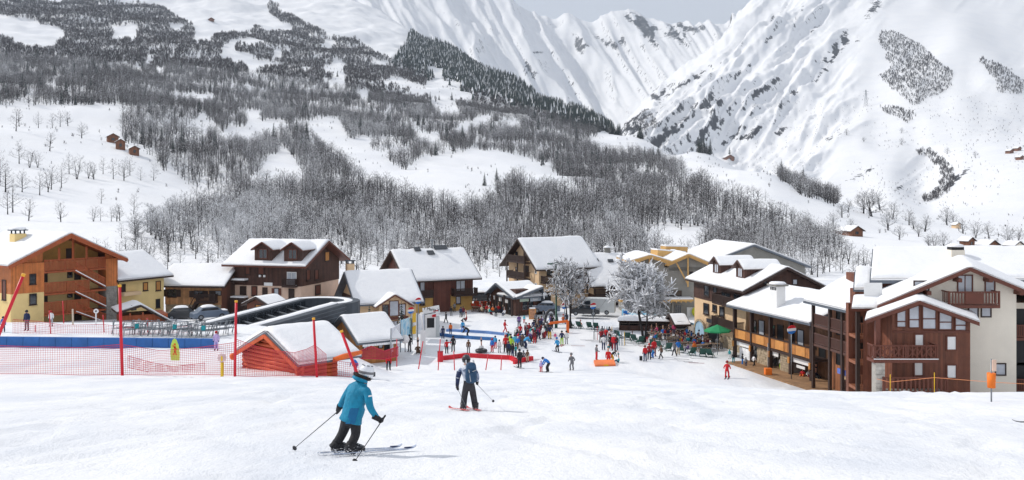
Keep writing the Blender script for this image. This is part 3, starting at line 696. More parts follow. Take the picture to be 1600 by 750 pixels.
ra = np.random.RandomState(3)

class Face:
    """a vertical wall plane: origin at its foot, direction along, outward normal"""
    def __init__(s, o, e, n): s.o = Vector(o); s.e = Vector(e).normalized(); s.n = Vector(n).normalized()
    def at(s, a, z, out=0): return Vector((s.o.x, s.o.y, 0))+s.e*a+s.n*out+ZUP*z
    def pix(s, u, v, out=0):
        q = s.o+s.n*out; dr = Vector(((u-800)/F, 1, (300-v)/F))
        t = (q.x*s.n.x+q.y*s.n.y)/(dr.x*s.n.x+dr.y*s.n.y); p = dr*t
        return ((p-Vector((q.x, q.y, 0))).dot(s.e), p.z)
    def rect(s, u0, v0, u1, v1, out=0):
        """pixel corners (top left, bottom right) to (a0, a1, z0, z1)"""
        a, z1 = s.pix(u0, v0, out); b, z0 = s.pix(u1, v1, out)
        _, z1b = s.pix(u1, v0, out); _, z0b = s.pix(u0, v1, out)
        return min(a, b), max(a, b), (z0+z0b)/2, (z1+z1b)/2
    def box(s, mb, a0, a1, z0, z1, o0, o1, m=0):
        mb.box(s.at((a0+a1)/2, (z0+z1)/2, (o0+o1)/2), s.e*(a1-a0)/2, s.n*(o1-o0)/2, ZUP*(z1-z0)/2, m); return mb
    def off(s, d): return Face(s.o+s.n*d, s.e, s.n)

def window(root, f, r, frame=REDBR_P, glass=GLASS, bars=1, shutters=None, sill=True, fw=0.09, out=0.0, name='window'):
    a0, a1, z0, z1 = r; mb = MB()
    f.box(mb, a0-fw, a0, z0-fw, z1+fw, out-.02, out+.07); f.box(mb, a1, a1+fw, z0-fw, z1+fw, out-.02, out+.07)
    f.box(mb, a0, a1, z1, z1+fw, out-.02, out+.067); f.box(mb, a0, a1, z0-fw, z0, out-.02, out+.067)
    for k in range(bars):
        c = a0+(a1-a0)*(k+1)/(bars+1); f.box(mb, c-.03, c+.03, z0, z1, out-.02, out+.06)
    if sill: f.box(mb, a0-fw*1.6, a1+fw*1.6, z0-fw-.07, z0-fw-.001, out-.02, out+.14)
    w_ = mb.build(name, frame, root)
    f.box(MB(), a0, a1, z0, z1, out-.02, out+.025).build('pane', glass, w_)
    if shutters:
        sw = (a1-a0)*.55
        for b0, b1 in ((a0-fw-sw, a0-fw-.01), (a1+fw+.01, a1+fw+sw)): f.box(MB(), b0, b1, z0-.05, z1+.05, out+.01, out+.055).build('shutter', shutters, w_)
    return w_
def door(root, f, r, m=DARKBR_P, glass=False):
    a0, a1, z0, z1 = r; mb = MB()
    f.box(mb, a0-.08, a0, z0, z1+.08, -.02, .08); f.box(mb, a1, a1+.08, z0, z1+.08, -.02, .08); f.box(mb, a0, a1, z1, z1+.08, -.02, .077)
    d = mb.build('door', DARKBR_P, root)
    f.box(MB(), a0, a1, z0, z1, -.02, .03).build('door_leaf', GLASS if glass else m, d); return d
def railing(f, a0, a1, z0, h, out, pitch=0.14, bw=0.085, m=REDBR_P, parent=None, solid=False, top=.09):
    """returns a part 'railing' with its balusters joined below it"""
    mb = MB(); f.box(mb, a0, a1, z0+h-top, z0+h, out-.05, out+.05); f.box(mb, a0, a1, z0+.06, z0+.13, out-.03, out+.03)
    n = max(1, int((a1-a0)/2.2))
    for k in range(n+1):
        c = a0+.05+(a1-a0-.1)*k/n; f.box(mb, c-.05, c+.05, z0, z0+h+.03, out-.055, out+.055)
    rl = mb.build('railing', m, parent)
    bb = MB(); n = max(2, int((a1-a0)/pitch))
    for k in range(n):
        c = a0+(a1-a0)*(k+.5)/n; f.box(bb, c-bw/2, c+bw/2, z0+.1, z0+h-top+.005, out-.017, out+.017)
    return rl, bb
def balcony(root, f, a0, a1, z0, depth, h=1.0, m=REDBR_P, slab=None, pitch=.14, bw=.085, sides=True, snow=True, inset=0.0):
    s_ = MB(); f.box(s_, a0, a1, z0-.22, z0, -inset+.0, depth)
    b = s_.build('balcony', slab or m, root)
    rl, bb = railing(f, a0, a1, z0, h, depth-.06, pitch, bw, m, b)
    if sides:
        for a_ in (a0+.05, a1-.05):
            for k in range(int(max(2, (depth-.1)/pitch))):
                o_ = .06+(depth-.16)*(k+.5)/max(2, int((depth-.1)/pitch)); f.box(bb, a_-.017, a_+.017, z0+.1, z0+h-.09, o_-bw/2, o_+bw/2)
            f.box(bb, a_-.04, a_+.04, z0+h-.09, z0+h-.002, 0, depth-.115)
    tag(bb.build('balusters', m, b), kind='stuff')
    return b
def gable(name_root, o, a, b, la, lb, zl, rise, pos=.5, oe=.7, og=.7, th=.26, st=.45, fascia=FASCIA, root=None, snow=True, pre='', b0=0.0, noise=.15, zr=None):
    """two-slope roof: ridge along a, across b (from eave at b=0 to eave at b=lb); zl = height of the wall top; parts roof and roof_snow"""
    a = Vector(a).normalized(); b = Vector(b).normalized(); o = Vector((o[0], o[1], 0)); zr = zl if zr is None else zr
    bp = lb*pos
    def base(t):
        return np.where(t <= bp, zl+rise*np.asarray(t)/bp if bp > 0 else zl+rise, zr+(zl+rise-zr)*(lb-np.asarray(t))/(lb-bp) if lb > bp else zl+rise)
    lo, hi = -oe, lb+oe
    prof = [lo] + ([bp] if lo < bp < hi else []) + [hi]
    mb = MB(); nP = len(prof); vs = []
    for aa in (-og, la+og):
        for t in prof: vs.append(o+a*aa+b*t+ZUP*(float(base(t))+.01))
        for t in prof: vs.append(o+a*aa+b*t+ZUP*(float(base(t))+.01+th))
    k2 = 2*nP; fs = []
    for i in range(nP-1):
        fs += [(i, i+1, k2+i+1, k2+i), (nP+i, k2+nP+i, k2+nP+i+1, nP+i+1), (i, nP+i, nP+i+1, i+1), (k2+i, k2+i+1, k2+nP+i+1, k2+nP+i)]
    fs += [(0, k2, k2+nP, nP), (nP-1, 2*nP-1, k2+2*nP-1, k2+nP-1)]
    mb.add(vs, fs); rf = mb.build(pre+'roof', fascia, root)
    if snow:
        def axis(l0, l1, extra=()):
            L = l1-l0; e = [0, .05, .16, .34, .6]
            inner = list(np.linspace(.9, L-.9, max(2, int(L/.8)))) if L > 2.2 else [L/2]
            x = np.array(sorted(set([round(v_, 4) for v_ in e+inner+[L-v_ for v_ in e]]))); x = x[(x >= 0) & (x <= L)]+l0
            x = np.unique(np.concatenate([x, np.array([q for q in extra if l0 < q < l1])])); return x
        A = axis(-og+.10, la+og-.10); B = axis(lo-.05, hi+.05, (bp-.25, bp, bp+.25)); st = st*.56
        GA, GB = np.meshgrid(A, B, indexing='ij')
        da = np.minimum(GA-A[0], A[-1]-GA); db = np.minimum(GB-B[0], B[-1]-GB)
        e = np.minimum(da, db); prof_ = np.sqrt(np.clip(1-(1-np.clip(e/.42, 0, 1))**2, 0, 1))
        sd = ra.randint(0, 999)
        T = st*(.42+.58*prof_)*(1+noise*2.2*fbm(GA/1.7, GB/2.6, sd, 3))
        rid = np.exp(-((GB-bp)/.35)**2)*.10
        zz = np.minimum(base(GB), zl+rise-rid if pos not in (0, 1) else 1e9)+th+.012+T
        P3 = (np.array(o)[None, None]+np.array(a)[None, None]*GA[..., None]+np.array(b)[None, None]*GB[..., None]); P3[..., 2] = zz
        n0, n1 = GA.shape; idx = np.arange(n0*n1).reshape(n0, n1)
        q = [np.stack([idx[:-1, :-1], idx[1:, :-1], idx[1:, 1:], idx[:-1, 1:]], -1).reshape(-1, 4)]
        if a.cross(b).z < 0: q[0] = q[0][:, ::-1]
        ring = np.concatenate([idx[0, :-1], idx[:-1, -1], idx[-1, :0:-1], idx[:0:-1, 0]])
        V0 = P3.reshape(-1, 3); low_ = V0[ring].copy()
        low_[:, 2] = (base(GB)+th+.014).reshape(-1)[ring]
        nl_ = np.arange(len(ring))+len(V0); nx_ = np.roll(np.arange(len(ring)), -1)
        q.append(np.stack([ring, ring[nx_], nl_[nx_], nl_], -1) if a.cross(b).z < 0 else np.stack([ring[nx_], ring, nl_, nl_[nx_]], -1))
        org = np.array(parent_world(root)) if root is not None else 0
        me = mesh_np(pre+'roof_snow', np.concatenate([V0, low_])-org, np.concatenate(q), [M_SNOW])
        link(pre+'roof_snow', me, rf)
        if root is not None: pass
    return rf
def stones(f, a0, a1, z0, z1, out, root, m=STONE, size=.34, name='stone'):
    """rough stone facing: separate blocks joined into one part"""
    mb = MB(); z = z0; rr = random.Random(int(a0*97+z0*13))
    while z < z1-.05:
        hgt = min(size*rr.uniform(.55, .9), z1-z); a_ = a0
        while a_ < a1-.05:
            wd = min(size*rr.uniform(.8, 1.7), a1-a_)
            f.box(mb, a_+.012, a_+wd-.012, z+.012, z+hgt-.012, out-.05, out+rr.uniform(.01, .07)); a_ += wd
        z += hgt
    return tag(mb.build(name, m, root), kind='stuff')

class House:
    """corner foot seen at pixel column u and distance d; right face runs along r, left face along l"""
    def __init__(s, name, label, u, d, phi, wr, wl, zb, ze, cat='chalet', group=None):
        c, sn = math.cos(R(phi)), math.sin(R(phi))
        s.C = Vector(((u-800)/F*d, d, 0)); s.r = Vector((c, sn, 0)); s.l = Vector((-sn, c, 0))
        def reach(dirv, spec):
            if not isinstance(spec, str): return spec
            k = (float(spec)-800)/F; return (k*s.C.y-s.C.x)/(dirv.x-k*dirv.y)
        s.wr = reach(s.r, wr); s.wl = reach(s.l, wl); s.zb = zb; s.ze = ze
        s.root = empty(name, (s.C.x, s.C.y, zb), label, cat, group)
        s.FR = Face(s.C, s.r, -s.l); s.FL = Face(s.C, s.l, -s.r)
        s.BR = Face(s.C+s.l*s.wl, s.r, s.l); s.BL = Face(s.C+s.r*s.wr, s.l, s.r)
    def walls(s, z0, z1, m, grow=0.0, name='wall', gable=None):
        """a storey; gable=(ridge axis 'r' or 'l', rise, pos) adds the gable triangles on top"""
        g = grow; o = s.C-s.r*g-s.l*g; W_ = s.wr+2*g; D_ = s.wl+2*g; mb = MB()
        c4 = [o, o+s.r*W_, o+s.r*W_+s.l*D_, o+s.l*D_]
        mb.add([c+ZUP*z0 for c in c4]+[c+ZUP*z1 for c in c4], [(0, 1, 5, 4), (1, 2, 6, 5), (2, 3, 7, 6), (3, 0, 4, 7), (4, 5, 6, 7)])
        if gable:
            ax, rise, pos = gable
            if ax == 'r': p0 = c4[0].lerp(c4[3], pos)+ZUP*(z1+rise); p1 = c4[1].lerp(c4[2], pos)+ZUP*(z1+rise); t = [c4[0], c4[3], c4[1], c4[2]]
            else: p0 = c4[0].lerp(c4[1], pos)+ZUP*(z1+rise); p1 = c4[3].lerp(c4[2], pos)+ZUP*(z1+rise); t = [c4[0], c4[1], c4[3], c4[2]]
            for tri in ((t[0], t[1], p0), (t[2], t[3], p1)):
                mb.add([tri[0]+ZUP*z1, tri[1]+ZUP*z1, tri[2]], [(0, 1, 2)])
        return mb.build(name, m, s.root)
    def roof(s, ax, rise, **k):
        if ax == 'r': return gable(None, s.C, s.r, s.l, s.wr, s.wl, s.ze, rise, root=s.root, **k)
        return gable(None, s.C, s.l, s.r, s.wl, s.wr, s.ze, rise, root=s.root, **k)
    def chimney(s, u, v, ztop_v, f_out, w=.9, m=YELLOW, cap=True, d=None, zbot=None):
        p = P(u, v, d); zt = (300-ztop_v)/F*d; mb = MB()
        mb.box(Vector((p.x, p.y, (p.z-1+zt)/2)), s.r*w/2, s.l*w/2, ZUP*(zt-p.z+1)/2)
        ch = mb.build('chimney', m, s.root)
        k = MB()
        for sx in (-1, 1):
            for sy in (-1, 1): k.box(Vector((p.x, p.y, zt+.18))+s.r*sx*w*.38+s.l*sy*w*.38, s.r*.07, s.l*.07, ZUP*.18)
        k.box(Vector((p.x, p.y, zt+.42)), s.r*w*.62, s.l*w*.62, ZUP*.06, 0); k.build('chimney_cap', METAL_D, ch)
        if cap:
            n = MB(); n.lathe([(w*.66, 0), (w*.7, .08), (w*.6, .24), (w*.3, .33), (.001, .35)], (p.x, p.y, zt+.485), 10); n.build('chimney_snow', M_SNOW, ch)
        return ch
def letters(root, f, txt, a, z, size, m, out=.06, align='LEFT', name='lettering'):
    cu = bpy.data.curves.new('txt', 'FONT'); cu.body = txt; cu.size = size; cu.extrude = .015; cu.align_x = align
    t = bpy.data.objects.new('txt', cu); COL.objects.link(t)
    me = bpy.data.meshes.new_from_object(t.evaluated_get(bpy.context.evaluated_depsgraph_get())); bpy.data.objects.remove(t); bpy.data.curves.remove(cu)
    e, n = f.e, f.n
    if e.cross(ZUP).dot(n) < 0: e = -e            # read from outside, left to right
    M = Matrix((e, ZUP, n)).transposed().to_4x4(); M.translation = f.at(a, z, out); 
    if root is not None: M.translation = M.translation-parent_world(root)
    me.transform(M); me.materials.clear(); me.materials.append(m); me.name = name
    return link(name, me, root)

# ---- 1 orange and yellow chalet at the far left
h = House('chalet', 'big orange wooden chalet with yellow lower walls and open stair landings at the left edge', 17, 107, 52, '184', 13.0, -16.2, -8.06)
C1 = h; f = h.FR
zsplit = f.pix(68, 456)[1]
a68 = f.pix(69, 440)[0]; a166 = f.pix(166, 440)[0]; W1 = h.wr
# the body in front: left block full depth, middle set back 1.8 m, right pillar
def block(a0, a1, z0, z1, i0, i1, m, name='wall'):
    return f.box(MB(), a0, a1, z0, z1, -i1, -i0).build(name, m, h.root)
block(0, a68, zsplit, h.ze, 0, h.wl, ORANGE); block(0, a68, h.zb-2, zsplit, 0.04, h.wl-.04, YELLOW)
block(a68, W1-.03, h.zb-2, h.ze-.02, 1.9, h.wl-.06, YELLOW); zp = f.pix(175, 447)[1]
block(a166, W1, zp, h.ze, 0, 1.88, ORANGE); block(a166+.05, W1-.05, h.zb-2, zp, .05, 1.88, MORTAR); stones(f, a166+.05, W1-.05, h.zb-1, zp, -.04, h.root)
g = MB(); ap = (300-368)/F*112; rise1 = ap-h.ze
zg_ = lambda a: h.ze+rise1*(1-abs(a-W1/2)/(W1/2))-.05
g.add([f.at(.2, h.ze, -.3), f.at(a68, h.ze, -.3), f.at(a68, zg_(a68), -.3)], [(0, 1, 2)]); g.add([f.at(a166, h.ze, -.3), f.at(W1-.2, h.ze, -.3), f.at(a166, zg_(a166), -.3)], [(0, 1, 2)])
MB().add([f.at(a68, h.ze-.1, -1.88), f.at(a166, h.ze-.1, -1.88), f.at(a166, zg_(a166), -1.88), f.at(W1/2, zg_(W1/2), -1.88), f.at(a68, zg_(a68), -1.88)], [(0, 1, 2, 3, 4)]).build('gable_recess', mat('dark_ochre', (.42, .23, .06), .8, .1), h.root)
g.add([h.C+h.l*h.wl+ZUP*h.ze, h.C+h.l*h.wl+h.r*W1+ZUP*h.ze, h.C+h.l*h.wl+h.r*W1/2+ZUP*(ap)], [(0, 1, 2)])
g.build('gable', ORANGE, h.root)
h.roof('l', rise1, oe=.75, og=1.1, st=.5, fascia=ORANGE_H)
tr_ = MB()
for sgn in (0, 1):
    e0 = f.at(-.7 if sgn == 0 else W1+.7, h.ze-.35, 1.0); tr_.bar(e0, f.at(W1/2, ap-.12, 1.0), .12, .3)
for aa in (.25, .5, .75):
    zt = h.ze+rise1*(1-abs(aa-.5)*2)*.9
    tr_.bar(f.at(W1*(.30+aa*.52), f.pix(130, 405)[1], .0), f.at(W1*(.30+aa*.52), zt+.25, .0), .2)
tag(tr_.build('roof_timbers', ORANGE_H, h.root), kind='stuff')
for (vt, vb, k) in ((404, 422, 0), (439, 456, 1), (469, 488, 2)):
    z0 = f.pix(110, vb)[1]; hgt = f.pix(110, vt)[1]-z0
    s_ = MB(); f.box(s_, a68, a166, z0-.2, z0, -1.88, .0); ld = s_.build('landing', ORANGE_H, h.root)
    rl, bb = railing(f, a68+.02, a166-.02 if k == 0 else f.pix(140, 440)[0], z0, hgt, -.06, .15, .10, ORANGE_H, ld)
    tag(bb.build('balusters', ORANGE_H, ld), kind='stuff')
    # stair flight down to the right
    u0, v0, u1, v1 = [(118, 423, 165, 448), (118, 456, 166, 479), (119, 487, 166, 504)][k]
    A = f.pix(u0, v0); B = f.pix(u1, v1); st_ = MB()
    st_.bar(f.at(A[0], A[1], -.5), f.at(B[0], B[1], -.5), .9, .18); n = 9
    for q in range(n): 
        c = (q+.5)/n; f.box(st_, A[0]+(B[0]-A[0])*c-.16, A[0]+(B[0]-A[0])*c+.16, A[1]+(B[1]-A[1])*c+.05, A[1]+(B[1]-A[1])*c+.13, -.95, -.1)
    st_.bar(f.at(A[0], A[1]+1.0, -.04), f.at(B[0], B[1]+1.0, -.04), .08, .1)
    sf = st_.build('stair', ORANGE_H, h.root); bb = MB(); n = 22
    for q in range(n):
        c = (q+.5)/n; a_ = A[0]+(B[0]-A[0])*c; z_ = A[1]+(B[1]-A[1])*c; f.box(bb, a_-.05, a_+.05, z_+.1, z_+1.0, -.06, -.025)
    tag(bb.build('balusters', ORANGE_H, sf), kind='stuff')
    sn_ = MB(); sn_.bar(f.at(A[0], A[1]+.06, -.02), f.at(B[0], B[1]+.06, -.02), .12, .1); sn_.build('stair_snow', M_SNOW, sf)
fi = f.off(-1.9)
for (r_, gm) in (((106, 423, 112, 433), GLASS), ((106, 454, 112, 464), GLASS)): window(h.root, fi, fi.rect(*r_), DARKBR_P, gm, 0, sill=False)
for r_ in ((117, 424, 125, 437), (117, 456, 125, 468), (117, 486, 126, 503), (68.5, 427, 73, 441), (68.5, 458, 73, 472), (104, 389, 112, 405)): door(h.root, fi, fi.rect(*r_), DARKBR_P)
for r_ in ((47, 429, 55, 443), (47, 460, 56, 475)): window(h.root, f, f.rect(*r_), DARKBR_P, GLASS, 0)
# balcony on the left flank
fl = h.FL
window(h.root, fl, (1.2, 2.0, h.ze-4.0, h.ze-1.9), DARKBR_P, REDBR_P, 0); window(h.root, fl, (3.2, 4.2, h.ze-4.0, h.ze-1.9), DARKBR_P, REDBR_P, 0)
h.chimney(28, 388, 365, 0, 1.35, YELLOW, d=114.5)

# ---- 2 yellow house
h = House('yellow_house', 'yellow stucco house with one wide snowy roof beside the orange chalet', 186, 118, 62, '256', 8.5, -16.2, -10.6, 'house'); f = h.FR
h.walls(h.zb-2, h.ze, YELLOW, gable=('r', 2.55, .55))
h.roof('r', 2.55, pos=.55, oe=.8, og=.9, st=.45, fascia=DARKBR_P)
for r_ in ((224, 442, 230, 453), (244, 440, 250, 453)): window(h.root, f, f.rect(*r_), DARKBR_P, LARCH_P, 0)
window(h.root, f, f.rect(244, 468, 249, 480), DARKBR_P, GLASS, 0)
door(h.root, f, f.rect(189, 445, 195, 460)); 
lg = MB(); f.box(lg, 0.05, f.pix(213, 450)[0], f.pix(200, 461)[1], f.pix(200, 460)[1]+.35, 0, .9); lg.build('balcony', BEIGE, h.root)
# entrance roof of the yellow house
h = House('entrance_porch', 'low wooden porch under a kinked snowy roof in front of the yellow house', 190, 110, 30, '262', 4.0, -16.2, (300-480)/F*111, 'porch'); f = h.FR
h.walls(h.zb-2, h.ze-.9, ORANGE_H); 
gable(None, h.C, h.l, h.r, h.wl, h.wr, h.ze-.5, .55, pos=.40, oe=.5, og=.5, st=.35, root=h.root, fascia=DARKBR_P, zr=h.ze-1.9)
window(h.root, f, f.rect(206, 478, 212, 484), DARKBR_P, GLASS, 0, sill=False)
for u_ in (203, 223, 241): a_ = f.pix(u_, 485)[0]; f.box(MB(), a_-.09, a_+.09, h.zb-1, h.ze-.6, .0, .12).build('post', ORANGE_H, h.root)

# ---- 3 old barn
h = House('wooden_barn', 'weathered plank barn with long snowy roof and outside stair left of the dark chalet', 345, 127, 8, '368', '259', -15.9, (300-443)/F*127, 'barn')
h = None
def barn():
    e = Vector((-math.cos(R(6)), math.sin(R(6)), 0)); C = Vector(((346-800)/F*125, 125, 0)); n = Vector((-e.y, e.x, 0)); n = -n if n.y > 0 else n
    return C, e, n
for o in list(bpy.data.objects):
    if o.name.startswith('wooden_barn'): bpy.data.objects.remove(o)
h = House('wooden_barn', 'weathered plank barn with long snowy roof and outside stair left of the dark chalet', 346, 125, 84, 8.0, '258', -15.7, (300-444)/F*125, 'barn'); f = h.FL
zs = f.pix(300, 476)[1]
h.walls(zs, h.ze, BARNW, gable=('l', 1.95, .5)); h.walls(h.zb-2, zs, MORTAR, -.06); stones(f, .05, h.wl-.05, h.zb-1, zs, -.04, h.root, STONE_W)
h.roof('l', 1.95, oe=.9, og=.9, st=.5, fascia=DARKBR_P)
g = MB(); h.BR
f2 = h.FR; f2.box(MB(), .02, h.wr-.02, h.zb, h.ze, -.1, .03).build('side_boards', REDBR, h.root)
for r_ in ((263, 453, 275, 463), (304, 455, 317, 464)): window(h.root, f, f.rect(*r_), DARKBR_P, GLASS, 1, shutters=DARKBR_P)
door(h.root, f, f.rect(328, 455, 336, 471)); window(h.root, f, f.rect(337, 455, 345, 461), DARKBR_P, METAL, 0, sill=False)
for r_ in ((284, 480, 297, 494), (318, 481, 336, 494)): door(h.root, f, f.rect(*r_), BLACK)
A = f.pix(300, 492); B = f.pix(312, 470); Cc = f.pix(341, 470); st_ = MB()
for o_ in (.15, 1.15): st_.bar(f.at(*A, o_), f.at(*B, o_), .1, .3)
for q in range(8): c = (q+.5)/8; st_.bar(f.at(A[0]+(B[0]-A[0])*c, A[1]+(B[1]-A[1])*c, .15), f.at(A[0]+(B[0]-A[0])*c, A[1]+(B[1]-A[1])*c, 1.15), .26, .06)
for o_ in (1.15,): st_.bar(f.at(A[0], A[1]+1, o_), f.at(B[0], B[1]+1, o_), .08)
sf = st_.build('outside_stair', DARKBR_P, h.root)
lo_, hi_ = min(B[0], Cc[0]), max(B[0], Cc[0]); balcony(h.root, f, lo_, hi_, B[1], 1.2, 1.0, DARKBR_P)

# ---- 4 dark chalet
h = House('chalet', 'tall dark brown chalet with two small dormers and pink ground floor', 470, 125, 75, '530', '366', -16.3, (300-413)/F*125); f = h.FL; fr_ = h.FR
zs = f.pix(440, 447)[1]
rise = (300-372)/F*133-h.ze-.5
h.walls(zs, h.ze, DARKBR, gable=('l', rise, .5)); h.walls(h.zb-3, zs, PALE, -.07)
h.roof('l', rise, oe=1.0, og=1.3, st=.5, fascia=REDBR_P)
window(h.root, f, f.rect(449.5, 426, 462.5, 445), WHITE, GLASS_L, 1); balcony(h.root, f, f.pix(465, 440)[0], f.pix(444, 440)[0], f.pix(455, 446)[1], .7, .9, DARKBR_P)
for r_ in ((429, 451, 435, 462),): window(h.root, f, f.rect(*r_), DARKBR_P, GLASS_L, 0, shutters=REDBR_P)
for r_ in ((411, 450, 417, 464), (452, 452, 459, 468), (376, 448, 384, 461)): door(h.root, f, f.rect(*r_), DARKBR_P)
window(h.root, f, f.rect(394, 448, 401, 461), DARKBR_P, REDBR_P, 0)
for r_ in ((404, 416, 412, 428), (384, 416, 390, 428)): window(h.root, f, f.rect(*r_), DARKBR_P, REDBR_P, 0)
window(h.root, fr_, fr_.rect(508, 394, 514, 407), DARKBR_P, LARCH_P, 0); window(h.root, fr_, fr_.rect(492, 422, 497, 436), DARKBR_P, REDBR_P, 0); window(h.root, fr_, fr_.rect(479, 422, 484, 437), DARKBR_P, REDBR_P, 0)
for r_ in ((493, 446, 500, 459),): window(h.root, fr_, fr_.rect(*r_), DARKBR_P, REDBR_P, 0)
f.box(MB(), f.pix(426, 444)[0], f.pix(413, 444)[0], f.pix(420, 446.5)[1], f.pix(420, 441.5)[1], .02, .08).build('sign_board', WHITE, h.root)
for k in range(2): MB().box(f.at(f.pix(407+k*7, 431)[0], f.pix(407, 431)[1], .12), f.e*.12, f.n*.12, ZUP*.14).build('wall_lamp', WHITE, h.root)
# snowy ledges of the left bay
f.box(MB(), f.pix(388, 440)[0], h.wl-.02, f.pix(376, 437)[1]-.25, f.pix(376, 437)[1], 0, 1.1).build('bay_ledge', DARKBR_P, h.root); bay = MB(); f.box(bay, f.pix(388, 440)[0], h.wl-.02, f.pix(376, 464)[1]-2.0, f.pix(376, 464)[1], 0, 1.1)
bay.build('bay', DARKBR_P, h.root)
bs = MB(); f.box(bs, f.pix(388, 440)[0], h.wl-.04, f.pix(376, 437)[1]+.003, f.pix(376, 437)[1]+.22, .03, 1.07); f.box(bs, f.pix(388, 440)[0], h.wl-.04, f.pix(376, 464)[1]+.003, f.pix(376, 464)[1]+.2, .03, 1.07); bs.build('ledge_snow', M_SNOW, h.root)
def dormer(h, f, a, zc, w_, hgt, depth, m, fas, st=.35, glass=GLASS, oe=.35, og=.45, back=0.0, shut=None):
    """a gabled dormer standing on the roof above face f at position a; zc its sill height; set back by `back`"""
    o = f.at(a-w_/2, 0, -back); inw = -f.n; mb = MB()
    c4 = [o, o+f.e*w_, o+f.e*w_+inw*depth, o+inw*depth]; z1 = zc+hgt
    mb.add([c+ZUP*(zc-.8) for c in c4]+[c+ZUP*z1 for c in c4], [(0, 1, 5, 4), (1, 2, 6, 5), (2, 3, 7, 6), (3, 0, 4, 7)])
    mb.add([c4[0]+ZUP*z1, c4[1]+ZUP*z1, c4[0].lerp(c4[1], .5)+ZUP*(z1+w_*.32)], [(0, 1, 2)])
    dm = mb.build('dormer', m, h.root)
    gable(None, o, inw, f.e, depth, w_, z1, w_*.32, oe=oe, og=og, th=.14, st=st, fascia=fas, root=h.root, pre='dormer_')
    ff = Face(f.at(0, 0, -back), f.e, f.n)
    window(h.root, ff, (a-w_*.22, a+w_*.22, zc+.15, z1-.1), fas, glass, 1, sill=False)
dormer(h, f, f.pix(413, 400)[0], h.ze+.6, 2.5, 1.35, 4.2, DARKBR, REDBR_P, back=-.3); dormer(h, f, f.pix(459, 402)[0], h.ze+.6, 2.5, 1.35, 4.2, DARKBR, REDBR_P, back=-.3)

# ---- 5 chairlift shed: two long dark halves joined by a round end
C5 = empty('chairlift_shed', P(460, 505, 100), 'long low dark metal chairlift station with snow along its two roof rails', 'lift station')
zt = -12.5
def shed_bar(p0, p1, w_, z0, z1, nm, m=METAL_D, parent=C5, lift0=0, lift1=0):
    p0 = Vector(p0); p1 = Vector(p1); d_ = (p1-p0).normalized(); x = Vector((d_.y, -d_.x, 0)); mb = MB()
    q = [p0-x*w_/2+ZUP*lift0, p1-x*w_/2+ZUP*lift1, p1+x*w_/2+ZUP*lift1, p0+x*w_/2+ZUP*lift0]
    mb.hexa([c+ZUP*z0 for c in (q[3], q[2], q[1], q[0])]+[c+ZUP*z1 for c in (q[3], q[2], q[1], q[0])]); return mb.build(nm, m, parent)
PA0 = Vector((-25.5, 88, 0)); PA1 = Vector((-19.6, 107, 0)); PB0 = Vector((-30.5, 92, 0)); PB1 = Vector((-24.8, 112, 0))
shed_bar(PA0, PA1, 2.4, zt-2.4, zt, 'front_half', lift0=-.3, lift1=.1); shed_bar(PB0, PB1, 2.0, zt-1.1, zt, 'rear_half', lift0=-.3, lift1=.1)
dirS = (PA1-PA0).normalized(); xS = Vector((dirS.y, -dirS.x, 0))
# ribs and window band
rb = MB()
for k in range(5):
    z_ = zt-.35-k*.42; rb.bar(PA0+xS*1.23+ZUP*(z_-.3), PA1+xS*1.23+ZUP*(z_+.1), .05, .07)
tag(rb.build('cladding_ribs', FASCIA, C5), kind='stuff')
gw = MB()
for k in range(13):
    c0 = PB0.lerp(PB1, (k+.1)/13); c1 = PB0.lerp(PB1, (k+.9)/13); l0 = -.3+.4*(k+.1)/13; l1 = -.3+.4*(k+.9)/13
    x = xS*1.02; gw.add([c0+x+ZUP*(zt-.95+l0), c1+x+ZUP*(zt-.95+l1), c1+x+ZUP*(zt-.2+l1), c0+x+ZUP*(zt-.2+l0)], [(0, 1, 2, 3)])
tag(gw.build('window_band', GLASS, C5), kind='stuff')
dk_ = MB(); m0 = (PA0+PB0)/2; m1 = (PA1+PB1)/2
dk_.add([PA0-xS*1.1+ZUP*(zt-1.2), PA1-xS*1.1+ZUP*(zt-.8), PB1+xS*.9+ZUP*(zt-.8), PB0+xS*.9+ZUP*(zt-1.2)], [(0, 1, 2, 3)]); dk_.build('inner_deck', BLACK, C5)
en = MB(); cen = (PA1+PB1)/2; rad = (PA1-PB1).length/2; ang0 = math.atan2((PA1-PB1).y, (PA1-PB1).x); pts = []
ring = [cen+Vector((math.cos(ang0+math.pi*k/10), math.sin(ang0+math.pi*k/10), 0))*rad for k in range(11)]
ro = [cen+(p-cen)*((rad+1.2)/rad) for p in ring]; ri = [cen+(p-cen)*((rad-1.1)/rad) for p in ring]
vs = []; 
for k in range(11): vs += [ro[k]+ZUP*(zt-2.2), ro[k]+ZUP*(zt+.1), ri[k]+ZUP*(zt+.1), ri[k]+ZUP*(zt-2.2)]
fs = []
for k in range(10):
    for j in range(4): fs.append((4*k+j, 4*k+(j+1) % 4, 4*k+4+(j+1) % 4, 4*k+4+j))
en.add(vs, fs); en.build('round_end', METAL_D, C5)
sn_ = MB()
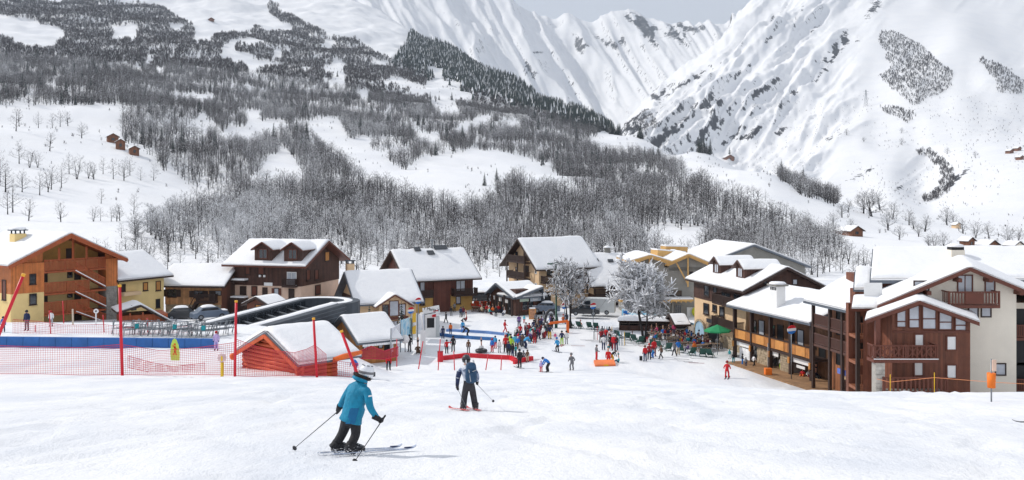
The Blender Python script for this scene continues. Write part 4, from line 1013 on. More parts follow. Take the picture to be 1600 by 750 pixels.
def snowstrip(p0, p1, w_, z, l0, l1, parent):
    p0 = Vector(p0); p1 = Vector(p1); d_ = (p1-p0); n = 20; x = Vector((d_.y, -d_.x, 0)).normalized(); vs = []
    for k in range(n+1):
        c = p0+d_*k/n; zz = z+l0+(l1-l0)*k/n; hh_ = .10*(.7+.5*rng.random())
        vs += [c-x*w_/2+ZUP*zz, c-x*w_*.36+ZUP*(zz+hh_), c+x*w_*.36+ZUP*(zz+hh_), c+x*w_/2+ZUP*zz]
    fs = [(4*k+j, 4*k+j+1, 4*k+5+j, 4*k+4+j) for k in range(n) for j in range(3)]
    return MB().add(vs, fs, 0, True).build('shed_snow', M_SNOW, parent)
snowstrip(PA0-xS*.25, PA1-xS*.25, .95, zt+.01, -.3, .1, C5); snowstrip(PB0, PB1, .85, zt+.01, -.3, .1, C5)
vs = []
for k in range(11): vs += [ro[k].lerp(ri[k], .35)+ZUP*(zt+.105), ro[k].lerp(ri[k], .45)+ZUP*(zt+.18), ro[k].lerp(ri[k], .65)+ZUP*(zt+.18), ro[k].lerp(ri[k], .75)+ZUP*(zt+.105)]
MB().add(vs, [(4*k+j, 4*k+j+1, 4*k+5+j, 4*k+4+j) for k in range(10) for j in range(3)], 0, True).build('shed_snow', M_SNOW, C5)
tb = MB()
for k in range(9):
    c = k/9; l_ = -.3+.4*c; a_ = PA0.lerp(PA1, c)-xS*1.2; b_ = PB0.lerp(PB1, c)+xS*1.0; tb.bar(a_+ZUP*(zt-.55+l_), b_+ZUP*(zt-.55+l_), .12)
    for q in (PA0.lerp(PA1, c)-xS*1.0, PB0.lerp(PB1, c)): tb.bar(q+ZUP*(zt-4.5+l_*.5), q+ZUP*(zt-1+l_), .25)
tag(tb.build('steel_frame', METAL, C5), kind='stuff')

# ---- 6 tiny hut between barn and lift
h = House('small_hut', 'tiny wooden hut with a snowy gable roof just behind the chairlift station', 421, 112, 60, 2.6, '386', -14.2, (300-478)/F*112, 'hut'); f = h.FL
h.walls(h.zb-2, h.ze, REDBR, gable=('r', .75, .5)); h.roof('r', .75, oe=.5, og=.5, st=.3, fascia=DARKBR_P)
window(h.root, f, (h.wl*.35, h.wl*.6, h.ze-.6, h.ze), DARKBR_P, LARCH_P, 0, sill=False)

# ---- 7 beige house with a broad snow roof and a glazed cross gable
h = House('house', 'beige house with broad snow roof, chimney and glazed cross gable left of the brown house', 563, 124, 24, '650', 9.5, -17.6, (300-472)/F*124, 'house'); f = h.FR
h.walls(h.zb-2, h.ze, BEIGE, gable=('r', 3.3, .5))
h.roof('r', 3.3, oe=.7, og=1.0, st=.5, fascia=FASCIA)
h.FL.box(MB(), .05, h.wl-.05, h.ze-1, h.ze+.4, -.1, .04).build('side_boards', DARKBR, h.root)
ac = f.pix(611, 470)[0]; wg = 3.9; zg = h.ze-.35
cg = MB(); o = f.at(ac-wg/2, 0, 1.3)
c4 = [o, o+f.e*wg, o+f.e*wg-f.n*6, o-f.n*6]
cg.add([c+ZUP*(h.zb-1) for c in c4]+[c+ZUP*zg for c in c4], [(0, 1, 5, 4), (1, 2, 6, 5), (3, 0, 4, 7)]); cg.add([c4[0]+ZUP*zg, c4[1]+ZUP*zg, (c4[0]+c4[1])/2+ZUP*(zg+1.15)], [(0, 1, 2)]); cg.build('cross_gable', BEIGE, h.root)
gable(None, o, -f.n, f.e, 6, wg, zg, 1.15, oe=.6, og=.6, th=.16, st=.4, fascia=REDBR_P, root=h.root, pre='cross_')
fg = f.off(1.3)
for a0, a1, z1 in ((-1.5, -.75, .1), (-.55, .55, .55), (.75, 1.5, .1)): window(h.root, fg, (ac+a0, ac+a1, zg-1.45, zg+z1-.15), REDBR_P, GLASS_L if abs(a0) < 1 else GLASS, 0, sill=False)
for a0 in (-1.4, -.45): window(h.root, fg, (ac+a0, ac+a0+.9, zg-3.6, zg-2.2), REDBR_P, GLASS_L, 1)
f_b = MB(); fg.box(f_b, ac-1.9, ac+1.9, zg-2.0, zg-1.6, .02, .12); f_b.build('beam', REDBR_P, h.root)
h.chimney(547, 432, 412, 0, 1.0, BEIGE, cap=False, d=131)

# ---- 8 brown house with wide snow roof
h = House('house', 'brown boarded house with ochre ground floor, wide snowy roof and two skylights', 640, 142, 28, '739', 10.5, -18.2, (300-435)/F*142, 'house'); f = h.FR
OCHRE = mat('ochre_stucco', (0.58, 0.36, 0.11), 0.85, 0.08, 0.7)
zs = f.pix(690, 461)[1]
h.walls(zs, h.ze, REDBR, gable=('r', 3.6, .5)); h.walls(h.zb-2, zs, OCHRE, -.07)
DB2 = mat('chestnut_boards', (0.115, 0.036, 0.023), 0.65, 0.15, 1.2, stripes=('h', .2))
for o_ in h.root.children: 
    if o_.name.startswith('wall') and o_.data.materials[0] == REDBR: o_.data.materials[0] = DB2
h.roof('r', 3.6, oe=.9, og=1.1, st=.5, fascia=DARKBR_P)
f.box(MB(), f.pix(677, 480)[0], f.pix(703, 480)[0], h.zb-1, h.ze-.02, -.05, .25).build('boarded_bay', DB2, h.root)
window(h.root, f, f.rect(657, 441, 663, 455), DARKBR_P, GLASS_L, 0); window(h.root, f, f.rect(713, 439, 726, 454), DARKBR_P, GLASS_L, 1); window(h.root, f, f.rect(713, 464, 719, 474), DARKBR_P, GLASS_L, 0)
window(h.root, f, f.rect(657, 465, 663, 476), DARKBR_P, GLASS, 0)
balcony(h.root, f, .1, f.pix(673, 455)[0], zs, 1.1, .95, DARKBR_P); balcony(h.root, f, f.pix(705, 455)[0], h.wr+.2, zs, 1.3, .95, DARKBR_P)
fl = h.FL; lx = MB(); fl.box(lx, .3, h.wl-.4, h.ze-.5, h.ze+.15, .02, .10); lx.build('gable_beam', BARNW, h.root); fl.box(MB(), .06, h.wl-.06, h.ze-2.6, h.ze-.5, -.05, .03).build('side_boards', BARNW, h.root)
balcony(h.root, fl, 1.5, h.wl-1.5, h.ze-2.6, 1.0, 1.0, DARKBR_P)
for (u_, v_, w_) in ((652, 397, 1.0), (673, 403, 1.1), (688, 395, 2.2)):   # skylights melted free of snow
    pos_b = 5.25*((v_-433)/(393-433)); aa = f.pix(u_, v_)[0]
    t = 1-(v_-393)/(434-393); c = f.at(f.pix(u_, 434-40*t, -5.25*t)[0], h.ze+3.6*t+.75, -5.25*t); sl = Vector((0, 0, 0))-f.n*5.25+ZUP*3.6; sl.normalize()
    MB().box(c, f.e*w_/2, sl*.45, f.e.cross(sl).normalized()*.07).build('skylight', GLASS, h.root)
v_ = MB(); c = f.at(f.pix(675, 393, -5.25)[0], h.ze+4.3, -5.2); v_.tube([c-ZUP*.6, c+ZUP*.9], .12, 8); v_.box(c+ZUP*1.0, f.e*.3, f.n*.3, ZUP*.1); v_.build('roof_vent', METAL, h.root)

# ---- 9 beige hotel
h = House('hotel', 'tall beige hotel with brown balconies and long snowy roof in the middle of the village', 842, 150, 30, '926', '795', -18.2, (300-415)/F*150, 'hotel'); f = h.FL; fr_ = h.FR
riseH = 3.75
h.walls(h.zb-2, h.ze, BEIGE, gable=('r', riseH, .5)); h.roof('r', riseH, oe=1.0, og=1.2, st=.55, fascia=DARKBR_P)
fl_top = MB(); 
a_b0 = f.pix(829, 400)[0]; a_b1 = f.pix(802, 400)[0]
for vb in (408, 433): balcony(h.root, f, min(a_b0, a_b1), max(a_b0, a_b1), f.pix(815, vb)[1], 1.2, 1.0, DARKBR_P)
for vb, vt in ((408, 391), (432, 415)): 
    door(h.root, f, f.rect(819, vt+1, 826, vb)); window(h.root, f, f.rect(806, vt+3, 809, vb-4), DARKBR_P, GLASS, 0)
for u_ in (817.5, 801, 829): a_ = f.pix(u_, 420)[0]; f.box(MB(), a_-.1, a_+.1, f.pix(817, 446)[1], h.ze+1.2, 1.0, 1.16).build('post', DARKBR_P, h.root)
for r_ in ((836.5, 420, 838.5, 427), (836.5, 443, 838.5, 450)): window(h.root, f, f.rect(*r_), WHITE, GLASS, 0, sill=False)
window(h.root, fr_, fr_.rect(855, 421, 862, 430), DARKBR_P, GLASS, 0); balcony(h.root, fr_, .3, fr_.pix(868, 440)[0], fr_.pix(860, 440)[1], 1.3, 1.0, DARKBR_P)
for u_ in (875, 890, 905, 917):
    window(h.root, fr_, fr_.rect(u_, 421, u_+6, 430), DARKBR_P, GLASS, 0); window(h.root, fr_, fr_.rect(u_, 447, u_+6, 456), DARKBR_P, GLASS, 0)
balcony(h.root, fr_, fr_.pix(872, 440)[0], h.wr-.2, fr_.pix(890, 440)[1], 1.2, 1.0, DARKBR_P)
ac = fr_.pix(853, 470)[0]; door(h.root, fr_, (ac-.8, ac+.8, h.zb, h.zb+2.4), BLACK)
bl = h.BL; bl.box(MB(), .1, h.wl-.1, h.ze-2.2, h.ze+.2, -.1, .04).build('side_boards', DARKBR, h.root)
p = P(949, 392, 158); ch = MB(); ch.box(p-ZUP*.8, (.45, 0, 0), (0, .45, 0), ZUP*1.3); cc = ch.build('chimney', CONC, h.root); MB().lathe([(.6, 0), (.62, .1), (.4, .3), (.01, .35)], p+ZUP*.52, 10).build('chimney_snow', M_SNOW, cc)
# restaurant pavilion in front of the hotel
h = House('restaurant', 'dark wooden restaurant pavilion with two snowy gables below the beige hotel', 806, 139, 33, '845', '767', -18.1, (300-465)/F*139, 'restaurant'); f = h.FL; fr_ = h.FR
h.walls(h.zb-1, h.ze, DARKBR); f.box(MB(), 0.02, h.wl, h.ze-.1, h.ze+1.1, -3.0, -.02).build('wall_head', DARKBR, h.root)
gable(None, h.C-h.l*0, h.r, h.l, h.wr, h.wl, h.ze, 1.55, pos=.62, oe=.5, og=.9, st=.42, fascia=FASCIA, root=h.root)
gable(None, h.C, h.l, h.r, h.wl*.55, h.wr, h.ze-.05, 1.2, pos=.98, oe=.4, og=.85, st=.4, fascia=FASCIA, root=h.root, pre='side_')
for a0 in (.12, .38, .66): door(h.root, f, (h.wl*a0, h.wl*(a0+.2), h.zb, h.zb+2.3), BLACK)
for a0, z0 in ((.3, -.7), (.55, -.6), (.78, -.5)): f.box(MB(), h.wl*a0, h.wl*a0+.7, h.ze+z0-.3, h.ze+z0+.25, .03, .08).build('notice', WHITE, h.root)
for a0 in (.25,): window(h.root, fr_, (h.wr*a0, h.wr*(a0+.45), h.zb+.9, h.zb+2.4), REDBR_P, GLASS, 1)
f2 = fr_; sb = f2.box(MB(), h.wr*.55, h.wr*.98, h.ze-.7, h.ze-.15, .1, .2).build('sign_board', mat('grey_blue_sign', (.42, .47, .52), .5, .05), h.root); letters(sb, f2, 'BAR', h.wr*.66, h.ze-.58, .45, WHITE, .205)
f2.box(MB(), h.wr*.15, h.wr*.5, h.ze-.65, h.ze-.25, .05, .1).build('notice', mat('pale_green_board', (.45, .55, .45), .6, .05), h.root)
for c in (0.02, .32, .66, .98): f.box(MB(), h.wl*c-.1, h.wl*c+.1, h.zb-.5, h.ze+.2, .5, .7).build('post', DARKBR_P, h.root)

# ---- 10 link building with the hotel lettering
h = House('hotel_annex', 'low annex under a plain blue shaded snow roof with white hotel lettering', 926, 152, 12, '988', 9.0, -18.2, (300-442)/F*152, 'hotel'); f = h.FR
zs = f.pix(955, 459)[1]
h.walls(zs, h.ze, BEIGE, gable=('r', 4.0, .55)); h.walls(h.zb-1, zs, DARKBR, -.07)
h.roof('r', 4.0, pos=.55, oe=.9, og=.6, st=.5, fascia=DARKBR_P)
for r_ in ((950, 445, 958, 455), (966, 445, 973, 455)): window(h.root, f, f.rect(*r_), DARKBR_P, GLASS_L, 1)
balcony(h.root, f, .1, f.pix(985, 455)[0], zs, 1.2, .95, DARKBR_P)
letters(h.root, f, 'Alp', f.pix(948, 471)[0], f.pix(948, 470)[1], .95, WHITE, 1.3); letters(h.root, f, 'Hotel', f.pix(960, 472)[0], f.pix(960, 471)[1], .85, WHITE, 1.3)
for r_ in ((949, 474, 961, 489), (966, 476, 980, 490)): window(h.root, f, f.rect(*r_), DARKBR_P, GLASS, 1, sill=False)
for u_, v_ in ((931, 416), (954, 417), (976, 417)):
    t = 1-(v_-403)/(441-403); c = f.at(f.pix(u_, v_, -4.95*t)[0], h.ze+4*t+.72, -4.95*t); sl = (-f.n*4.95+ZUP*4).normalized(); MB().box(c, f.e*.45, sl*.3, f.e.cross(sl).normalized()*.08).build('skylight', GLASS, h.root)

# ---- 11 grey building with raw timber gables, and the big flat hall roof behind it
h = House('grey_building', 'grey concrete building with raw yellow timber gables behind the big bare tree', 986, 138, 4, '1106', 10.0, -18.2, (300-418)/F*138, 'building'); f = h.FR
h.walls(h.zb-2, h.ze, CONC)
for (uL, uR, uT, vT, vE, dep) in ((983, 1040, 1010, 395, 407, 1.0), (1041, 1106, 1074, 394, 411, .0)):
    a0, a1 = f.pix(uL, vE)[0], f.pix(uR, vE)[0]; zE = f.pix(uT, vE)[1]; zT = f.pix(uT, vT)[1]-.45; fo = f.off(dep*.9)
    o = fo.at(a0+.4, 0, 0); wg = a1-a0-.8
    mb = MB(); mb.add([o+ZUP*(h.ze-.5), o+f.e*wg+ZUP*(h.ze-.5), o+f.e*wg+ZUP*zE, o+f.e*wg/2+ZUP*zT, o+ZUP*zE], [(0, 1, 2, 3, 4)]); mb.add([o+ZUP*(h.ze-.5)-f.n*8, o+f.e*wg+ZUP*(h.ze-.5)-f.n*8, o+f.e*wg+ZUP*zE-f.n*8, o+f.e*wg/2+ZUP*zT-f.n*8, o+ZUP*zE-f.n*8], [(0, 1, 2, 3, 4)])
    mb.add([o+ZUP*(h.ze-.5), o+ZUP*zE, o+ZUP*zE-f.n*8, o+ZUP*(h.ze-.5)-f.n*8], [(0, 1, 2, 3)]); mb.add([o+f.e*wg+ZUP*(h.ze-.5), o+f.e*wg+ZUP*zE, o+f.e*wg+ZUP*zE-f.n*8, o+f.e*wg+ZUP*(h.ze-.5)-f.n*8], [(0, 1, 2, 3)])
    mb.build('gable', CONC, h.root)
    gable(None, o, -f.n, f.e, 8, wg, zE, zT-zE, oe=.8, og=1.1, th=.24, st=.35, fascia=TIMBER, root=h.root, pre='timber_')
    tm = MB(); tm.bar(o+f.e*wg/2+ZUP*(zT-.1)+f.n*.5, o+f.e*wg/2+ZUP*(zE-3.4)+f.n*.5, .2); tm.bar(o+f.e*wg/2+ZUP*(zE-3.0)+f.n*.5, o+f.e*wg*.18+ZUP*(zE+.1)+f.n*.5, .18); tm.bar(o+f.e*(-.5)+ZUP*(zE-.25)+f.n*.9, o+f.e*wg/2+ZUP*(zT-.02)+f.n*.9, .2, .34); tm.bar(o+f.e*(wg+.5)+ZUP*(zE-.25)+f.n*.9, o+f.e*wg/2+ZUP*(zT-.02)+f.n*.9, .2, .34)
    tag(tm.build('timber_frame', TIMBER, h.root), kind='stuff')
bx = MB(); p0 = P(1022, 395, 144); p1 = P(1066, 399, 146); bx.bar(p0, p1, 2.0, .9); q0 = P(1036, 389, 149); q1 = P(1070, 390, 150); bx.bar(q0, q1, 2.0, .9); bx.build('roof_beam', TIMBER, h.root)
bs = MB(); bs.bar(p0+ZUP*.56, p1+ZUP*.56, 1.9, .2); bs.bar(q0+ZUP*.56, q1+ZUP*.56, 1.9, .2); bs.build('beam_snow', M_SNOW, h.root)
zc = f.pix(1000, 466)[1]; a0 = f.pix(965, 466)[0]; a1 = f.pix(1078, 469)[0]
cn = MB(); f.box(cn, a0, a1, zc-.28, zc, .1, 2.0); cn.build('canopy', TIMBER, h.root); cs_ = MB(); f.box(cs_, a0+.05, a1-.05, zc+.004, zc+.2, .15, 1.95); cs_.build('canopy_snow', M_SNOW, h.root)
cb = MB()
for k in range(15): c = a0+(a1-a0)*(k+.5)/15; f.box(cb, c-.06, c+.06, zc-.45, zc-.285, .1, 2.05)
tag(cb.build('canopy_joists', TIMBER, h.root), kind='stuff')
for r_ in ((988, 474, 1008, 488), (1014, 474, 1040, 489), (1055, 476, 1064, 491)): window(h.root, f, f.rect(*r_), CONC, GLASS, 2, sill=False)
for r_ in ((1044, 455, 1064, 462), (1010, 452, 1030, 461), (990, 440, 1004, 452)): window(h.root, f, f.rect(*r_), DARKBR_P, GLASS, 2, sill=False)
window(h.root, f, f.rect(1078, 425, 1082, 430), DARKBR_P, GLASS, 0, sill=False); f.box(MB(), f.pix(1073, 480)[0], f.pix(1088, 480)[0], f.pix(1080, 496)[1], f.pix(1080, 480)[1], .02, .1).build('panel', WHITE, h.root)
for u_ in (987, 1044, 1049): c = f.pix(u_, 470)[0]; f.box(MB(), c-.12, c+.12, h.zb, zc-.46, .5, .75).build('column', CONC, h.root)
ys_ = mat('yellow_green_sign', (.62, .66, .04), .6, .1); a_ = f.pix(1087, 486)[0]; MB().lathe([(.001, .0), (.75, 0), (.75, .12), (.001, .12)], f.at(a_, f.pix(1087, 486)[1], .6), 16, 0, f.n).build('round_sign', ys_, h.root)
h = House('sports_hall', 'large hall of which only the wide shallow snow roof shows behind the dormer chalet', 1085, 150, 14, '1258', 13.0, -18, (300-420)/F*150, 'hall')
h.walls(h.zb-1, h.ze, CONC, gable=('l', 3.4, .52)); h.roof('l', 3.4, pos=.52, oe=.8, og=.6, st=.5, fascia=FASCIA, noise=.03)

# ---- 12 chalet with two dormers
h = House('chalet', 'dark topped beige chalet with two gabled dormers and arches beside the terrace', 1165, 106, 12.8, '1282', '1084', -18.2, -11.2); f = h.FL; fr_ = h.FR
zs = f.pix(1100, 468)[1]; h.ze += .45
h.walls(zs, h.ze, DARKBR, gable=('l', 2.2, .5)); h.walls(h.zb-1, zs, BEIGE, -.07)
h.roof('l', 2.2, oe=.75, og=1.0, st=.42, fascia=DARKBR_P)
for uu, vv in ((1121, 432), (1158, 437)):
    a_ = f.pix(uu, vv, -1.1)[0]; dormer(h, f, a_, h.ze+.95, 2.2, 1.2, 4.2, DARKBR, mat('plum_trim', (.10, .055, .045), .6, .1), back=1.0, glass=GLASS_L)
for r_ in ((1101, 447, 1108, 462), (1115, 449, 1120, 457)): window(h.root, f, f.rect(*r_), DARKBR_P, GLASS, 0)
for r_ in ((1100, 475, 1107, 490), (1114, 477, 1119, 486), (1125, 480, 1131, 494)): window(h.root, f, f.rect(*r_), DARKBR_P, GLASS, 0)
balcony(h.root, f, f.pix(1163, 470)[0], f.pix(1126, 470)[0], f.pix(1140, 474)[1], 1.1, .95, DARKBR_P); balcony(h.root, f, f.pix(1163, 500)[0], f.pix(1124, 500)[0], f.pix(1140, 510)[1], 1.0, .95, DARKBR_P)
for r_ in ((1128, 458, 1141, 471), (1147, 460, 1156, 474)): window(h.root, f, f.rect(*r_), DARKBR_P, GLASS, 1, sill=False)
window(h.root, fr_, fr_.rect(1239, 437, 1245, 444), DARKBR_P, GLASS_L, 0, sill=False); window(h.root, fr_, fr_.rect(1194, 437, 1198, 444), DARKBR_P, GLASS, 0, sill=False)
def arch(root, f, a0, a1, z0, z1, m=BLACK, out=.03, rim=STONE_W):
    n = 10; c = (a0+a1)/2; r_ = (a1-a0)/2; zc = z1-r_*.75; pts = [(a0, z0), (a1, z0)]+[(c+r_*math.cos(math.pi*k/n), zc+r_*.75*math.sin(math.pi*k/n)) for k in range(n+1)]
    MB().add([f.at(a, z, out) for a, z in pts], [tuple(range(len(pts)))]).build('arch_opening', m, root)
    rm = MB(); pr = [(a1, z0)]+pts[2:]+[(a0, z0)]
    for p0_, p1_ in zip(pr[:-1], pr[1:]): rm.bar(f.at(*p0_, out+.02), f.at(*p1_, out+.02), .16, .24)
    rm.build('arch_stone', rim, root)
a0, a1 = sorted((f.pix(1086, 520)[0], f.pix(1102, 520)[0])); arch(h.root, f, a0, a1, h.zb, f.pix(1094, 500)[1], mat('pale_blue_board', (.35, .52, .66), .6, .2, .8))
a0, a1 = sorted((f.pix(1106, 520)[0], f.pix(1126, 520)[0])); arch(h.root, f, a0, a1, h.zb, f.pix(1116, 506)[1])
f.box(MB(), f.pix(1123, 505)[0], f.pix(1105, 505)[0], f.pix(1112, 505)[1], f.pix(1112, 499)[1], .03, .12).build('sign_board', mat('slate_sign', (.06, .065, .08), .5, .1), h.root)
stones(f, f.pix(1165, 540)[0]+.05, f.pix(1128, 540)[0], h.zb, h.zb+1.6, -.02, h.root, STONE_W)

# ---- 13 shop row with honey coloured balcony
h = House('shop_row', 'low shop row with honey wood balcony and wide snowy roof beside the plaza', 1265, 91.5, -71, '1268.5', 9.0, -18.1, -12.95, 'shop')
bpy.data.objects.remove(h.root)
Cn = Vector(((1268-800)/F*91, 91, 0)); Cf = Vector(((1146-800)/F*105, 105, 0)); ev = (Cf-Cn); lenS = ev.length; ev.normalize(); nv_ = Vector((-ev.y, ev.x, 0)); nv_ = nv_ if nv_.x < 0 else -nv_
h.root = empty('shop_row', (Cn.x, Cn.y, -18.1), 'low shop row with honey wood balcony and wide snowy roof beside the plaza', 'shop')
f = Face(Cn, ev, nv_); dep = 9.0; zE = -12.75
bal = 1.9
bd = MB(); f.box(bd, 0, lenS, -19, zE, -dep, -bal); bd.build('wall', mat('shop_wall', (.16, .075, .035), .7, .25, .8, stripes=('h', .2)), h.root)
gable(None, Cn-nv_*dep, ev, nv_, lenS, dep, zE+.35, 1.95, pos=.42, oe=.55, og=.6, st=.42, fascia=FASCIA, root=h.root)
sg = MB(); z0 = f.pix(1200, 540)[1]; zr0 = f.pix(1268, 568)[1]; zr1 = f.pix(1268, 545)[1]
zf = (f.pix(1150, 524)[1]+zr0)/2; zt_ = zf+1.05
f.box(sg, 0, lenS, zf-.25, zf, -bal-.02, .0); bl = sg.build('balcony', DARKBR_P, h.root)
nb = 4
for k in range(nb):
    a0 = lenS*k/nb+.12; a1 = lenS*(k+1)/nb-.12
    f.box(MB(), a0, a1, zf+.05, zt_-.02, -.08, -.02).build('balcony_boards', LARCH, bl); c = (a0+a1)/2
    f.box(MB(), c-.75, c+.75, zf+.1, zt_-.06, -.018, .03).build('balcony_panel', LARCH_P, bl)
rr_ = MB(); f.box(rr_, 0, lenS, zt_, zt_+.09, -.12, .06); rr_.build('handrail', DARKBR_P, bl)
for k in range(nb+1):
    c = min(max(lenS*k/nb, .12), lenS-.12); f.box(MB(), c-.14, c+.14, -18.6, zE+.2, -.3, .05 if False else -.02+.09).build('post', DARKBR_P, h.root)
    f.box(MB(), c-.12, c+.12, zf-.9, zf-.3, .08, .2).build('post_lamp', LARCH_P, h.root)
fb = f.off(-bal)
for k in range(nb):
    a0 = lenS*k/nb+.5; door(h.root, fb, (a0, a0+1.0, zf, zf+2.1), GLASS_L if k % 2 else BLACK); window(h.root, fb, (a0+1.6, a0+2.5, zf+.8, zf+1.9), DARKBR_P, GLASS, 0)
    fb.box(MB(), a0+1.3, a0+2.9, zf-3.1, zf-.4, .02, .06).build('shop_window', GLASS, h.root)
f.box(MB(), lenS*.55, lenS*.7, -18.6, zf-.26, -1.6, -.35).build('stone_pier', MORTAR, h.root); stones(f, lenS*.55, lenS*.7, -18.1, zf-.28, -.33, h.root, STONE_W)
f.box(MB(), lenS*.28, lenS*.40, -18.6, zf-.26, -1.6, -.35).build('stone_pier', MORTAR, h.root); stones(f, lenS*.28, lenS*.40, -18.1, zf-.28, -.33, h.root, STONE_W)
for a0, a1 in ((.74, .98), (.42, .54), (.05, .25)): f.box(MB(), lenS*a0, lenS*a1, zf-.75, zf-.3, -.34, -.24).build('shop_sign', WHITE, h.root)
po = MB(); f.box(po, lenS*.80, lenS*.96, -18.0, zf-.9, -.5, -.4); po.build('poster_wall', mat('poster_white', (.7, .7, .7), .6, .3, 1.2), h.root)
f.box(MB(), lenS*.12, lenS*.22, -17.2, zf-1.0, -.5, -.42).build('poster', WHITE, h.root)
p = P(1215, 462, 98); ch = MB(); ch.box(p+ZUP*(-.2), ev*.65, nv_*.5, ZUP*1.2); cc = ch.build('chimney', WHITE, h.root)
vv_ = MB()
for k in range(4): vv_.box(p+ev*(-.45+k*.3)+nv_*.5+ZUP*.75, ev*.09, nv_*.03, ZUP*.15)
vv_.build('chimney_vents', BLACK, cc); MB().box(p+ZUP*1.1, ev*.9, nv_*.7, ZUP*.08).build('chimney_cap', CONC, cc); MB().lathe([(.85, 0), (.88, .08), (.7, .22), (.01, .28)], p+ZUP*1.19, 12).build('chimney_snow', M_SNOW, cc)
dk = MB(); f.box(dk, -12.0, lenS*.8, -18.25, -17.93, -bal, 2.6); dko = dk.build('wooden_walkway', mat('deck_boards', (.30, .17, .085), .8, .25, .8, stripes=('h', .25)), None, origin=(Cn.x, Cn.y, -18)); tag(dko, 'brown plank walkway in front of the shop row', 'walkway')

# ---- 14 loggia building
h = House('apartment_house', 'narrow wooden apartment house with stacked loggias between shop row and white house', 1268, 88, -76, '1268.2', 9, -18, -10.1, 'house'); bpy.data.objects.remove(h.root)
h.root = empty('apartment_house', P(1300, 600, 85), 'narrow wooden apartment house with stacked loggias between shop row and white house', 'house')
Cn = Vector(((1345-800)/F*80, 80, 0)); Cf = Vector(((1270-800)/F*88, 88, 0)); ev = (Cf-Cn); lenS = ev.length; ev.normalize(); nv_ = Vector((-ev.y, ev.x, 0)); nv_ = nv_ if nv_.x < 0 else -nv_
f = Face(Cn, ev, nv_); zE = -10.15; dep = 10
f.box(MB(), 0, lenS, -19, zE, -dep, -1.6).build('wall', mat('warm_boards', (.27, .105, .045), .7, .2, .8, stripes=('h', .2)), h.root)
gable(None, Cn-nv_*dep, ev, nv_, lenS, dep, zE+.2, 2.7, pos=.45, oe=.6, og=.7, st=.45, fascia=FASCIA, root=h.root)
z1 = f.pix(1282, 530)[1]; z2 = f.pix(1282, 566)[1]
for zf in (f.pix(1300, 545)[1], f.pix(1300, 514)[1]-.0):
    balcony(h.root, f, .05, lenS-.05, zf, .0+.06, .98, mat('plum_rail', (.085, .038, .028), .6, .12), inset=1.6, sides=False)
for c in (.12, lenS*.36, lenS*.62, lenS-.12): f.box(MB(), c-.13, c+.13, -18.6, zE+.1, -.12, .13).build('post', DARKBR_P, h.root)
fb = f.off(-1.6)
for zf in (-12.9, -15.6): 
    for a_ in (.15, .42, .7): door(h.root, fb, (lenS*a_, lenS*a_+1.0, zf, zf+2.1), GLASS_L if a_ < .3 else BLACK)
f.box(MB(), lenS*.1, lenS*.45, -18.4, -15.9, -1.4, -.3).build('kiosk', BEIGE, h.root); f.box(MB(), lenS*.08, lenS*.5, -15.85, -15.4, -.28, -.15).build('shop_sign', mat('blue_sign', (.10, .16, .5), .5, .1), h.root)
window(h.root, f.off(-.3), (lenS*.2, lenS*.36, -17.3, -16.3), REDBR_P, GLASS, 0)

# ---- 15 white gabled apartment building at the right
h = House('apartment_building', 'large cream white apartment building with brown balcony and broad snowy gable at right', 1392, 71, 0, '1588', 14.0, -17.2, (300-456)/F*74, 'building'); f = h.FR
# gable facade: apex over u=1515
aT = f.pix(1515, 407)[0]; zT = f.pix(1515, 411)[1]-.55; zL = zT-(aT+.0)*.415
zA = f.pix(1392, 456)[1]
mb = MB(); W15 = h.wr; zRr = zT-(W15-aT)*.415
RAY = Vector((.375, .927, 0)); c4 = [f.at(0, 0), f.at(W15, 0), f.at(W15, 0)+RAY*12, f.at(0, 0)+RAY*12]
zb_ = -18.5
mb.add([c4[0]+ZUP*zb_, c4[1]+ZUP*zb_, c4[1]+ZUP*zRr, f.at(aT, zT), c4[0]+ZUP*zL], [(0, 1, 2, 3, 4)]); mb.add([c4[1]+ZUP*zb_, c4[2]+ZUP*zb_, c4[2]+ZUP*zRr, c4[1]+ZUP*zRr], [(0, 1, 2, 3)]); mb.add([c4[0]+ZUP*zb_, c4[3]+ZUP*zb_, c4[3]+ZUP*zL, c4[0]+ZUP*zL], [(0, 1, 2, 3)])
mb.build('wall', CREAM, h.root)
lbR = W15+2.6
gable(None, f.at(0, 0), RAY, f.e, 11, lbR, zL, zT-zL, pos=aT/lbR, oe=1.0, og=1.0, th=.3, st=.42, fascia=REDBR_P, root=h.root, zr=zT-(lbR-aT)*.415)
pu = MB()
for k in range(8):
    a_ = aT+(k-3.5)*2.25
    if -.6 < a_ < W15+2: z_ = zT-abs(a_-aT)*.415-.16; f.box(pu, a_-.14, a_+.14, z_-.17, z_+.12, 0, .95)
tag(pu.build('purlin_ends', REDBR_P, h.root), kind='stuff')
window(h.root, f, f.rect(1497, 431, 1518, 456), REDBR_P, GLASS_L, 1, sill=False); window(h.root, f, f.rect(1540, 433, 1553, 456), REDBR_P, GLASS_L, 0, sill=False)
z0 = f.pix(1520, 474)[1]; a0 = f.pix(1482, 460, 1.2)[0]; a1 = f.pix(1563, 460, 1.2)[0]; b = balcony(h.root, f, a0, a1, z0, 1.2, 1.0, REDBR_P, pitch=.22, bw=.1)
f.box(MB(), a0+(a1-a0)*.33, a0+(a1-a0)*.68, z0+.12, z0+.9, 1.17, 1.2).build('balcony_panel', REDBR_P, b)
for r_ in ((1514, 478, 1527, 494), (1534, 478, 1547, 494), (1556, 569, 1570, 585), (1429, 440, 1450, 456)): window(h.root, f, f.rect(*r_), DARKBR_P, GLASS_L, 0 if r_[0] != 1429 else 0, sill=False)
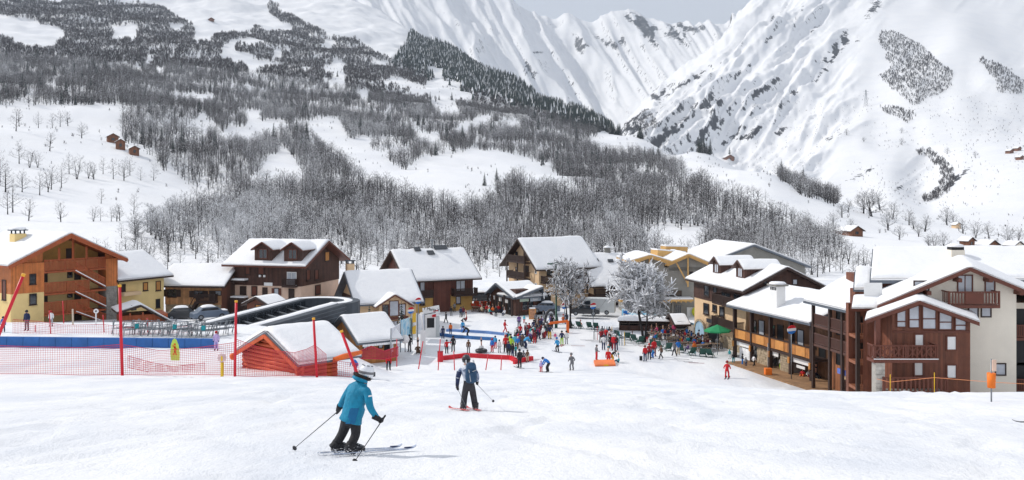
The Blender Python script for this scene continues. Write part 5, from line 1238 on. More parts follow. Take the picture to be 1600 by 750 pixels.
# recessed wing on the right with loggias
f2 = f.off(-1.2)
f2.box(MB(), W15+.02, W15+7.5, zb_, zRr-1.1, -9, -.01).build('wing_wall', CREAM, h.root)
for k, vb in enumerate((526, 571, 610)):
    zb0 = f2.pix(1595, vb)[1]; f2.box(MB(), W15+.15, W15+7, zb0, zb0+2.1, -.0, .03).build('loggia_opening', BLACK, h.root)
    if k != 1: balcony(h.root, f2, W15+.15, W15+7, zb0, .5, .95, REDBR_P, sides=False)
# upper roof behind
gable(None, f.at(2.3, 0, -9.0), f.e, RAY, 18, 9, f.pix(1400, 428, -9)[1]-.55, 1.9, pos=.85, oe=.8, og=.5, th=.3, st=.7, fascia=FASCIA, root=h.root, pre='upper_')
f.box(MB(), 2.6, 7.6, -14, f.pix(1400, 428, -9)[1]-.5, -17, -9.0).build('upper_wall', REDBR, h.root)
p = P(1493, 400, 84); ch = MB(); ch.box(p-ZUP*.2, (.58, 0, 0), (0, .5, 0), ZUP*.75); cc = ch.build('chimney', CREAM, h.root); MB().box(p+ZUP*.68, (.54, 0, 0), (0, .45, 0), ZUP*.13).build('chimney_vents', BLACK, cc); MB().lathe([(.66, 0), (.7, .07), (.6, .2), (.3, .28), (.01, .3)], p+ZUP*.81, 14).build('chimney_snow', M_SNOW, cc)
# brown annex in front
h2 = House('brown_annex', 'red brown gable house with white shutters and glazed gable before the white building', 1394, 68, 0, '1516', 2.6, -17, (300-503)/F*68, 'house'); f = h2.FR; h = h2
aT = f.pix(1437, 470)[0]; zT = f.pix(1437, 474)[1]; sl = .36; aL = f.pix(1353, 500)[0]+.6; zLl = zT-(aT-aL)*sl; zRr = zT-(h.wr-aT)*sl
mb = MB(); a00 = 0.0
mb.add([f.at(a00, -18.5), f.at(h.wr, -18.5), f.at(h.wr, zRr), f.at(aT, zT), f.at(a00, zT-(aT-a00)*sl)], [(0, 1, 2, 3, 4)]); mb.add([f.at(h.wr, -18.5), f.at(h.wr, -18.5)+RAY*2.6, f.at(h.wr, zRr)+RAY*2.6, f.at(h.wr, zRr)], [(0, 1, 2, 3)]); mb.add([f.at(a00, -18.5), f.at(a00, -18.5, -2.6), f.at(a00, zT-(aT-a00)*sl, -2.6), f.at(a00, zT-(aT-a00)*sl)], [(0, 1, 2, 3)])
mb.build('wall', REDBR, h.root)
mb = MB(); mb.add([f.at(aL, -18.5, -2.2), f.at(a00, -18.5, -2.2), f.at(a00, zT-(aT-a00)*sl-.05, -2.2), f.at(aL, zLl-.05, -2.2)], [(0, 1, 2, 3)]); mb.build('loggia_back', REDBR, h.root)
gable(None, f.at(aL, 0, 0), RAY, f.e, 2.6, h.wr-aL, zLl, zT-zLl, pos=(aT-aL)/(h.wr-aL), oe=.6, og=.9, th=.26, st=.4, fascia=REDBR_P, root=h.root, zr=zRr)
tops = [(1401, 1412, 475, 500), (1418, 1434, 464, 500), (1440, 1462, 467, 500), (1468, 1488, 478, 501), (1494, 1512, 490, 503)]
for (u0, u1, vt, vb) in [(1401, 1415, 484, 511), (1420, 1436, 478, 512), (1441, 1462, 478, 514), (1467, 1487, 488, 515), (1492, 1509, 498, 516)]:
    a0, a1 = f.pix(u0, vb)[0], f.pix(u1, vb)[0]; z0 = f.pix(u0, vb)[1]; zt0 = zT-abs(a0-aT)*sl-.1; zt1 = zT-abs(a1-aT)*sl-.1
    w_ = MB(); 
    for p0_, p1_ in (((a0, z0), (a1, z0)), ((a1, z0), (a1, zt1)), ((a1, zt1), (a0, zt0)), ((a0, zt0), (a0, z0)), ((a0, (z0+zt0)/2-.1), (a1, (z0+zt0)/2-.1))): w_.bar(f.at(*p0_, .05), f.at(*p1_, .05), .07, .07)
    wo_ = w_.build('window', REDBR_P, h.root); MB().add([f.at(a0, z0, .03), f.at(a1, z0, .03), f.at(a1, zt1, .03), f.at(a0, zt0, .03)], [(0, 1, 2, 3)]).build('pane', GLASS_L, wo_)
pb = MB(); f.box(pb, .05, h.wr-.05, f.pix(1450, 517)[1]-.12, f.pix(1450, 517)[1]+.0, .0, .1); pb.build('beam', REDBR_P, h.root)
for r_ in ((1430, 523, 1442, 541), (1480, 526, 1493, 546), (1429, 567, 1441, 586), (1480, 571, 1493, 590)): window(h.root, f, f.rect(*r_), REDBR_P, WHITE, 0, sill=False)
z0 = f.pix(1420, 562, 1.3)[1]; a0 = f.pix(1365, 550, 1.3)[0]; a1 = f.pix(1466, 550, 1.3)[0]; b = balcony(h.root, f, a0, a1, z0, 1.3, 1.0, REDBR_P, pitch=.3, bw=.1)
xb = MB(); n = 9
for k in range(n):
    c0 = a0+(a1-a0)*k/n; c1 = a0+(a1-a0)*(k+1)/n; xb.bar(f.at(c0, z0+.2, 1.22), f.at(c1, z0+.85, 1.22), .04, .07); xb.bar(f.at(c0, z0+.85, 1.21), f.at(c1, z0+.2, 1.21), .04, .07)
tag(xb.build('cross_braces', REDBR_P, b), kind='stuff'); MB().bar(f.at(a0, z0+.05, 1.36), f.at(a1, z0+.05, 1.36), .05, .05).build('balcony_snow', M_SNOW, b)
z0 = f.pix(1420, 607)[1]; rl, bb = railing(f, aL, f.pix(1466, 600)[0], z0, 1.1, 1.5, .3, .14, REDBR_P, h.root); tag(bb.build('balusters', REDBR_P, rl), kind='stuff'); f.box(MB(), aL, f.pix(1466, 600)[0], z0-2, z0, .0, 1.5).build('terrace', CONC, h.root)
a_ = f.pix(1366, 560)[0]; f.box(MB(), a_-.33, a_+.33, -18, f.pix(1366, 555)[1], .4, 1.1).build('pillar', MORTAR, h.root); stones(f, a_-.33, a_+.33, -17.5, f.pix(1366, 555)[1], 1.1, h.root, mat('pale_stone', (.5, .47, .42), .9, .25, 2), .4)
f.box(MB(), a_-.16, a_+.16, f.pix(1366, 555)[1], zLl+.2, .4, .75).build('post', REDBR_P, h.root)
fb = f.off(-2.2)
for vb in (548, 590): door(h.root, fb, fb.rect(1372, vb-30, 1390, vb), BLACK)
MB().abox(0, 0, 0, 0, 0, 0) if False else None
# loggias left of the annex
h3 = House('loggia_wing', 'wooden wing with three stacked loggias left of the red brown annex', 1338, 73, 0, '1392', 6.0, -17.5, (300-478)/F*73, 'house'); f = h3.FR; h = h3
f.box(MB(), 0, h.wr, -19, h.ze, -2.3, -1.7).build('wall', REDBR, h.root)
gable(None, f.at(0, 0, -.3), f.e, RAY, h.wr, 2.6, h.ze-.2, .45, pos=.9, oe=.9, og=.3, th=.24, st=.4, fascia=REDBR_P, root=h.root)
for vb in (525, 566, 606): balcony(h.root, f, .02, h.wr-.05, f.pix(1360, vb)[1], .06, 1.0, mat('warm_rail', (.26, .095, .048), .6, .15), inset=1.7, sides=False, pitch=.24, bw=.1)
for c in (.1, h.wr*.5, h.wr-.15): f.box(MB(), c-.13, c+.13, -18.6, h.ze-.2, -.12, .14).build('post', DARKBR_P, h.root)
fb = f.off(-1.7)
for vb in (524, 565): 
    for u0 in (1345, 1372): door(h.root, fb, fb.rect(u0, vb-28, u0+14, vb), BLACK)
fb.box(MB(), 1.2, 2.6, f.pix(1360, 478)[1]-.2, f.pix(1360, 478)[1]+1.6, .02, .05).build('blind', WHITE, h.root)
h4 = House('roof_turret', 'narrow stair tower with flat deep snow cap behind the loggias', 1336, 80, 0, '1364', 1.2, -17.5, (300-452)/F*80, 'tower'); h4.walls(-10.4, h4.ze, REDBR)
gable(None, h4.C, h4.r, RAY, h4.wr, 3, h4.ze, 1.2, pos=.9, oe=.4, og=.15, th=.2, st=.8, fascia=FASCIA, root=h4.root)

# ---- 16 red log hut behind the net
LOG = mat('red_logs', (0.56, 0.10, 0.03), 0.65, 0.18, 1.5, bump=.25)
h = House('log_hut', 'small red log hut with orange padding under deep snow behind the safety net', 469, 61.5, 46, '520', '384', -13.0, (300-566)/F*61.5, 'hut'); f = h.FL; fr_ = h.FR
apz = (300-511)/F*64.2; rs = apz-h.ze-.4
h.root.location.z = -13.0; dlog = .27; nlog = int((h.ze-(-13.3))/dlog)+1
for k in range(nlog):
    z_ = -13.2+k*dlog
    MB().tube([f.at(-.3, z_), f.at(h.wl+.3, z_)], dlog*.53, 8).build('log', LOG, h.root); MB().tube([fr_.at(-.3, z_+dlog/2), fr_.at(h.wr+.3, z_+dlog/2)], dlog*.53, 8).build('log', LOG, h.root)
k = 0; z_ = -13.2+nlog*dlog
while z_ < apz-.5:
    c = (z_-h.ze)/rs; wv = h.wl*(1-c)/2
    if wv > .2: MB().tube([f.at(h.wl/2-wv, z_), f.at(h.wl/2+wv, z_)], dlog*.53, 8).build('log', LOG, h.root)
    z_ += dlog
h.walls(-14.5, h.ze, LOG, -.12, gable=('r', rs, .5))
gable(None, h.C, h.r, h.l, h.wr+1.5, h.wl, h.ze, rs, oe=.45, og=.55, th=.16, st=.75, fascia=FASCIA, noise=.16, root=h.root)
bb = MB(); og = .6
bb.bar(f.at(-.5, h.ze-.28, og), f.at(h.wl/2, apz-.48, og), .1, .24); bb.bar(f.at(h.wl+.5, h.ze-.28, og), f.at(h.wl/2, apz-.48, og), .1, .24); bb.build('barge_board', LOG, h.root)
OPAD = mat('orange_padding', (0.80, 0.15, 0.02), 0.55, 0.12, 1.5, bump=.3, bscale=5)
pd = MB(); c = fr_.at(h.wr+.2, h.ze-.2, .5); pts = [fr_.at(fr_.pix(521, 560, .55)[0], fr_.pix(521, 562, .55)[1], .55), fr_.at(h.wr+.5, fr_.pix(521, 560, .55)[1], .5), fr_.at(h.wr+2.0, fr_.pix(521, 559, .55)[1]+.06, .4)]
pd.tube(pts, [.15, .2, .15], 8); pd.build('eave_padding', OPAD, h.root)
MB().lathe([(.001, -.24), (.16, -.2), (.24, 0), (.16, .2), (.001, .24)], f.at(h.wl+.85, h.ze-.45, .5), 10).build('corner_padding', OPAD, h.root)

# ---- 17 ticket cabin
h = House('ticket_cabin', 'low wooden ticket cabin with smooth snowy roof behind the red hut', 562, 100, 35, '619', '518', -17.5, (300-533)/F*100, 'cabin'); f = h.FR
rs = 2.0
h.walls(-19, h.ze, LARCH, gable=('r', rs, .5)); 
h.roof('r', rs, oe=.6, og=.6, st=.45, fascia=FASCIA)
for r_ in ((568, 536, 573, 546), (592, 530, 597, 543)): window(h.root, f, f.rect(*r_), DARKBR_P, GLASS_L, 0, sill=False)
door(h.root, f, f.rect(601, 524, 609, 548), BLACK, True)
ic = MB()
for k in range(16):
    c = (k+.5)/16*h.wr; f.box(ic, c-.12, c+.12, h.ze-.52, h.ze-.3, .62, .72)
tag(ic.build('eave_snow_lumps', M_SNOW, h.root), kind='stuff')

# ---- far small buildings
def mini(name, label, u, v, wpx, hpx, phi, m, d=None, cat='barn', rise=.28, st=.5, group=None, wl=None, win=True):
    p = on_hill(u, v, 230) if d is None else P(u, v, d)
    if p is None: return
    wm = wpx*p.y/F; hm = hpx*p.y/F
    h = House(name, label, u, p.y, phi, wm*.62, wl or wm*.6, p.z-.3, p.z+hm, cat, group)
    h.walls(p.z-2, h.ze, m, gable=('l', h.wr*rise, .5)); h.roof('l', h.wr*rise, oe=.06*wm+.3, og=.06*wm+.2, th=.15, st=st, fascia=DARKBR_P)
    if win: window(h.root, h.FR, (h.wr*.38, h.wr*.62, p.z+hm*.35, p.z+hm*.75), DARKBR_P, GLASS, 0, sill=False)
    return h
BRB = mat('barn_brown', (.20, .085, .045), .8, .25, .6, stripes=('h', .3))
mini('mountain_barn', 'highest of the three small brown barns on the left snow field', 168, 222, 26, 9, 28, BRB); mini('mountain_barn', 'middle and widest of the three small brown barns on the left snow field', 181, 233, 22, 12, 24, BRB); mini('mountain_barn', 'lowest of the three small brown barns on the left snow field', 203, 242, 22, 10, 30, BRB)
mini('farmhouse', 'lone wooden farmhouse with snowy roof on the meadow above the shop row', 1330, 369, 36, 9, 20, BRB, cat='house'); mini('farm_shed', 'low shed attached left of the lone wooden farmhouse', 1314, 366, 26, 6, 12, BRB)
mini('meadow_hut', 'small hut with a flat snowy roof on the ridge meadow under the mountain', 1134, 250, 22, 5, 8, BRB, cat='hut')
for i, (u, v, wd, ht, ph, m, lb) in enumerate([(1513, 386, 26, 10, 30, BRB, 'brown hamlet chalet nearest to the chimney of the white building'), (1545, 392, 34, 10, 25, BRB, 'broad brown hamlet chalet in the middle of the far hamlet'), (1524, 398, 28, 7, 20, BRB, 'low brown hamlet barn in front of the broad chalet'), (1560, 398, 26, 7, 20, BRB, 'low brown hamlet barn right of the other low barn'), (1586, 392, 30, 9, 25, CREAM, 'pale walled hamlet house at the right edge')]):
    mini('hamlet_house', lb, u, v, wd, ht, ph, m, d=[330, 300, 260, 262, 300][i], cat='house')
for (u, v, lb) in ((1578, 240, 'far brown cabin left in the tiny hamlet on the mountainside'), (1590, 236, 'far brown cabin topmost in the tiny hamlet on the mountainside'), (1594, 250, 'far brown cabin lowest in the tiny hamlet on the mountainside')): mini('mountain_cabin', lb, u, v, 14, 5, 25, BRB, cat='cabin', win=False)
mini('mountain_cabin', 'tiny stone cabin with snow cap on the white dome above the woods', 326, 32, 13, 2.4, 20, BRB, cat='cabin', win=False); mini('mountain_cabin', 'tiny dark cabin at the foot of the right mountain meadow', 1494, 357, 16, 6, 20, BEIGE, cat='cabin', win=False)
mini('bare_hut', 'small square hut with a snow cap below the right mountain by the white building roof', 1494, 400, 20, 8, 10, BEIGE, d=250, cat='hut') if False else None

# ---------------------------------------------------------------- street furniture and slope equipment
def colm(word, rgb, **k): return mat('cloth_'+word if not k.get('nm') else k['nm'], rgb, k.get('rough', .75), .10, 6.0)
PAL = dict(red=(.55, .012, .018), darkred=(.25, .012, .02), maroon=(.16, .018, .03), orange=(.75, .16, .02), yellow=(.75, .45, .02), lime=(.38, .58, .04), green=(.05, .36, .06), teal=(.02, .30, .33),
 cyan=(.10, .50, .62), blue=(.02, .17, .55), skyblue=(.04, .32, .62), navy=(.018, .03, .085), purple=(.14, .07, .25), lilac=(.50, .38, .66), pink=(.70, .07, .20), white=(.78, .78, .78), grey=(.17, .17, .18),
 lightgrey=(.42, .43, .45), black=(.016, .016, .019), brown=(.14, .075, .045), beige=(.5, .4, .28))
CL = {k: mat('fabric_'+k, v_, .75, .10, 6.0) for k, v_ in PAL.items()}
SKIN = mat('skin', (.58, .33, .24), .55, .06, 5); BOOT = mat('boot_plastic', (.03, .03, .034), .4, .1, 4)
RED_POLE = mat('red_pole', (.62, .012, .03), .4, .06, 2); NETM = mat('red_net', (.62, .05, .08), .7, .1, 2); BLUEP = mat('blue_padding', (.025, .125, .38), .5, .15, 1.0, bump=.3, bscale=3); REDP = mat('red_padding', (.60, .012, .025), .5, .15, 1.0, bump=.3, bscale=3)
GREENM = mat('green_paint', (.02, .09, .06), .5, .1); ORNG = mat('orange_foam', (.85, .19, .015), .6, .08, 2)
def netpole(base, top, rad, lab, cap=True):
    base = Vector(base); top = Vector(top); o = empty('net_pole', base, lab, 'pole', 'red safety net poles'); MB().tube([base-(top-base).normalized()*.4, top], [rad, rad*.9], 8).build('shaft', RED_POLE, o)
    if cap: MB().tube([top-(top-base).normalized()*.02, top+(top-base).normalized()*rad*1.2], rad*1.15, 8).build('cap', mat('amber', (.8, .4, .03), .5, .05), o)
    return o
for (u0, v0, u1, v1, d, rad, lab) in ((-4, 528, 36, 431, 58, .11, 'thick red pole leaning right at the left edge of the net'), (191, 584, 187, 448, 60, .105, 'tall red upright pole in the middle of the left net'), (367, 588, 369, 472, 59.2, .085, 'tall red pole in front of the left eave of the red hut'),
   (495, 586, 490, 499, 59.2, .085, 'red pole in front of the long wall of the red hut'), (559, 586, 534, 519, 58, .095, 'red pole leaning left right behind the blue skier')):
    netpole(P(u0, v0, d), P(u1, v1, d), rad, lab)
for (u0, v0, u1, v1, d, lab) in ((79, 521, 77, 485, 83, 'short red post beside the person in white behind the blue padding'), (163, 524, 161, 492, 84, 'short red post near the round white sign'), (231, 524, 230, 497, 84, 'short red post among the parked lift chairs'), (100, 512, 98, 470, 95, 'thin red post near the yellow wall of the orange chalet'),
   (55, 524, 55, 508, 84, 'lowest red post behind the blue padding'), (620, 566, 620, 530, 88, 'thin red pole left of the white sign post'), (655, 570, 661, 533, 88, 'thin red leaning pole beside the white sign post'), (685, 572, 688, 530, 92, 'thin red pole at the left end of the red padding'), (710, 572, 709, 548, 92, 'second thin red pole along the red padding'), (734, 570, 734, 552, 96, 'thin red pole behind the backpack skier'), (760, 572, 763, 553, 94, 'thin red pole at the middle of the red padding'), (783, 572, 784, 555, 94, 'thin red pole near the right end of the red padding')):
    netpole(P(u0, v0, d), P(u1, v1, d), .05, lab, False)
def net(label, pts_top, pts_bot, spacing=.13, wd=.018, m=NETM, name='safety_net'):
    """rows and columns of cord between two polylines of 3-D points"""
    mb = MB(); T = [Vector(p) for p in pts_top]; B = [Vector(p) for p in pts_bot]
    def al(L, t): q = t*(len(L)-1); i = min(int(q), len(L)-2); return L[i].lerp(L[i+1], q-i)
    Ln = sum((T[i+1]-T[i]).length for i in range(len(T)-1)); n = int(Ln/spacing); hN = max((T[i]-B[i]).length for i in range(len(T))); k = max(3, int(hN/spacing))
    for i in range(n+1):
        t = i/n; a = al(T, t); b = al(B, t); x = (al(T, min(1, t+.01))-al(T, max(0, t-.01))).normalized()*wd/2
        mb.add([a-x, a+x, b+x, b-x], [(0, 1, 2, 3)])
    seg = max(8, len(T)*6)
    for j in range(k+1):
        s_ = j/k; w_ = wd*(1.9 if j in (0, k) else 1)
        for i in range(seg):
            a = al(T, i/seg).lerp(al(B, i/seg), s_); b = al(T, (i+1)/seg).lerp(al(B, (i+1)/seg), s_); mb.add([a-ZUP*w_/2, b-ZUP*w_/2, b+ZUP*w_/2, a+ZUP*w_/2], [(0, 1, 2, 3)])
    o = mb.build(name, m, None, origin=B[0]); tag(o, label, 'net'); return o
net('long sagging red safety net across the left side of the slope', [P(u, v, 60.5) for u, v in ((-60, 541), (0, 540), (60, 542), (130, 543), (189, 538), (250, 548), (310, 543), (368, 535))], [P(u, v, 60.5) for u, v in ((-60, 585), (0, 584), (60, 584), (130, 586), (190, 585), (250, 586), (310, 585), (368, 586))])
net('red safety net stretched in front of the log hut', [P(u, v, 59.3) for u, v in ((369, 530), (400, 541), (430, 548), (460, 551), (478, 546), (492, 539), (510, 554))], [P(u, v, 59.3) for u, v in ((369, 587), (400, 588), (430, 587), (460, 587), (478, 587), (492, 587), (510, 587))], .115, .02)
net('pale red net behind the blue jacketed skier', [P(u, v, 62) for u, v in ((520, 563), (540, 566), (560, 568))], [P(u, v, 62) for u, v in ((520, 586), (540, 588), (560, 590))], .13, .016)
net('dense red net folded in front of the ticket cabin', [P(u, v, 80) for u, v in ((561, 549), (580, 541), (600, 549), (622, 542))], [P(u, v, 80) for u, v in ((561, 560), (580, 560), (600, 561), (622, 556))], .12, .055)
net('red net on the snow bank below the orange chalet', [P(u, v, 83) for u, v in ((20, 499), (60, 502), (100, 508), (160, 507), (230, 514), (300, 509))], [P(u, v, 83) for u, v in ((20, 522), (60, 523), (100, 524), (160, 525), (230, 526), (300, 526))], .18, .02)
net('sagging red net strip low on the snow in front of the blue padding', [P(u, v, 63) for u, v in ((200, 556), (235, 566), (270, 573), (320, 567))], [P(u, v, 63) for u, v in ((200, 574), (235, 582), (270, 583), (320, 582))], .13, .02)
o = empty('padding_wall', on_ground(160, 538), 'long row of blue padded mats across the snow on the left', 'padding'); 
for k in range(15):
    u0, u1 = -40+k*25.3, -40+(k+1)*25.3-.6; va = lambda u: 526.5+u*.010; vb = lambda u: 540+u*.006
    a, b = P(u0, vb(u0), 77), P(u1, vb(u1), 77); zt0, zt1 = P(u0, va(u0), 77).z, P(u1, va(u1), 77).z
    q = [a, b, b+Vector((0, .35, 0)), a+Vector((0, .35, 0))]; MB().hexa([c-ZUP*.25 for c in q]+[Vector((q[0].x, q[0].y+.04, zt0)), Vector((q[1].x, q[1].y+.04, zt1)), Vector((q[2].x, q[2].y, zt1)), Vector((q[3].x, q[3].y, zt0))]).build('pad', BLUEP, o)
# lime board with an orange figure, small signs
def ell(u, v, d, ru, rv, m, o, nm, dy=0, ang=0, th=.05):
    c = P(u, v, d)+Vector((0, dy, 0)); rx = ru*d/F; rz = rv*d/F; ca, sa = math.cos(ang), math.sin(ang); n = 18; f_ = []; vs = []
    for y in (0, th):
        for k in range(n):
            x = rx*math.cos(2*math.pi*k/n); z = rz*math.sin(2*math.pi*k/n); vs.append(c+Vector((x*ca-z*sa, y, x*sa+z*ca)))
    f_ = [tuple(range(n))[::-1], tuple(range(n, 2*n))]+[(k, (k+1) % n, n+(k+1) % n, n+k) for k in range(n)]
    return MB().add(vs, f_).build(nm, m, o)
LIME = mat('lime_board', (.50, .70, .10), .5, .12, 2)
o = empty('board_sign', P(274, 562, 68), 'lime green surfboard shaped sign with orange figure standing in the snow', 'sign'); c = P(273, 546, 68)
pr = [(-.26, -.78), (.32, -.78), (.34, -.3), (.26, .3), (.1, .7), (-.02, .78), (-.16, .68), (-.28, .3), (-.31, -.3)]
vs = [c+Vector((x, y, z)) for y in (0, .06) for x, z in pr]; n = len(pr); MB().add(vs, [tuple(range(n)), tuple(range(2*n-1, n-1, -1))]+[(k, n+k, n+(k+1) % n, (k+1) % n) for k in range(n)]).build('board', LIME, o)
fg_ = MB(); 
for a_, b_, w_ in (((.0, .25), (.02, -.1), .14), ((.02, -.1), (.12, -.4), .09), ((.02, -.1), (-.1, -.4), .09), ((0, .15), (.18, .0), .06), ((0, .15), (-.17, .28), .06), ((.0, .3), (.0, .42), .14)): fg_.bar(c+Vector((a_[0], -.012, a_[1])), c+Vector((b_[0], -.012, b_[1])), .012, w_, 0, up=(1, 0, 0)) if False else fg_.box(c+Vector(((a_[0]+b_[0])/2, -.012, (a_[1]+b_[1])/2)), Vector((b_[0]-a_[0], 0, b_[1]-a_[1]))/2, Vector((b_[1]-a_[1], 0, -(b_[0]-a_[0]))).normalized()*w_/2, Vector((0, .01, 0)))
fg_.build('printed_figure', CL['orange'], o)
o = empty('round_sign', P(347, 588, 60), 'pale round sign on a yellow post beside the red hut', 'sign'); MB().tube([P(347, 590, 60), P(347, 566, 60)], .10, 8).build('post', mat('yellow_post', (.75, .5, .03), .6, .1), o); ell(347, 559, 60, 7, 7, mat('pale_pink_sign', (.68, .5, .5), .5, .2, 6), o, 'disc', -.06); ell(347, 560, 60, 1.6, 4.5, mat('yellow_post', (.75, .5, .03)), o, 'symbol', -.08, 0, .02)
o = empty('round_sign', P(150, 507, 88), 'white round sign on a white pole below the stair landings', 'sign'); MB().tube([P(150, 508, 88), P(150, 489, 88)], .06, 6).build('post', WHITE, o); ell(150.5, 486, 88, 4, 3.6, WHITE, o, 'disc', -.08); ell(150.5, 486, 88, 1.7, 1.6, CL['grey'], o, 'symbol', -.1, 0, .02)
o = empty('marker_post', P(114, 507, 90), 'plain white wooden post below the stair landings', 'post'); MB().tube([P(114, 508, 90), P(113.5, 483, 90)], .08, 6).build('shaft', mat('pale_wood', (.6, .5, .4), .8, .1), o)
# parked lift chairs: grey steel frames
for i, (u, v) in enumerate(((198, 516), (213, 518), (228, 516), (243, 518), (258, 517), (273, 519), (288, 518), (303, 520), (318, 521), (336, 519), (352, 517))):
    c = on_ground(u, v+7); o = empty('lift_chair', c, 'grey steel lift chair frame parked in the row behind the blue padding', 'lift chair', 'grey lift chairs parked behind the blue padding'); w_ = 1.1; mb = MB()
    a = .5+.35*math.sin(i*2.1); ex = Vector((math.cos(a), math.sin(a), 0)); ey = Vector((-ex.y, ex.x, 0))
    for s_ in (-1, 1):
        mb.tube([c+ex*s_*w_, c+ex*s_*w_+ZUP*1.25+ey*.1, c+ex*s_*w_*.85+ey*.7+ZUP*.55], .03, 5); mb.tube([c+ex*s_*w_+ey*.9, c+ex*s_*w_*.9+ZUP*1.3], .04, 5)
    for z_, y_ in ((.55, .1), (.55, .6), (1.2, .08), (.9, .05)): mb.tube([c-ex*w_+ey*y_+ZUP*z_, c+ex*w_+ey*y_+ZUP*z_], .025, 5)
    for q in (-.6, -.2, .2, .6): mb.tube([c+ex*w_*q+ZUP*.05, c+ex*w_*(q+.25)+ZUP*1.25], .02, 4)
    mb.build('frame', METAL, o); MB().box(c+ey*.35+ZUP*.6, ex*w_*.7, ey*.2, ZUP*.025).build('seat', METAL, o)
    if i in (1, 5, 8): MB().box(c-ey*.1+ZUP*.85, ex*.17, ey*.02, ZUP*.2).build('number_plate', CL['teal'], o)
# cars
def car(name, label, u, v, d, yaw, body, snowy=True, L=4.2, van=False, W=1.75, group=None):
    c = P(u, v, d); o = empty(name, c, label, 'van' if van else 'car', group); ex = Vector((math.cos(R(yaw)), math.sin(R(yaw)), 0)); ey = Vector((-ex.y, ex.x, 0))
    prof = [(-.5, .25), (-.5, .75), (-.47, .85), (-.38, .92), (-.25, 1.42), (.18, 1.46), (.33, .98), (.47, .86), (.5, .7), (.5, .25)] if not van else [(-.5, .3), (-.5, 2.2), (-.47, 2.3), (.22, 2.3), (.28, 2.2), (.38, 1.25), (.49, 1.05), (.5, .8), (.5, .3)]
    n = len(prof); vs = []
    for s_ in (-1, 1):
        for x, z in prof: vs.append(c+ex*x*L+ey*s_*(W/2)*(.82 if z > 1.1 and not van else 1)+ZUP*z)
    fs = [tuple(range(n))[::-1], tuple(range(n, 2*n))]+[(k, (k+1) % n, n+(k+1) % n, n+k) for k in range(n)]
    bm_ = MB().add(vs, fs); b = bm_.build('body', body, o)
    for s_ in (-1, 1):
        if van: q = [(.12, 1.3), (.12, 2.0), (.26, 2.0), (.345, 1.3)]
        else: q = [(-.33, .95), (-.23, 1.36), (.17, 1.39), (.28, .98)]
        mb = MB().add([c+ex*x*L+ey*s_*(W/2*(.91 if not van else 1)+.03)+ZUP*z for x, z in q], [(0, 1, 2, 3)]); mb.build('side_window', GLASS, o)
    q = [(.2, 1.42), (.325, 1.0)] if not van else [(.285, 2.15), (.375, 1.3)]
    MB().add([c+ex*(q[0][0]*L+.04)-ey*W*.38+ZUP*q[0][1], c+ex*(q[0][0]*L+.04)+ey*W*.38+ZUP*q[0][1], c+ex*(q[1][0]*L+.05)+ey*W*.42+ZUP*q[1][1], c+ex*(q[1][0]*L+.05)-ey*W*.42+ZUP*q[1][1]], [(0, 1, 2, 3)]).build('windscreen', GLASS, o)
    for x in (-.3, .3):
        for s_ in (-1, 1):
            wh = MB(); cc = c+ex*x*L+ey*s_*W*.46+ZUP*.32; wh.tube([cc-ey*.1, cc+ey*.1], .33, 14); w_ = wh.build('wheel', BLACK, o); MB().tube([cc+ey*s_*.095, cc+ey*s_*.115], .2, 10).build('rim', METAL, w_)
    for s_ in (-1, 1): MB().box(c+ex*L*.497+ey*s_*W*.36+ZUP*.68, ex*.03, ey*.17, ZUP*.07).build('headlight', WHITE, o)
    if snowy:
        mb = MB(); q = [(-.24, 1.46), (.16, 1.49)] if not van else [(-.46, 2.31), (.2, 2.31)]; vs = []; n = 6
        for k in range(n+1):
            t = k/n; x = (q[0][0]+(q[1][0]-q[0][0])*t)*L; z = q[0][1]+(q[1][1]-q[0][1])*t; e = .22*math.sin(math.pi*min(1, max(0, t)))**.35
            vs += [c+ex*x+ey*-.7*W/2+ZUP*z, c+ex*x+ey*-.5*W/2+ZUP*(z+e), c+ex*x+ey*.5*W/2+ZUP*(z+e), c+ex*x+ey*.7*W/2+ZUP*z]
        mb.add(vs, [(4*k+j, 4*k+j+1, 4*k+5+j, 4*k+4+j) for k in range(n) for j in range(3)], 0, True); mb.build('roof_snow', M_SNOW, o)
        if not van: MB().box(c+ex*L*.4+ZUP*.98, ex*.35, ey*W*.36, ZUP*.06).build('bonnet_snow', M_SNOW, o)
    return o
BLUEGREY = mat('car_bluegrey', (.12, .16, .22), .3, .05, coat=.5); CARBLK = mat('car_black', (.02, .022, .026), .3, .05, coat=.5); CARWH = mat('car_silver', (.55, .58, .58), .35, .05, coat=.4)
car('parked_car', 'snow topped dark car parked below the wooden barn stair', 285, 499, 118, 20, CARBLK); car('parked_car', 'pale car under thick snow parked right of the barn', 327, 498, 116, 35, BLUEGREY)
car('delivery_van', 'tall white van parked in the street left of the hotel annex', 931, 490, 140, 168, CARWH, False, 5.6, True, 2.0); car('parked_car', 'dark car parked in front of the white van', 914, 492, 137, 172, CARBLK, False); car('parked_car', 'dark estate car parked beside the restaurant pavilion', 853, 488, 141, 175, BLUEGREY, True); car('parked_car', 'black car parked left of the restaurant pavilion', 752, 470, 160, 5, CARBLK, True)
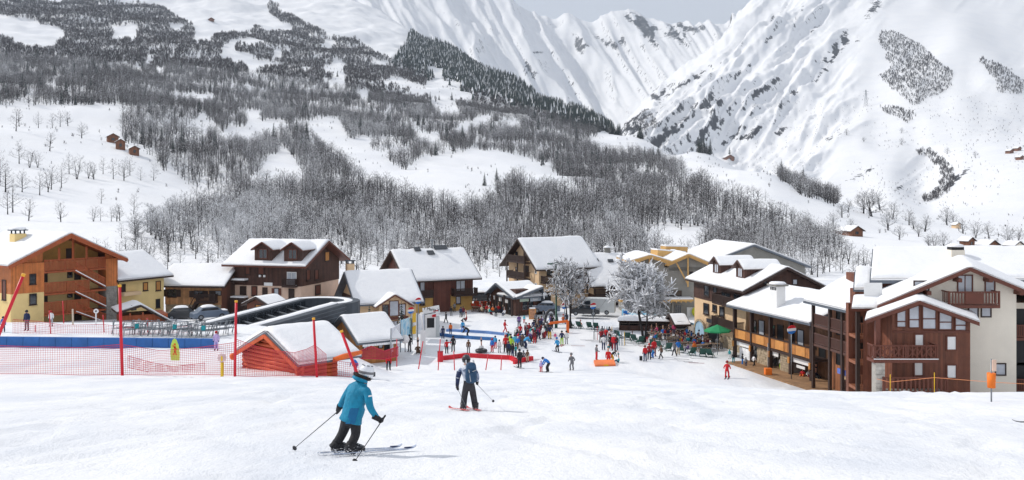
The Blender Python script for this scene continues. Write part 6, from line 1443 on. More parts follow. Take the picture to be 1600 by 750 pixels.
# magic carpets and red padding
def strip(name, label, pts, hgt, th, m, cat, group=None):
    o = empty(name, pts[0], label, cat, group)
    for a, b in zip(pts[:-1], pts[1:]):
        a = Vector(a); b = Vector(b); d_ = (b-a).normalized(); a2 = a+d_*.01; b2 = b-d_*.01; x = Vector((d_.y, -d_.x, 0)).normalized()*th/2
        MB().hexa([a2-x-ZUP*.1, b2-x-ZUP*.1, b2+x-ZUP*.1, a2+x-ZUP*.1, a2-x+ZUP*hgt, b2-x+ZUP*hgt, b2+x+ZUP*hgt, a2+x+ZUP*hgt]).build('pad', m, o)
    return o
og = on_ground
strip('magic_carpet', 'near blue padded edge of the beginner conveyor', [og(u, v) for u, v in ((668, 523), (690, 525), (712, 528), (740, 530), (772, 532))], .36, .4, mat('carpet_blue', (.035, .14, .36), .6, .15, 1), 'conveyor edge'); CARP = mat('blue_cover', (.13, .24, .50), .6, .15, 1)
strip('magic_carpet', 'far paler blue padded edge of the beginner conveyor', [og(u, v) for u, v in ((698, 518), (725, 519), (760, 521), (795, 525))], .32, .4, CARP, 'conveyor edge')
strip('red_padding', 'red padded barrier in front of the waiting crowd', [og(u, v) for u, v in ((690, 563), (715, 560), (727, 558), (760, 560), (797, 562), (806, 566))], .45, .3, REDP, 'barrier')
o = empty('barrier_end', og(687, 566), 'square red padded block at the left end of the red barrier', 'padding'); c = og(688, 565); MB().box(c+ZUP*.5, (.28, 0, 0), (0, .28, 0), ZUP*.55).build('block', REDP, o); MB().box(c+ZUP*1.06, (.3, 0, 0), (0, .3, 0), ZUP*.03).build('lid', CL['darkred'], o)
strip('red_padding', 'short red padded barrier at the foot of the crowd by the child', [og(u, v) for u, v in ((803, 569), (815, 566), (832, 563))], .45, .3, REDP, 'barrier')
# ski school gate with its banners
og_ = og(672, 522); o = empty('ski_school_gate', og_, 'white ticket booth gate with a slanted lettered sign board', 'booth')
ff = Face(P(664, 520, 119), (1, .25, 0), (.25, -1, 0)); a0, a1 = ff.pix(664, 500)[0], ff.pix(681, 500)[0]; zt, zb = ff.pix(672, 491)[1], -18.2
ff.box(MB(), a0, a1, zb, zt, -2.2, 0).build('booth', WHITE, o); ff.box(MB(), a0+.25, a1-.2, ff.pix(672, 512)[1], ff.pix(672, 497)[1], -.1, .03).build('counter_opening', BLACK, o); ff.box(MB(), a1+.02, a1+.5, zb, zt-.2, -1, -.1).build('side_panel', CARWH, o)
sb = MB(); c = ff.at((a0+a1)/2+.05, ff.pix(671, 485)[1], .35); dv = (ff.e+ZUP*.16).normalized(); sb.box(c, dv*1.05, ff.n*.05, ff.n.cross(dv).normalized()*.5); sbo = sb.build('sign_board', WHITE, o)
fs_ = Face(c-dv*1.0+ff.n*.0, dv, ff.n); fs_.e = dv
t_ = letters(None, Face((0, 0, 0), ff.e, ff.n), 'Y Marta Y', 0, 0, .50, BLACK, 0, 'CENTER'); t_.parent = o; t_.matrix_local = Matrix.Translation(c+ff.n*.07+ZUP*.02-parent_world(o)) @ Matrix.Rotation(-math.atan(.16), 4, ff.n.normalized())
sb.v and MB().box(c+ff.n*.06+dv*.55-ZUP*.12, dv*.3, ff.n*.01, ZUP*.06).build('sign_mark', CL['red'], o); MB().box(c+ff.n*.06-ZUP*.30-dv*.2, dv*.75, ff.n*.01, ZUP*.05).build('sign_line', CL['grey'], o); MB().box(ff.at(a1-.25, zt-.12, .2), ff.e*.22, ff.n*.1, ZUP*.2).build('red_box', CL['red'], o)
def printed(name, rgb1, rgb2, rgb3, sc=.8):
    m = mat(name, rgb1, .6, .05, 1); n = m.node_tree.nodes; l = m.node_tree.links; tc = n.new('ShaderNodeTexCoord'); z = n.new('ShaderNodeTexNoise'); z.inputs['Scale'].default_value = sc; z.inputs['Detail'].default_value = 4; z.inputs['Distortion'].default_value = 1.5; l.new(tc.outputs['Object'], z.inputs[0])
    r_ = n.new('ShaderNodeValToRGB'); e = r_.color_ramp.elements; e[0].position = .36; e[0].color = (*rgb1, 1); e[1].position = .62; e[1].color = (*rgb3, 1); k = e.new(.5); k.color = (*rgb2, 1); l.new(z.outputs[0], r_.inputs[0]); l.new(r_.outputs[0], n['Principled BSDF'].inputs['Base Color']); return m
BPRINT = printed('blue_ice_print', (.10, .38, .62), (.35, .62, .76), (.62, .74, .80)); MPRINT = printed('blue_mountain_print', (.08, .42, .68), (.40, .66, .80), (.80, .83, .86), .35); WPRINT = printed('white_print', (.55, .6, .68), (.72, .74, .78), (.8, .8, .82))
def panel(name, label, u0, vt0, vb0, d0, u1, vt1, vb1, d1, m, cat, th=.06, posts=True, group=None):
    a, b = P(u0, vb0, d0), P(u1, vb1, d1); ta, tb_ = P(u0, vt0, d0), P(u1, vt1, d1); o = empty(name, a, label, cat, group); d_ = (b-a); x = Vector((d_.y, -d_.x, 0)).normalized()*th/2
    MB().hexa([a-x, b-x, b+x, a+x, ta-x, tb_-x, tb_+x, ta+x]).build('banner_sheet', m, o)
    if posts:
        for q, t in ((a, ta), (b, tb_)): MB().tube([q-ZUP*.6+x*2, t+ZUP*.1+x*2], .05, 6).build('post', METAL, o)
    return o
panel('banner_panel', 'large pale blue ice printed banner left of the yellow flag', 625, 501, 537, 106, 643, 495, 526, 112, BPRINT, 'banner'); panel('banner_panel', 'white printed banner beside the ticket cabin door', 610, 514, 552, 101, 625, 505, 542, 105.5, WPRINT, 'banner'); panel('banner_panel', 'narrow white banner right of the yellow flag', 652, 492, 522, 115, 663, 490, 520, 118, WPRINT, 'banner')
o = panel('yellow_flag', 'tall white flag with two yellow blocks beside the ski school gate', 643.5, 491, 530, 111.5, 651, 490, 527, 113.5, WHITE, 'flag')
for vt, vb in ((491, 504), (511, 522)):
    a = P(644.5, vb, 110.9); b = P(650, vb-.5, 112.6); t = P(644.5, vt, 110.9); MB().add([a, b, Vector((b.x, b.y, t.z)), t], [(0, 1, 2, 3)]).build('yellow_block', CL['yellow'], o)
o = empty('sign_post', og(661, 553), 'tall white slab post standing in the snow in front of the ticket booth', 'post'); c = og(661, 553); MB().box(c+ZUP*1.1, (.28, 0, 0), (0, .1, 0), ZUP*1.5).build('slab', WHITE, o); MB().tube([c+ZUP*2.6, c+ZUP*4.6-Vector((.2, 0, 0))], .1, 6).build('mast', WHITE, o)
o = empty('snow_ball_sign', og(633, 538), 'white ball shaped sign beside the skier in black and yellow', 'sign'); c = P(633, 530, 104); MB().lathe([(.001, -.5), (.35, -.36), (.5, 0), (.35, .36), (.001, .5)], c, 14).build('ball', WHITE, o); MB().tube([c-ZUP*1.4, c-ZUP*.45], .05, 6).build('post', METAL, o)
# three coloured round flags on poles
for u, v, d, lab in ((642, 485, 122, 'left of the gate sign'), (653.5, 470, 126, 'above the gate sign'), (882, 478, 132, 'in front of the left big tree'), (927, 478, 130, 'in front of the white van'), (1237, 515, 92.0, 'before the shop row balcony')):
    o = empty('round_flag', Vector((P(u, v, d).x, d, ground1(P(u, v, d).x, d))), 'round red white and blue sign on a pole '+lab, 'sign', 'round red white and blue signs'); c = P(u, v, d); MB().tube([Vector((c.x, c.y+.1, -18.4)), c+Vector((0, .1, .3))], .05, 6).build('pole', METAL, o)
    n = 20; r_ = .42
    for k, (z0, z1, m) in enumerate(((.13, .42, CL['red']), (-.13, .13, WHITE), (-.42, -.13, CL['blue']))):
        z = np.linspace(z0, z1, 7); pts = [(math.sqrt(max(0, r_*r_-q*q)), q) for q in z]; loop = pts+[(-x, q) for x, q in pts[::-1]]; wav = lambda x: .05*math.sin(x*5)
        vs = [c+Vector((x, y, q+wav(x))) for y in (-.05, .03) for x, q in loop]; m_n = len(loop); MB().add(vs, [tuple(range(m_n)), tuple(range(2*m_n-1, m_n-1, -1))]+[(i, m_n+i, m_n+(i+1) % m_n, (i+1) % m_n) for i in range(m_n)]).build('colour_band', m, o)
o = empty('street_lamp', Vector((P(869, 500, 127).x, 127, -18)), 'tall dark green street lamp post in front of the hotel and big tree', 'street lamp'); c = Vector((P(869, 500, 127).x, 127, -18.2)); zt = P(869, 412, 127).z
MB().tube([c, c+ZUP*1.2, c+ZUP*1.25, Vector((c.x, c.y, zt))], [.2, .2, .13, .10], 8).build('pole', GREENM, o); am = MB(); am.tube([Vector((c.x-.75, c.y, zt)), Vector((c.x, c.y, zt+.15)), Vector((c.x+.75, c.y, zt))], .06, 6); am.build('arm', GREENM, o)
for s_ in (-1, 1): MB().box(Vector((c.x+s_*.85, c.y, zt-.02)), (.32, 0, 0), (0, .13, 0), ZUP*.08).build('lamp_head', GREENM, o)
# long blue banner, snow covered counter and little hut by the terrace
o = empty('fence_banner', P(972, 503, 127), 'long blue mountain printed banner fence behind the terrace', 'banner'); pts = [(972, 482, 504, 131), (1000, 486, 509, 129), (1030, 492, 516, 127), (1060, 499, 523, 124.5), (1088, 506, 531, 121)]
for (u0, t0, b0, d0), (u1, t1, b1, d1) in zip(pts[:-1], pts[1:]):
    a, b, ta, tb_ = P(u0, b0, d0), P(u1, b1, d1), P(u0, t0, d0), P(u1, t1, d1); x = Vector((0, .03, 0)); MB().hexa([a+x, b+x, b-x, a-x, ta+x, tb_+x, tb_-x, ta-x]).build('banner_sheet', MPRINT, o); MB().tube([Vector((a.x, a.y+.1, -18.3)), ta+Vector((0, .1, .05))], .05, 6).build('post', METAL, o)
a, b = P(1011, 496, 121.6), P(1018, 497, 121)
for (u0, v0, u1, v1, d, m) in ((973, 489, 984, 499, 130.4, CL['white']), (973.5, 484, 984, 490, 130.5, CL['blue']), (975, 491, 983, 497, 130.3, CL['maroon']), (1033, 497, 1047, 508, 126.2, CL['purple'])): 
    p, q = P(u0, v1, d), P(u1, v0, d); MB().add([p-Vector((0, .25, 0)), Vector((q.x, p.y-.25, p.z-.3)), Vector((q.x, q.y-.25, q.z-.3)), Vector((p.x, p.y-.25, q.z))], [(0, 1, 2, 3)]).build('printed_block', m, o)
o = empty('outdoor_bar', og(1010, 522), 'long dark outdoor bar counter under a snow covered roof beneath the big tree', 'bar'); ff = Face(P(968, 525, 124.5), (1, -.12, 0), (-.12, -1, 0)); Lb = ff.pix(1044, 520)[0]; zt = ff.pix(1000, 503)[1]
ff.box(MB(), 0, Lb, -18.3, zt, -2.6, -2.4).build('back_wall', BLACK, o); sh = MB()
for z_ in (-17.6, -17.1, -16.6): ff.box(sh, .1, Lb-.1, z_, z_+.07, -2.3, -.3)
sh.build('shelf', mat('grey_shelf', (.16, .13, .11), .8, .2), o); ff.box(MB(), -.2, Lb+.2, zt, zt+.15, -2.9, .2).build('roof', DARKBR_P, o); ff.box(MB(), 0, Lb, -18.3, -17.3, -.3, -.2).build('counter', DARKBR, o)
for k in range(6): c_ = Lb*k/5; ff.box(MB(), c_-.06, c_+.06, -18.3, zt, -.2, -.08).build('post', DARKBR_P, o)
sn = MB(); vs = []; n = 24
for k in range(n+1):
    a_ = -.25+(Lb+.5)*k/n; e = .45*math.sin(math.pi*min(1, max(0, k/n)))**.3*(.85+.3*rng.random())
    vs += [ff.at(a_, zt+.152, .25), ff.at(a_, zt+.15+e*.8, .05), ff.at(a_, zt+.2+e*1.2, -1.3), ff.at(a_, zt+.15+e, -2.7), ff.at(a_, zt+.152, -2.95)]
sn.add(vs, [(5*k+j, 5*k+j+1, 5*k+6+j, 5*k+5+j) for k in range(n) for j in range(4)], 0, True); sn.build('roof_snow', M_SNOW, o)
h = House('terrace_hut', 'small dark hut with grey snow roof at the end of the outdoor bar', 1056, 121, 8, '1074', '1042', -18.2, (300-507)/F*121, 'hut'); h.walls(h.zb, h.ze, DARKBR, gable=('r', .85, .5)); h.roof('r', .85, oe=.45, og=.35, st=.22, fascia=DARKBR_P); f = h.FR; f.box(MB(), .2, h.wr-.2, h.zb+1, h.zb+1.9, -.1, .03).build('serving_hatch', BLACK, h.root); f.box(MB(), 0, h.wr, h.zb+.9, h.zb+.98, .03, .4).build('hatch_shelf', CONC, h.root); f.box(MB(), h.wr+.1, h.wr+.8, h.ze-1.2, h.ze-.1, 0, .06).build('notice', WHITE, h.root)
o = empty('parasol', og(1121, 540), 'open green parasol over the terrace beside the arches', 'parasol'); c = P(1121, 545, 106); c.z = -18; zt = P(1121, 507, 106).z
MB().tube([c, Vector((c.x, c.y, zt))], .04, 6).build('pole', METAL, o); cn = MB(); n = 8; r_ = 1.5; vs = [Vector((c.x, c.y, zt))]+[Vector((c.x+r_*math.cos(2*math.pi*k/n), c.y+r_*math.sin(2*math.pi*k/n), zt-.62)) for k in range(n)]+[Vector((c.x+r_*math.cos(2*math.pi*k/n), c.y+r_*math.sin(2*math.pi*k/n), zt-.78)) for k in range(n)]
cn.add(vs, [(0, k+1, (k+1) % n+1) for k in range(n)]+[(k+1, n+k+1, n+(k+1) % n+1, (k+1) % n+1) for k in range(n)]); cn.build('canopy', mat('green_canopy', (.015, .25, .09), .7, .1), o)
# orange things
o = empty('rescue_sled', og(946, 572), 'orange mat lying in front of the kneeling person in red', 'mat'); a, b = og(930, 573), og(962, 572); MB().hexa([a+ZUP*.02, b+ZUP*.02, b+Vector((0, 2.0, .1)), a+Vector((0, 2.0, .1)), a+ZUP*.2, b+ZUP*.2, b+Vector((0, 1.6, .42)), a+Vector((0, 1.6, .42))]).build('mat', mat('orange_mat', (.85, .22, .07), .6, .15, 1), o); MB().box((a+b)/2+Vector((0, -.02, .12)), (.3, 0, 0), (0, .02, 0), ZUP*.06).build('emblem', CL['yellow'], o)
def padpost(u, v, lab, hh=1.4, ww=.36, board=True):
    c = og(u, v); o = empty('orange_post', c, lab, 'post'); MB().tube([c-ZUP*.3, c+ZUP*(hh+1.0)], .03, 6).build('pole', METAL, o); MB().tube([c+ZUP*.5, c+ZUP*(.5+hh)], [ww*.9, ww], 10).build('padding', ORNG, o)
    if board: MB().box(c+Vector((.05, -.1, hh+.78)), (.07, 0, 0), (0, .02, 0), ZUP*.2).build('sign_board', mat('pale_orange_board', (.75, .52, .4), .6, .1), o)
    return o
padpost(1549, 628, 'orange padded post with a small plate in front of the white building', .52, .15); 
c = og(1308, 603); o = empty('orange_post', c, 'orange padded post with a tall pale board in front of the loggias', 'post'); MB().tube([c-ZUP*.3, c+ZUP*3.2], .04, 6).build('pole', METAL, o); MB().tube([c+ZUP*.1, c+ZUP*.9], [.26, .22], 10).build('padding', ORNG, o); MB().box(c+Vector((0, -.08, 1.85)), (.24, 0, 0), (0, .02, 0), ZUP*.62).build('sign_board', mat('pale_orange_board', (.75, .52, .4), .6, .1), o)
c = og(1200, 587); o = empty('orange_post', c, 'low orange padded block with a thin pole in front of the shop row', 'post'); MB().tube([c-ZUP*.3, c+ZUP*3.2], .035, 6).build('pole', METAL, o); MB().box(c+ZUP*.35, (.32, 0, 0), (0, .3, 0), ZUP*.38).build('padding', ORNG, o)
o = empty('orange_gate', og(868, 520), 'orange padded timing gate beside the waiting skiers', 'gate'); a, b = og(853, 521), og(887, 520); t = MB(); t.bar(a, a+ZUP*1.3+Vector((.5, 0, 0)), .3); t.bar(b, b+ZUP*1.5, .35); t.bar(a+ZUP*1.3+Vector((.5, 0, 0)), b+ZUP*1.5, .2, .3); t.build('padding', OPAD, o)
o = empty('tube_arch', og(861, 505), 'dark inflatable arch behind the waiting skiers', 'arch'); c = og(861, 506); MB().tube([c+Vector((math.cos(math.pi*k/10)*.85, 0, math.sin(math.pi*k/10)*1.9)) for k in range(11)], .2, 8).build('tube', mat('charcoal_tube', (.05, .05, .055), .6, .1), o)
o = empty('menu_board', og(832, 500), 'brown framed menu board on the snow in front of the restaurant', 'sign'); c = og(832, 500); MB().box(c+ZUP*.85, (.5, 0, 0), (0, .05, 0), ZUP*.75).build('frame', LARCH_P, o); MB().box(c+ZUP*.85-Vector((0, .06, 0)), (.38, 0, 0), (0, .01, 0), ZUP*.6).build('menu', mat('menu_print', (.45, .22, .12), .6, .4, 5), o); MB().box(c+ZUP*1.65, (.4, 0, 0), (0, .15, 0), ZUP*.08).build('board_snow', M_SNOW, o)
mb = MB(); pts = [P(u, v, d) for u, v, d in ((1370, 592, 56), (1390, 597, 55), (1460, 590, 54), (1549, 597, 52), (1640, 602, 50))]; mb.tube(pts, .014, 5); ro = mb.build('boundary_rope', mat('orange_rope', (.75, .28, .12), .7, .1), None, origin=pts[0]); tag(ro, 'thin orange boundary rope strung along the slope edge at right', 'rope')
for u, v0, v1, d in ((1391, 612, 585, 54.5), (1460, 612, 582, 53.5)): 
    o = empty('rope_post', P(u, v0, d), 'thin yellow post holding the orange rope before the '+('stone pillar' if u < 1400 else 'brown annex wall'), 'post'); MB().tube([P(u, v0+4, d), P(u, v1, d)], .022, 5).build('shaft', CL['yellow'], o)
# mast on the far mountainside
p = on_hill(1353, 166, 800); o = empty('power_pylon', p, 'faint lattice pylon on the white mountainside at right', 'pylon'); mb = MB(); hp = 26*p.y/F; w_ = hp*.09
for sx in (-1, 1):
    for sy in (-1, 1): mb.bar(p+Vector((sx*w_, sy*w_, 0)), p+Vector((sx*w_*.15, sy*w_*.15, hp)), hp*.012)
for k in range(6):
    z0, z1 = k/6, (k+1)/6; r0, r1 = w_*(1-.85*z0), w_*(1-.85*z1)
    for s_ in (-1, 1): mb.bar(p+Vector((-s_*r0, -r0, hp*z0)), p+Vector((s_*r1, -r1, hp*z1)), hp*.008)
for z_ in (.75, .9): mb.bar(p+Vector((-w_*1.8, 0, hp*z_)), p+Vector((w_*1.8, 0, hp*z_)), hp*.012)
mb.build('lattice', METAL, o)
# plaza trees
def plaza_tree(u, vfoot, d, h, seed, label, stems, frost, spread, fw):
    t, c, w_ = bare_tree_meshes(seed, H=h, frost=frost, spread=spread, stems=stems, nl=18, nt=9, ns=8, low=.34, thick=.72, fw=fw); p = P(u, vfoot, d); p.z = -18.1
    o = empty('bare_tree', p, label, 'tree'); 
    for mb, nm, m in ((t, 'trunk', M_BARK), (c, 'crown', M_TWIG), (w_, 'frost', M_FROST)):
        ob = mb.build(nm, m, None); ob.parent = o
    return o
plaza_tree(890, 520, 126, 8.3, 51, 'broad bare tree with reddish twigs and snow clumps right of the green lamp post', 3, .36, .52, 1.8); plaza_tree(1010, 538, 115, 9.2, 57, 'big forked bare tree thick with white snow in front of the grey timber gable building', 3, .95, .50, 2.6)
for u, v, d, h, lab in ((577, 500, 118, 4.2, 'small dark spruce beside the ticket cabin roof'), (627, 505, 118, 4.6, 'small snow laden spruce at the corner of the beige house')):
    p = P(u, v, d); p.z = -18; put_tree('spruce_tree', SPRUCE, 1, p, h, u, lab, None)
# deck chairs, tables, benches, skis
dcf = MB(); dcs = MB()
for s_ in (-.32, .32):
    dcf.bar((s_, -.5, .05), (s_, .45, .55), .05); dcf.bar((s_, .5, .02), (s_, -.2, .5), .05); dcf.bar((s_, .45, .55), (s_, .75, 1.0), .05)
dcs.add([(-.3, -.5, .12), (.3, -.5, .12), (.3, .1, .28), (-.3, .1, .28), (.3, .45, .58), (-.3, .45, .58), (.3, .76, 1.02), (-.3, .76, 1.02)], [(0, 1, 2, 3), (3, 2, 4, 5), (5, 4, 6, 7)])
DKG = mat('deckchair_green', (.025, .085, .07), .7, .1); tmpf = dcf.build('tmp', GREENM); tmps = dcs.build('tmp', DKG); DCF, DCS = tmpf.data, tmps.data; DCF.name = 'deck_chair_frame'; DCS.name = 'deck_chair_fabric'; bpy.data.objects.remove(tmpf); bpy.data.objects.remove(tmps)
DC = [(893, 512, 'first'), (906, 513, 'second'), (922, 514, 'third'), (932, 515, 'fourth')]
row2 = [(968, 528), (980, 531), (992, 534), (1000, 537), (1020, 542), (1032, 545), (1044, 548), (1064, 551), (1080, 555), (1098, 557), (1110, 558)]
for i, (u, v, nth) in enumerate(DC):
    o = empty('deck_chair', og(u, v), 'green deck chair, %s from the left in the row under the big tree' % nth, 'deck chair', 'green deck chairs'); o.rotation_euler.z = R(150+i*5); link('frame', DCF, o); link('fabric', DCS, o)
for i, (u, v) in enumerate(row2):
    o = empty('deck_chair', og(u, v), 'green deck chair in the long row in front of the terrace', 'deck chair', 'green deck chairs before the terrace'); o.rotation_euler.z = R(140+(i*37) % 60); link('frame', DCF, o); link('fabric', DCS, o)
DCR = link('tmp', DCS.copy()); REDF = DCR.data; bpy.data.objects.remove(DCR); REDF.materials.clear(); REDF.materials.append(mat('red_orange_fabric', (.6, .07, .02), .7, .2, 3)); REDF.name = 'red_chair_fabric'
for i in range(14):
    o = empty('folding_chair', Vector((P(742+(i % 7)*5.4, 480, 146+3*(i//7)).x, 146+3*(i//7), -18)), 'red folding chair in the rows left of the restaurant pavilion', 'chair', 'red folding chairs beside the restaurant'); o.rotation_euler.z = R(160+i*11 % 40); o.scale = (1.15,)*3; link('frame', DCF, o); link('fabric', REDF, o)
TABM = mat('table_boards', (.22, .15, .10), .75, .2, 2, stripes=('x', .15))
tb1 = MB().box((0, 0, .74), (.85, 0, 0), (0, .4, 0), ZUP*.03).build('tmp', TABM).data; lg1 = MB()
for s_ in (-.6, .6): lg1.bar((s_, -.35, 0), (s_, .2, .72), .07); lg1.bar((s_, .35, 0), (s_, -.2, .72), .07)
lg1 = lg1.build('tmp', TABM).data; bn1 = MB()
for s_ in (-.7, .7): bn1.box((0, s_, .45), (.85, 0, 0), (0, .14, 0), ZUP*.025); bn1.bar((-.6, s_, 0), (-.6, s_, .44), .06); bn1.bar((.6, s_, 0), (.6, s_, .44), .06)
bn1 = bn1.build('tmp', TABM).data
for q in [o for o in bpy.data.objects if o.name.startswith('tmp')]: bpy.data.objects.remove(q)
for q, nm in ((tb1, 'table_top'), (lg1, 'table_trestle'), (bn1, 'table_bench')): q.name = nm
TABLES = [(1020, 529), (1040, 531), (1062, 535), (1082, 536), (1100, 540), (1075, 545), (1095, 549), (1113, 547), (1052, 538), (768, 484), (758, 487), (745, 487)]
for i, (u, v) in enumerate(TABLES):
    rest_ = u < 800
    o = empty('picnic_table', og(u, v), 'wooden table with benches on the '+('restaurant terrace beside the pavilion' if rest_ else 'crowded terrace before the dormer chalet'), 'table', 'restaurant tables' if rest_ else 'terrace tables'); o.rotation_euler.z = R(i*23 % 50-20); link('table_top', tb1, o); link('trestle', lg1, o); link('bench', bn1, o)
def ski_mesh(L=1.65, wd=.075):
    mb = MB(); st = [(-.5, 0, .95), (-.42, 0, 1), (0, .012, .85), (.38, 0, 1.05), (.45, .018, .95), (.485, .042, .6), (.5, .058, .2)]; vs = []
    for t, z, w_ in st: vs += [(-wd/2*w_, t*L, z), (wd/2*w_, t*L, z), (wd/2*w_, t*L, z+.016), (-wd/2*w_, t*L, z+.016)]
    fs = [(3, 2, 1, 0)]+[(4*k+j, 4*k+(j+1) % 4, 4*k+4+(j+1) % 4, 4*k+4+j) for k in range(len(st)-1) for j in range(4)]+[(24, 25, 26, 27)]
    mb.add(vs, fs, 0); return mb
_o = ski_mesh().build('tmp', CL['grey']); SKI = _o.data; SKI.name = 'ski'; bpy.data.objects.remove(_o)
def put_ski(p, heading, m, label, group, pitch=0.0, roll=0.0):
    o = link('ski', SKI); o.location = p; o.rotation_euler = (pitch, roll, heading); o.material_slots[0].link = 'OBJECT'; o.material_slots[0].material = m; tag(o, label, 'ski', group); return o
LY = [(1065, 562, 70), (1070, 565, 74), (1080, 567, 68), (1088, 568, 75), (925, 533, 85), (934, 535, 80), (917, 532, 88), (903, 541, 82), (990, 538, 70), (1000, 540, 75), (985, 536, 72), (1008, 542, 66), (1150, 571, 60), (1090, 561, 70), (830, 563, 95), (833, 562, 88), (806, 497, 90), (788, 497, 85)]
for i, (u, v, a) in enumerate(LY): put_ski(og(u, v)+ZUP*.05, R(a), [CL['black'], CL['grey'], CL['navy'], CL['darkred']][i % 4], 'dark ski lying flat on the snow '+('in front of the deck chairs' if u > 980 else 'near the orange gate' if 880 < u < 960 else 'behind the red barrier' if u > 810 and v > 550 else 'below the restaurant'), 'skis lying on the snow')
for j, (u, v, d0) in enumerate(((943, 531, 0), (962, 540, 0))):
    c = og(u, v); o = empty('ski_rack', c, 'upright ski rack beside the waiting people in red, '+('left one' if j == 0 else 'right one'), 'rack'); mb = MB(); mb.bar(c+Vector((-1.2, 0, 1.0)), c+Vector((1.2, 0, 1.0)), .06)
    for s_ in (-1.2, 1.2): mb.bar(c+Vector((s_, .3, 0)), c+Vector((s_, 0, 1.05)), .06)
    mb.build('frame', METAL, o)
    for k in range(8):
        s_ = link('ski', SKI); s_.parent = None; s_.location = c+Vector((-1.05+k*.3, .18, .8)); s_.rotation_euler = (R(82), 0, 0); s_.material_slots[0].link = 'OBJECT'; s_.material_slots[0].material = CL[['black', 'red', 'white', 'navy', 'grey', 'teal', 'black', 'yellow'][k]]; tag(s_, 'ski leaning upright on the rack among the people in red', 'ski', 'skis standing on the racks')

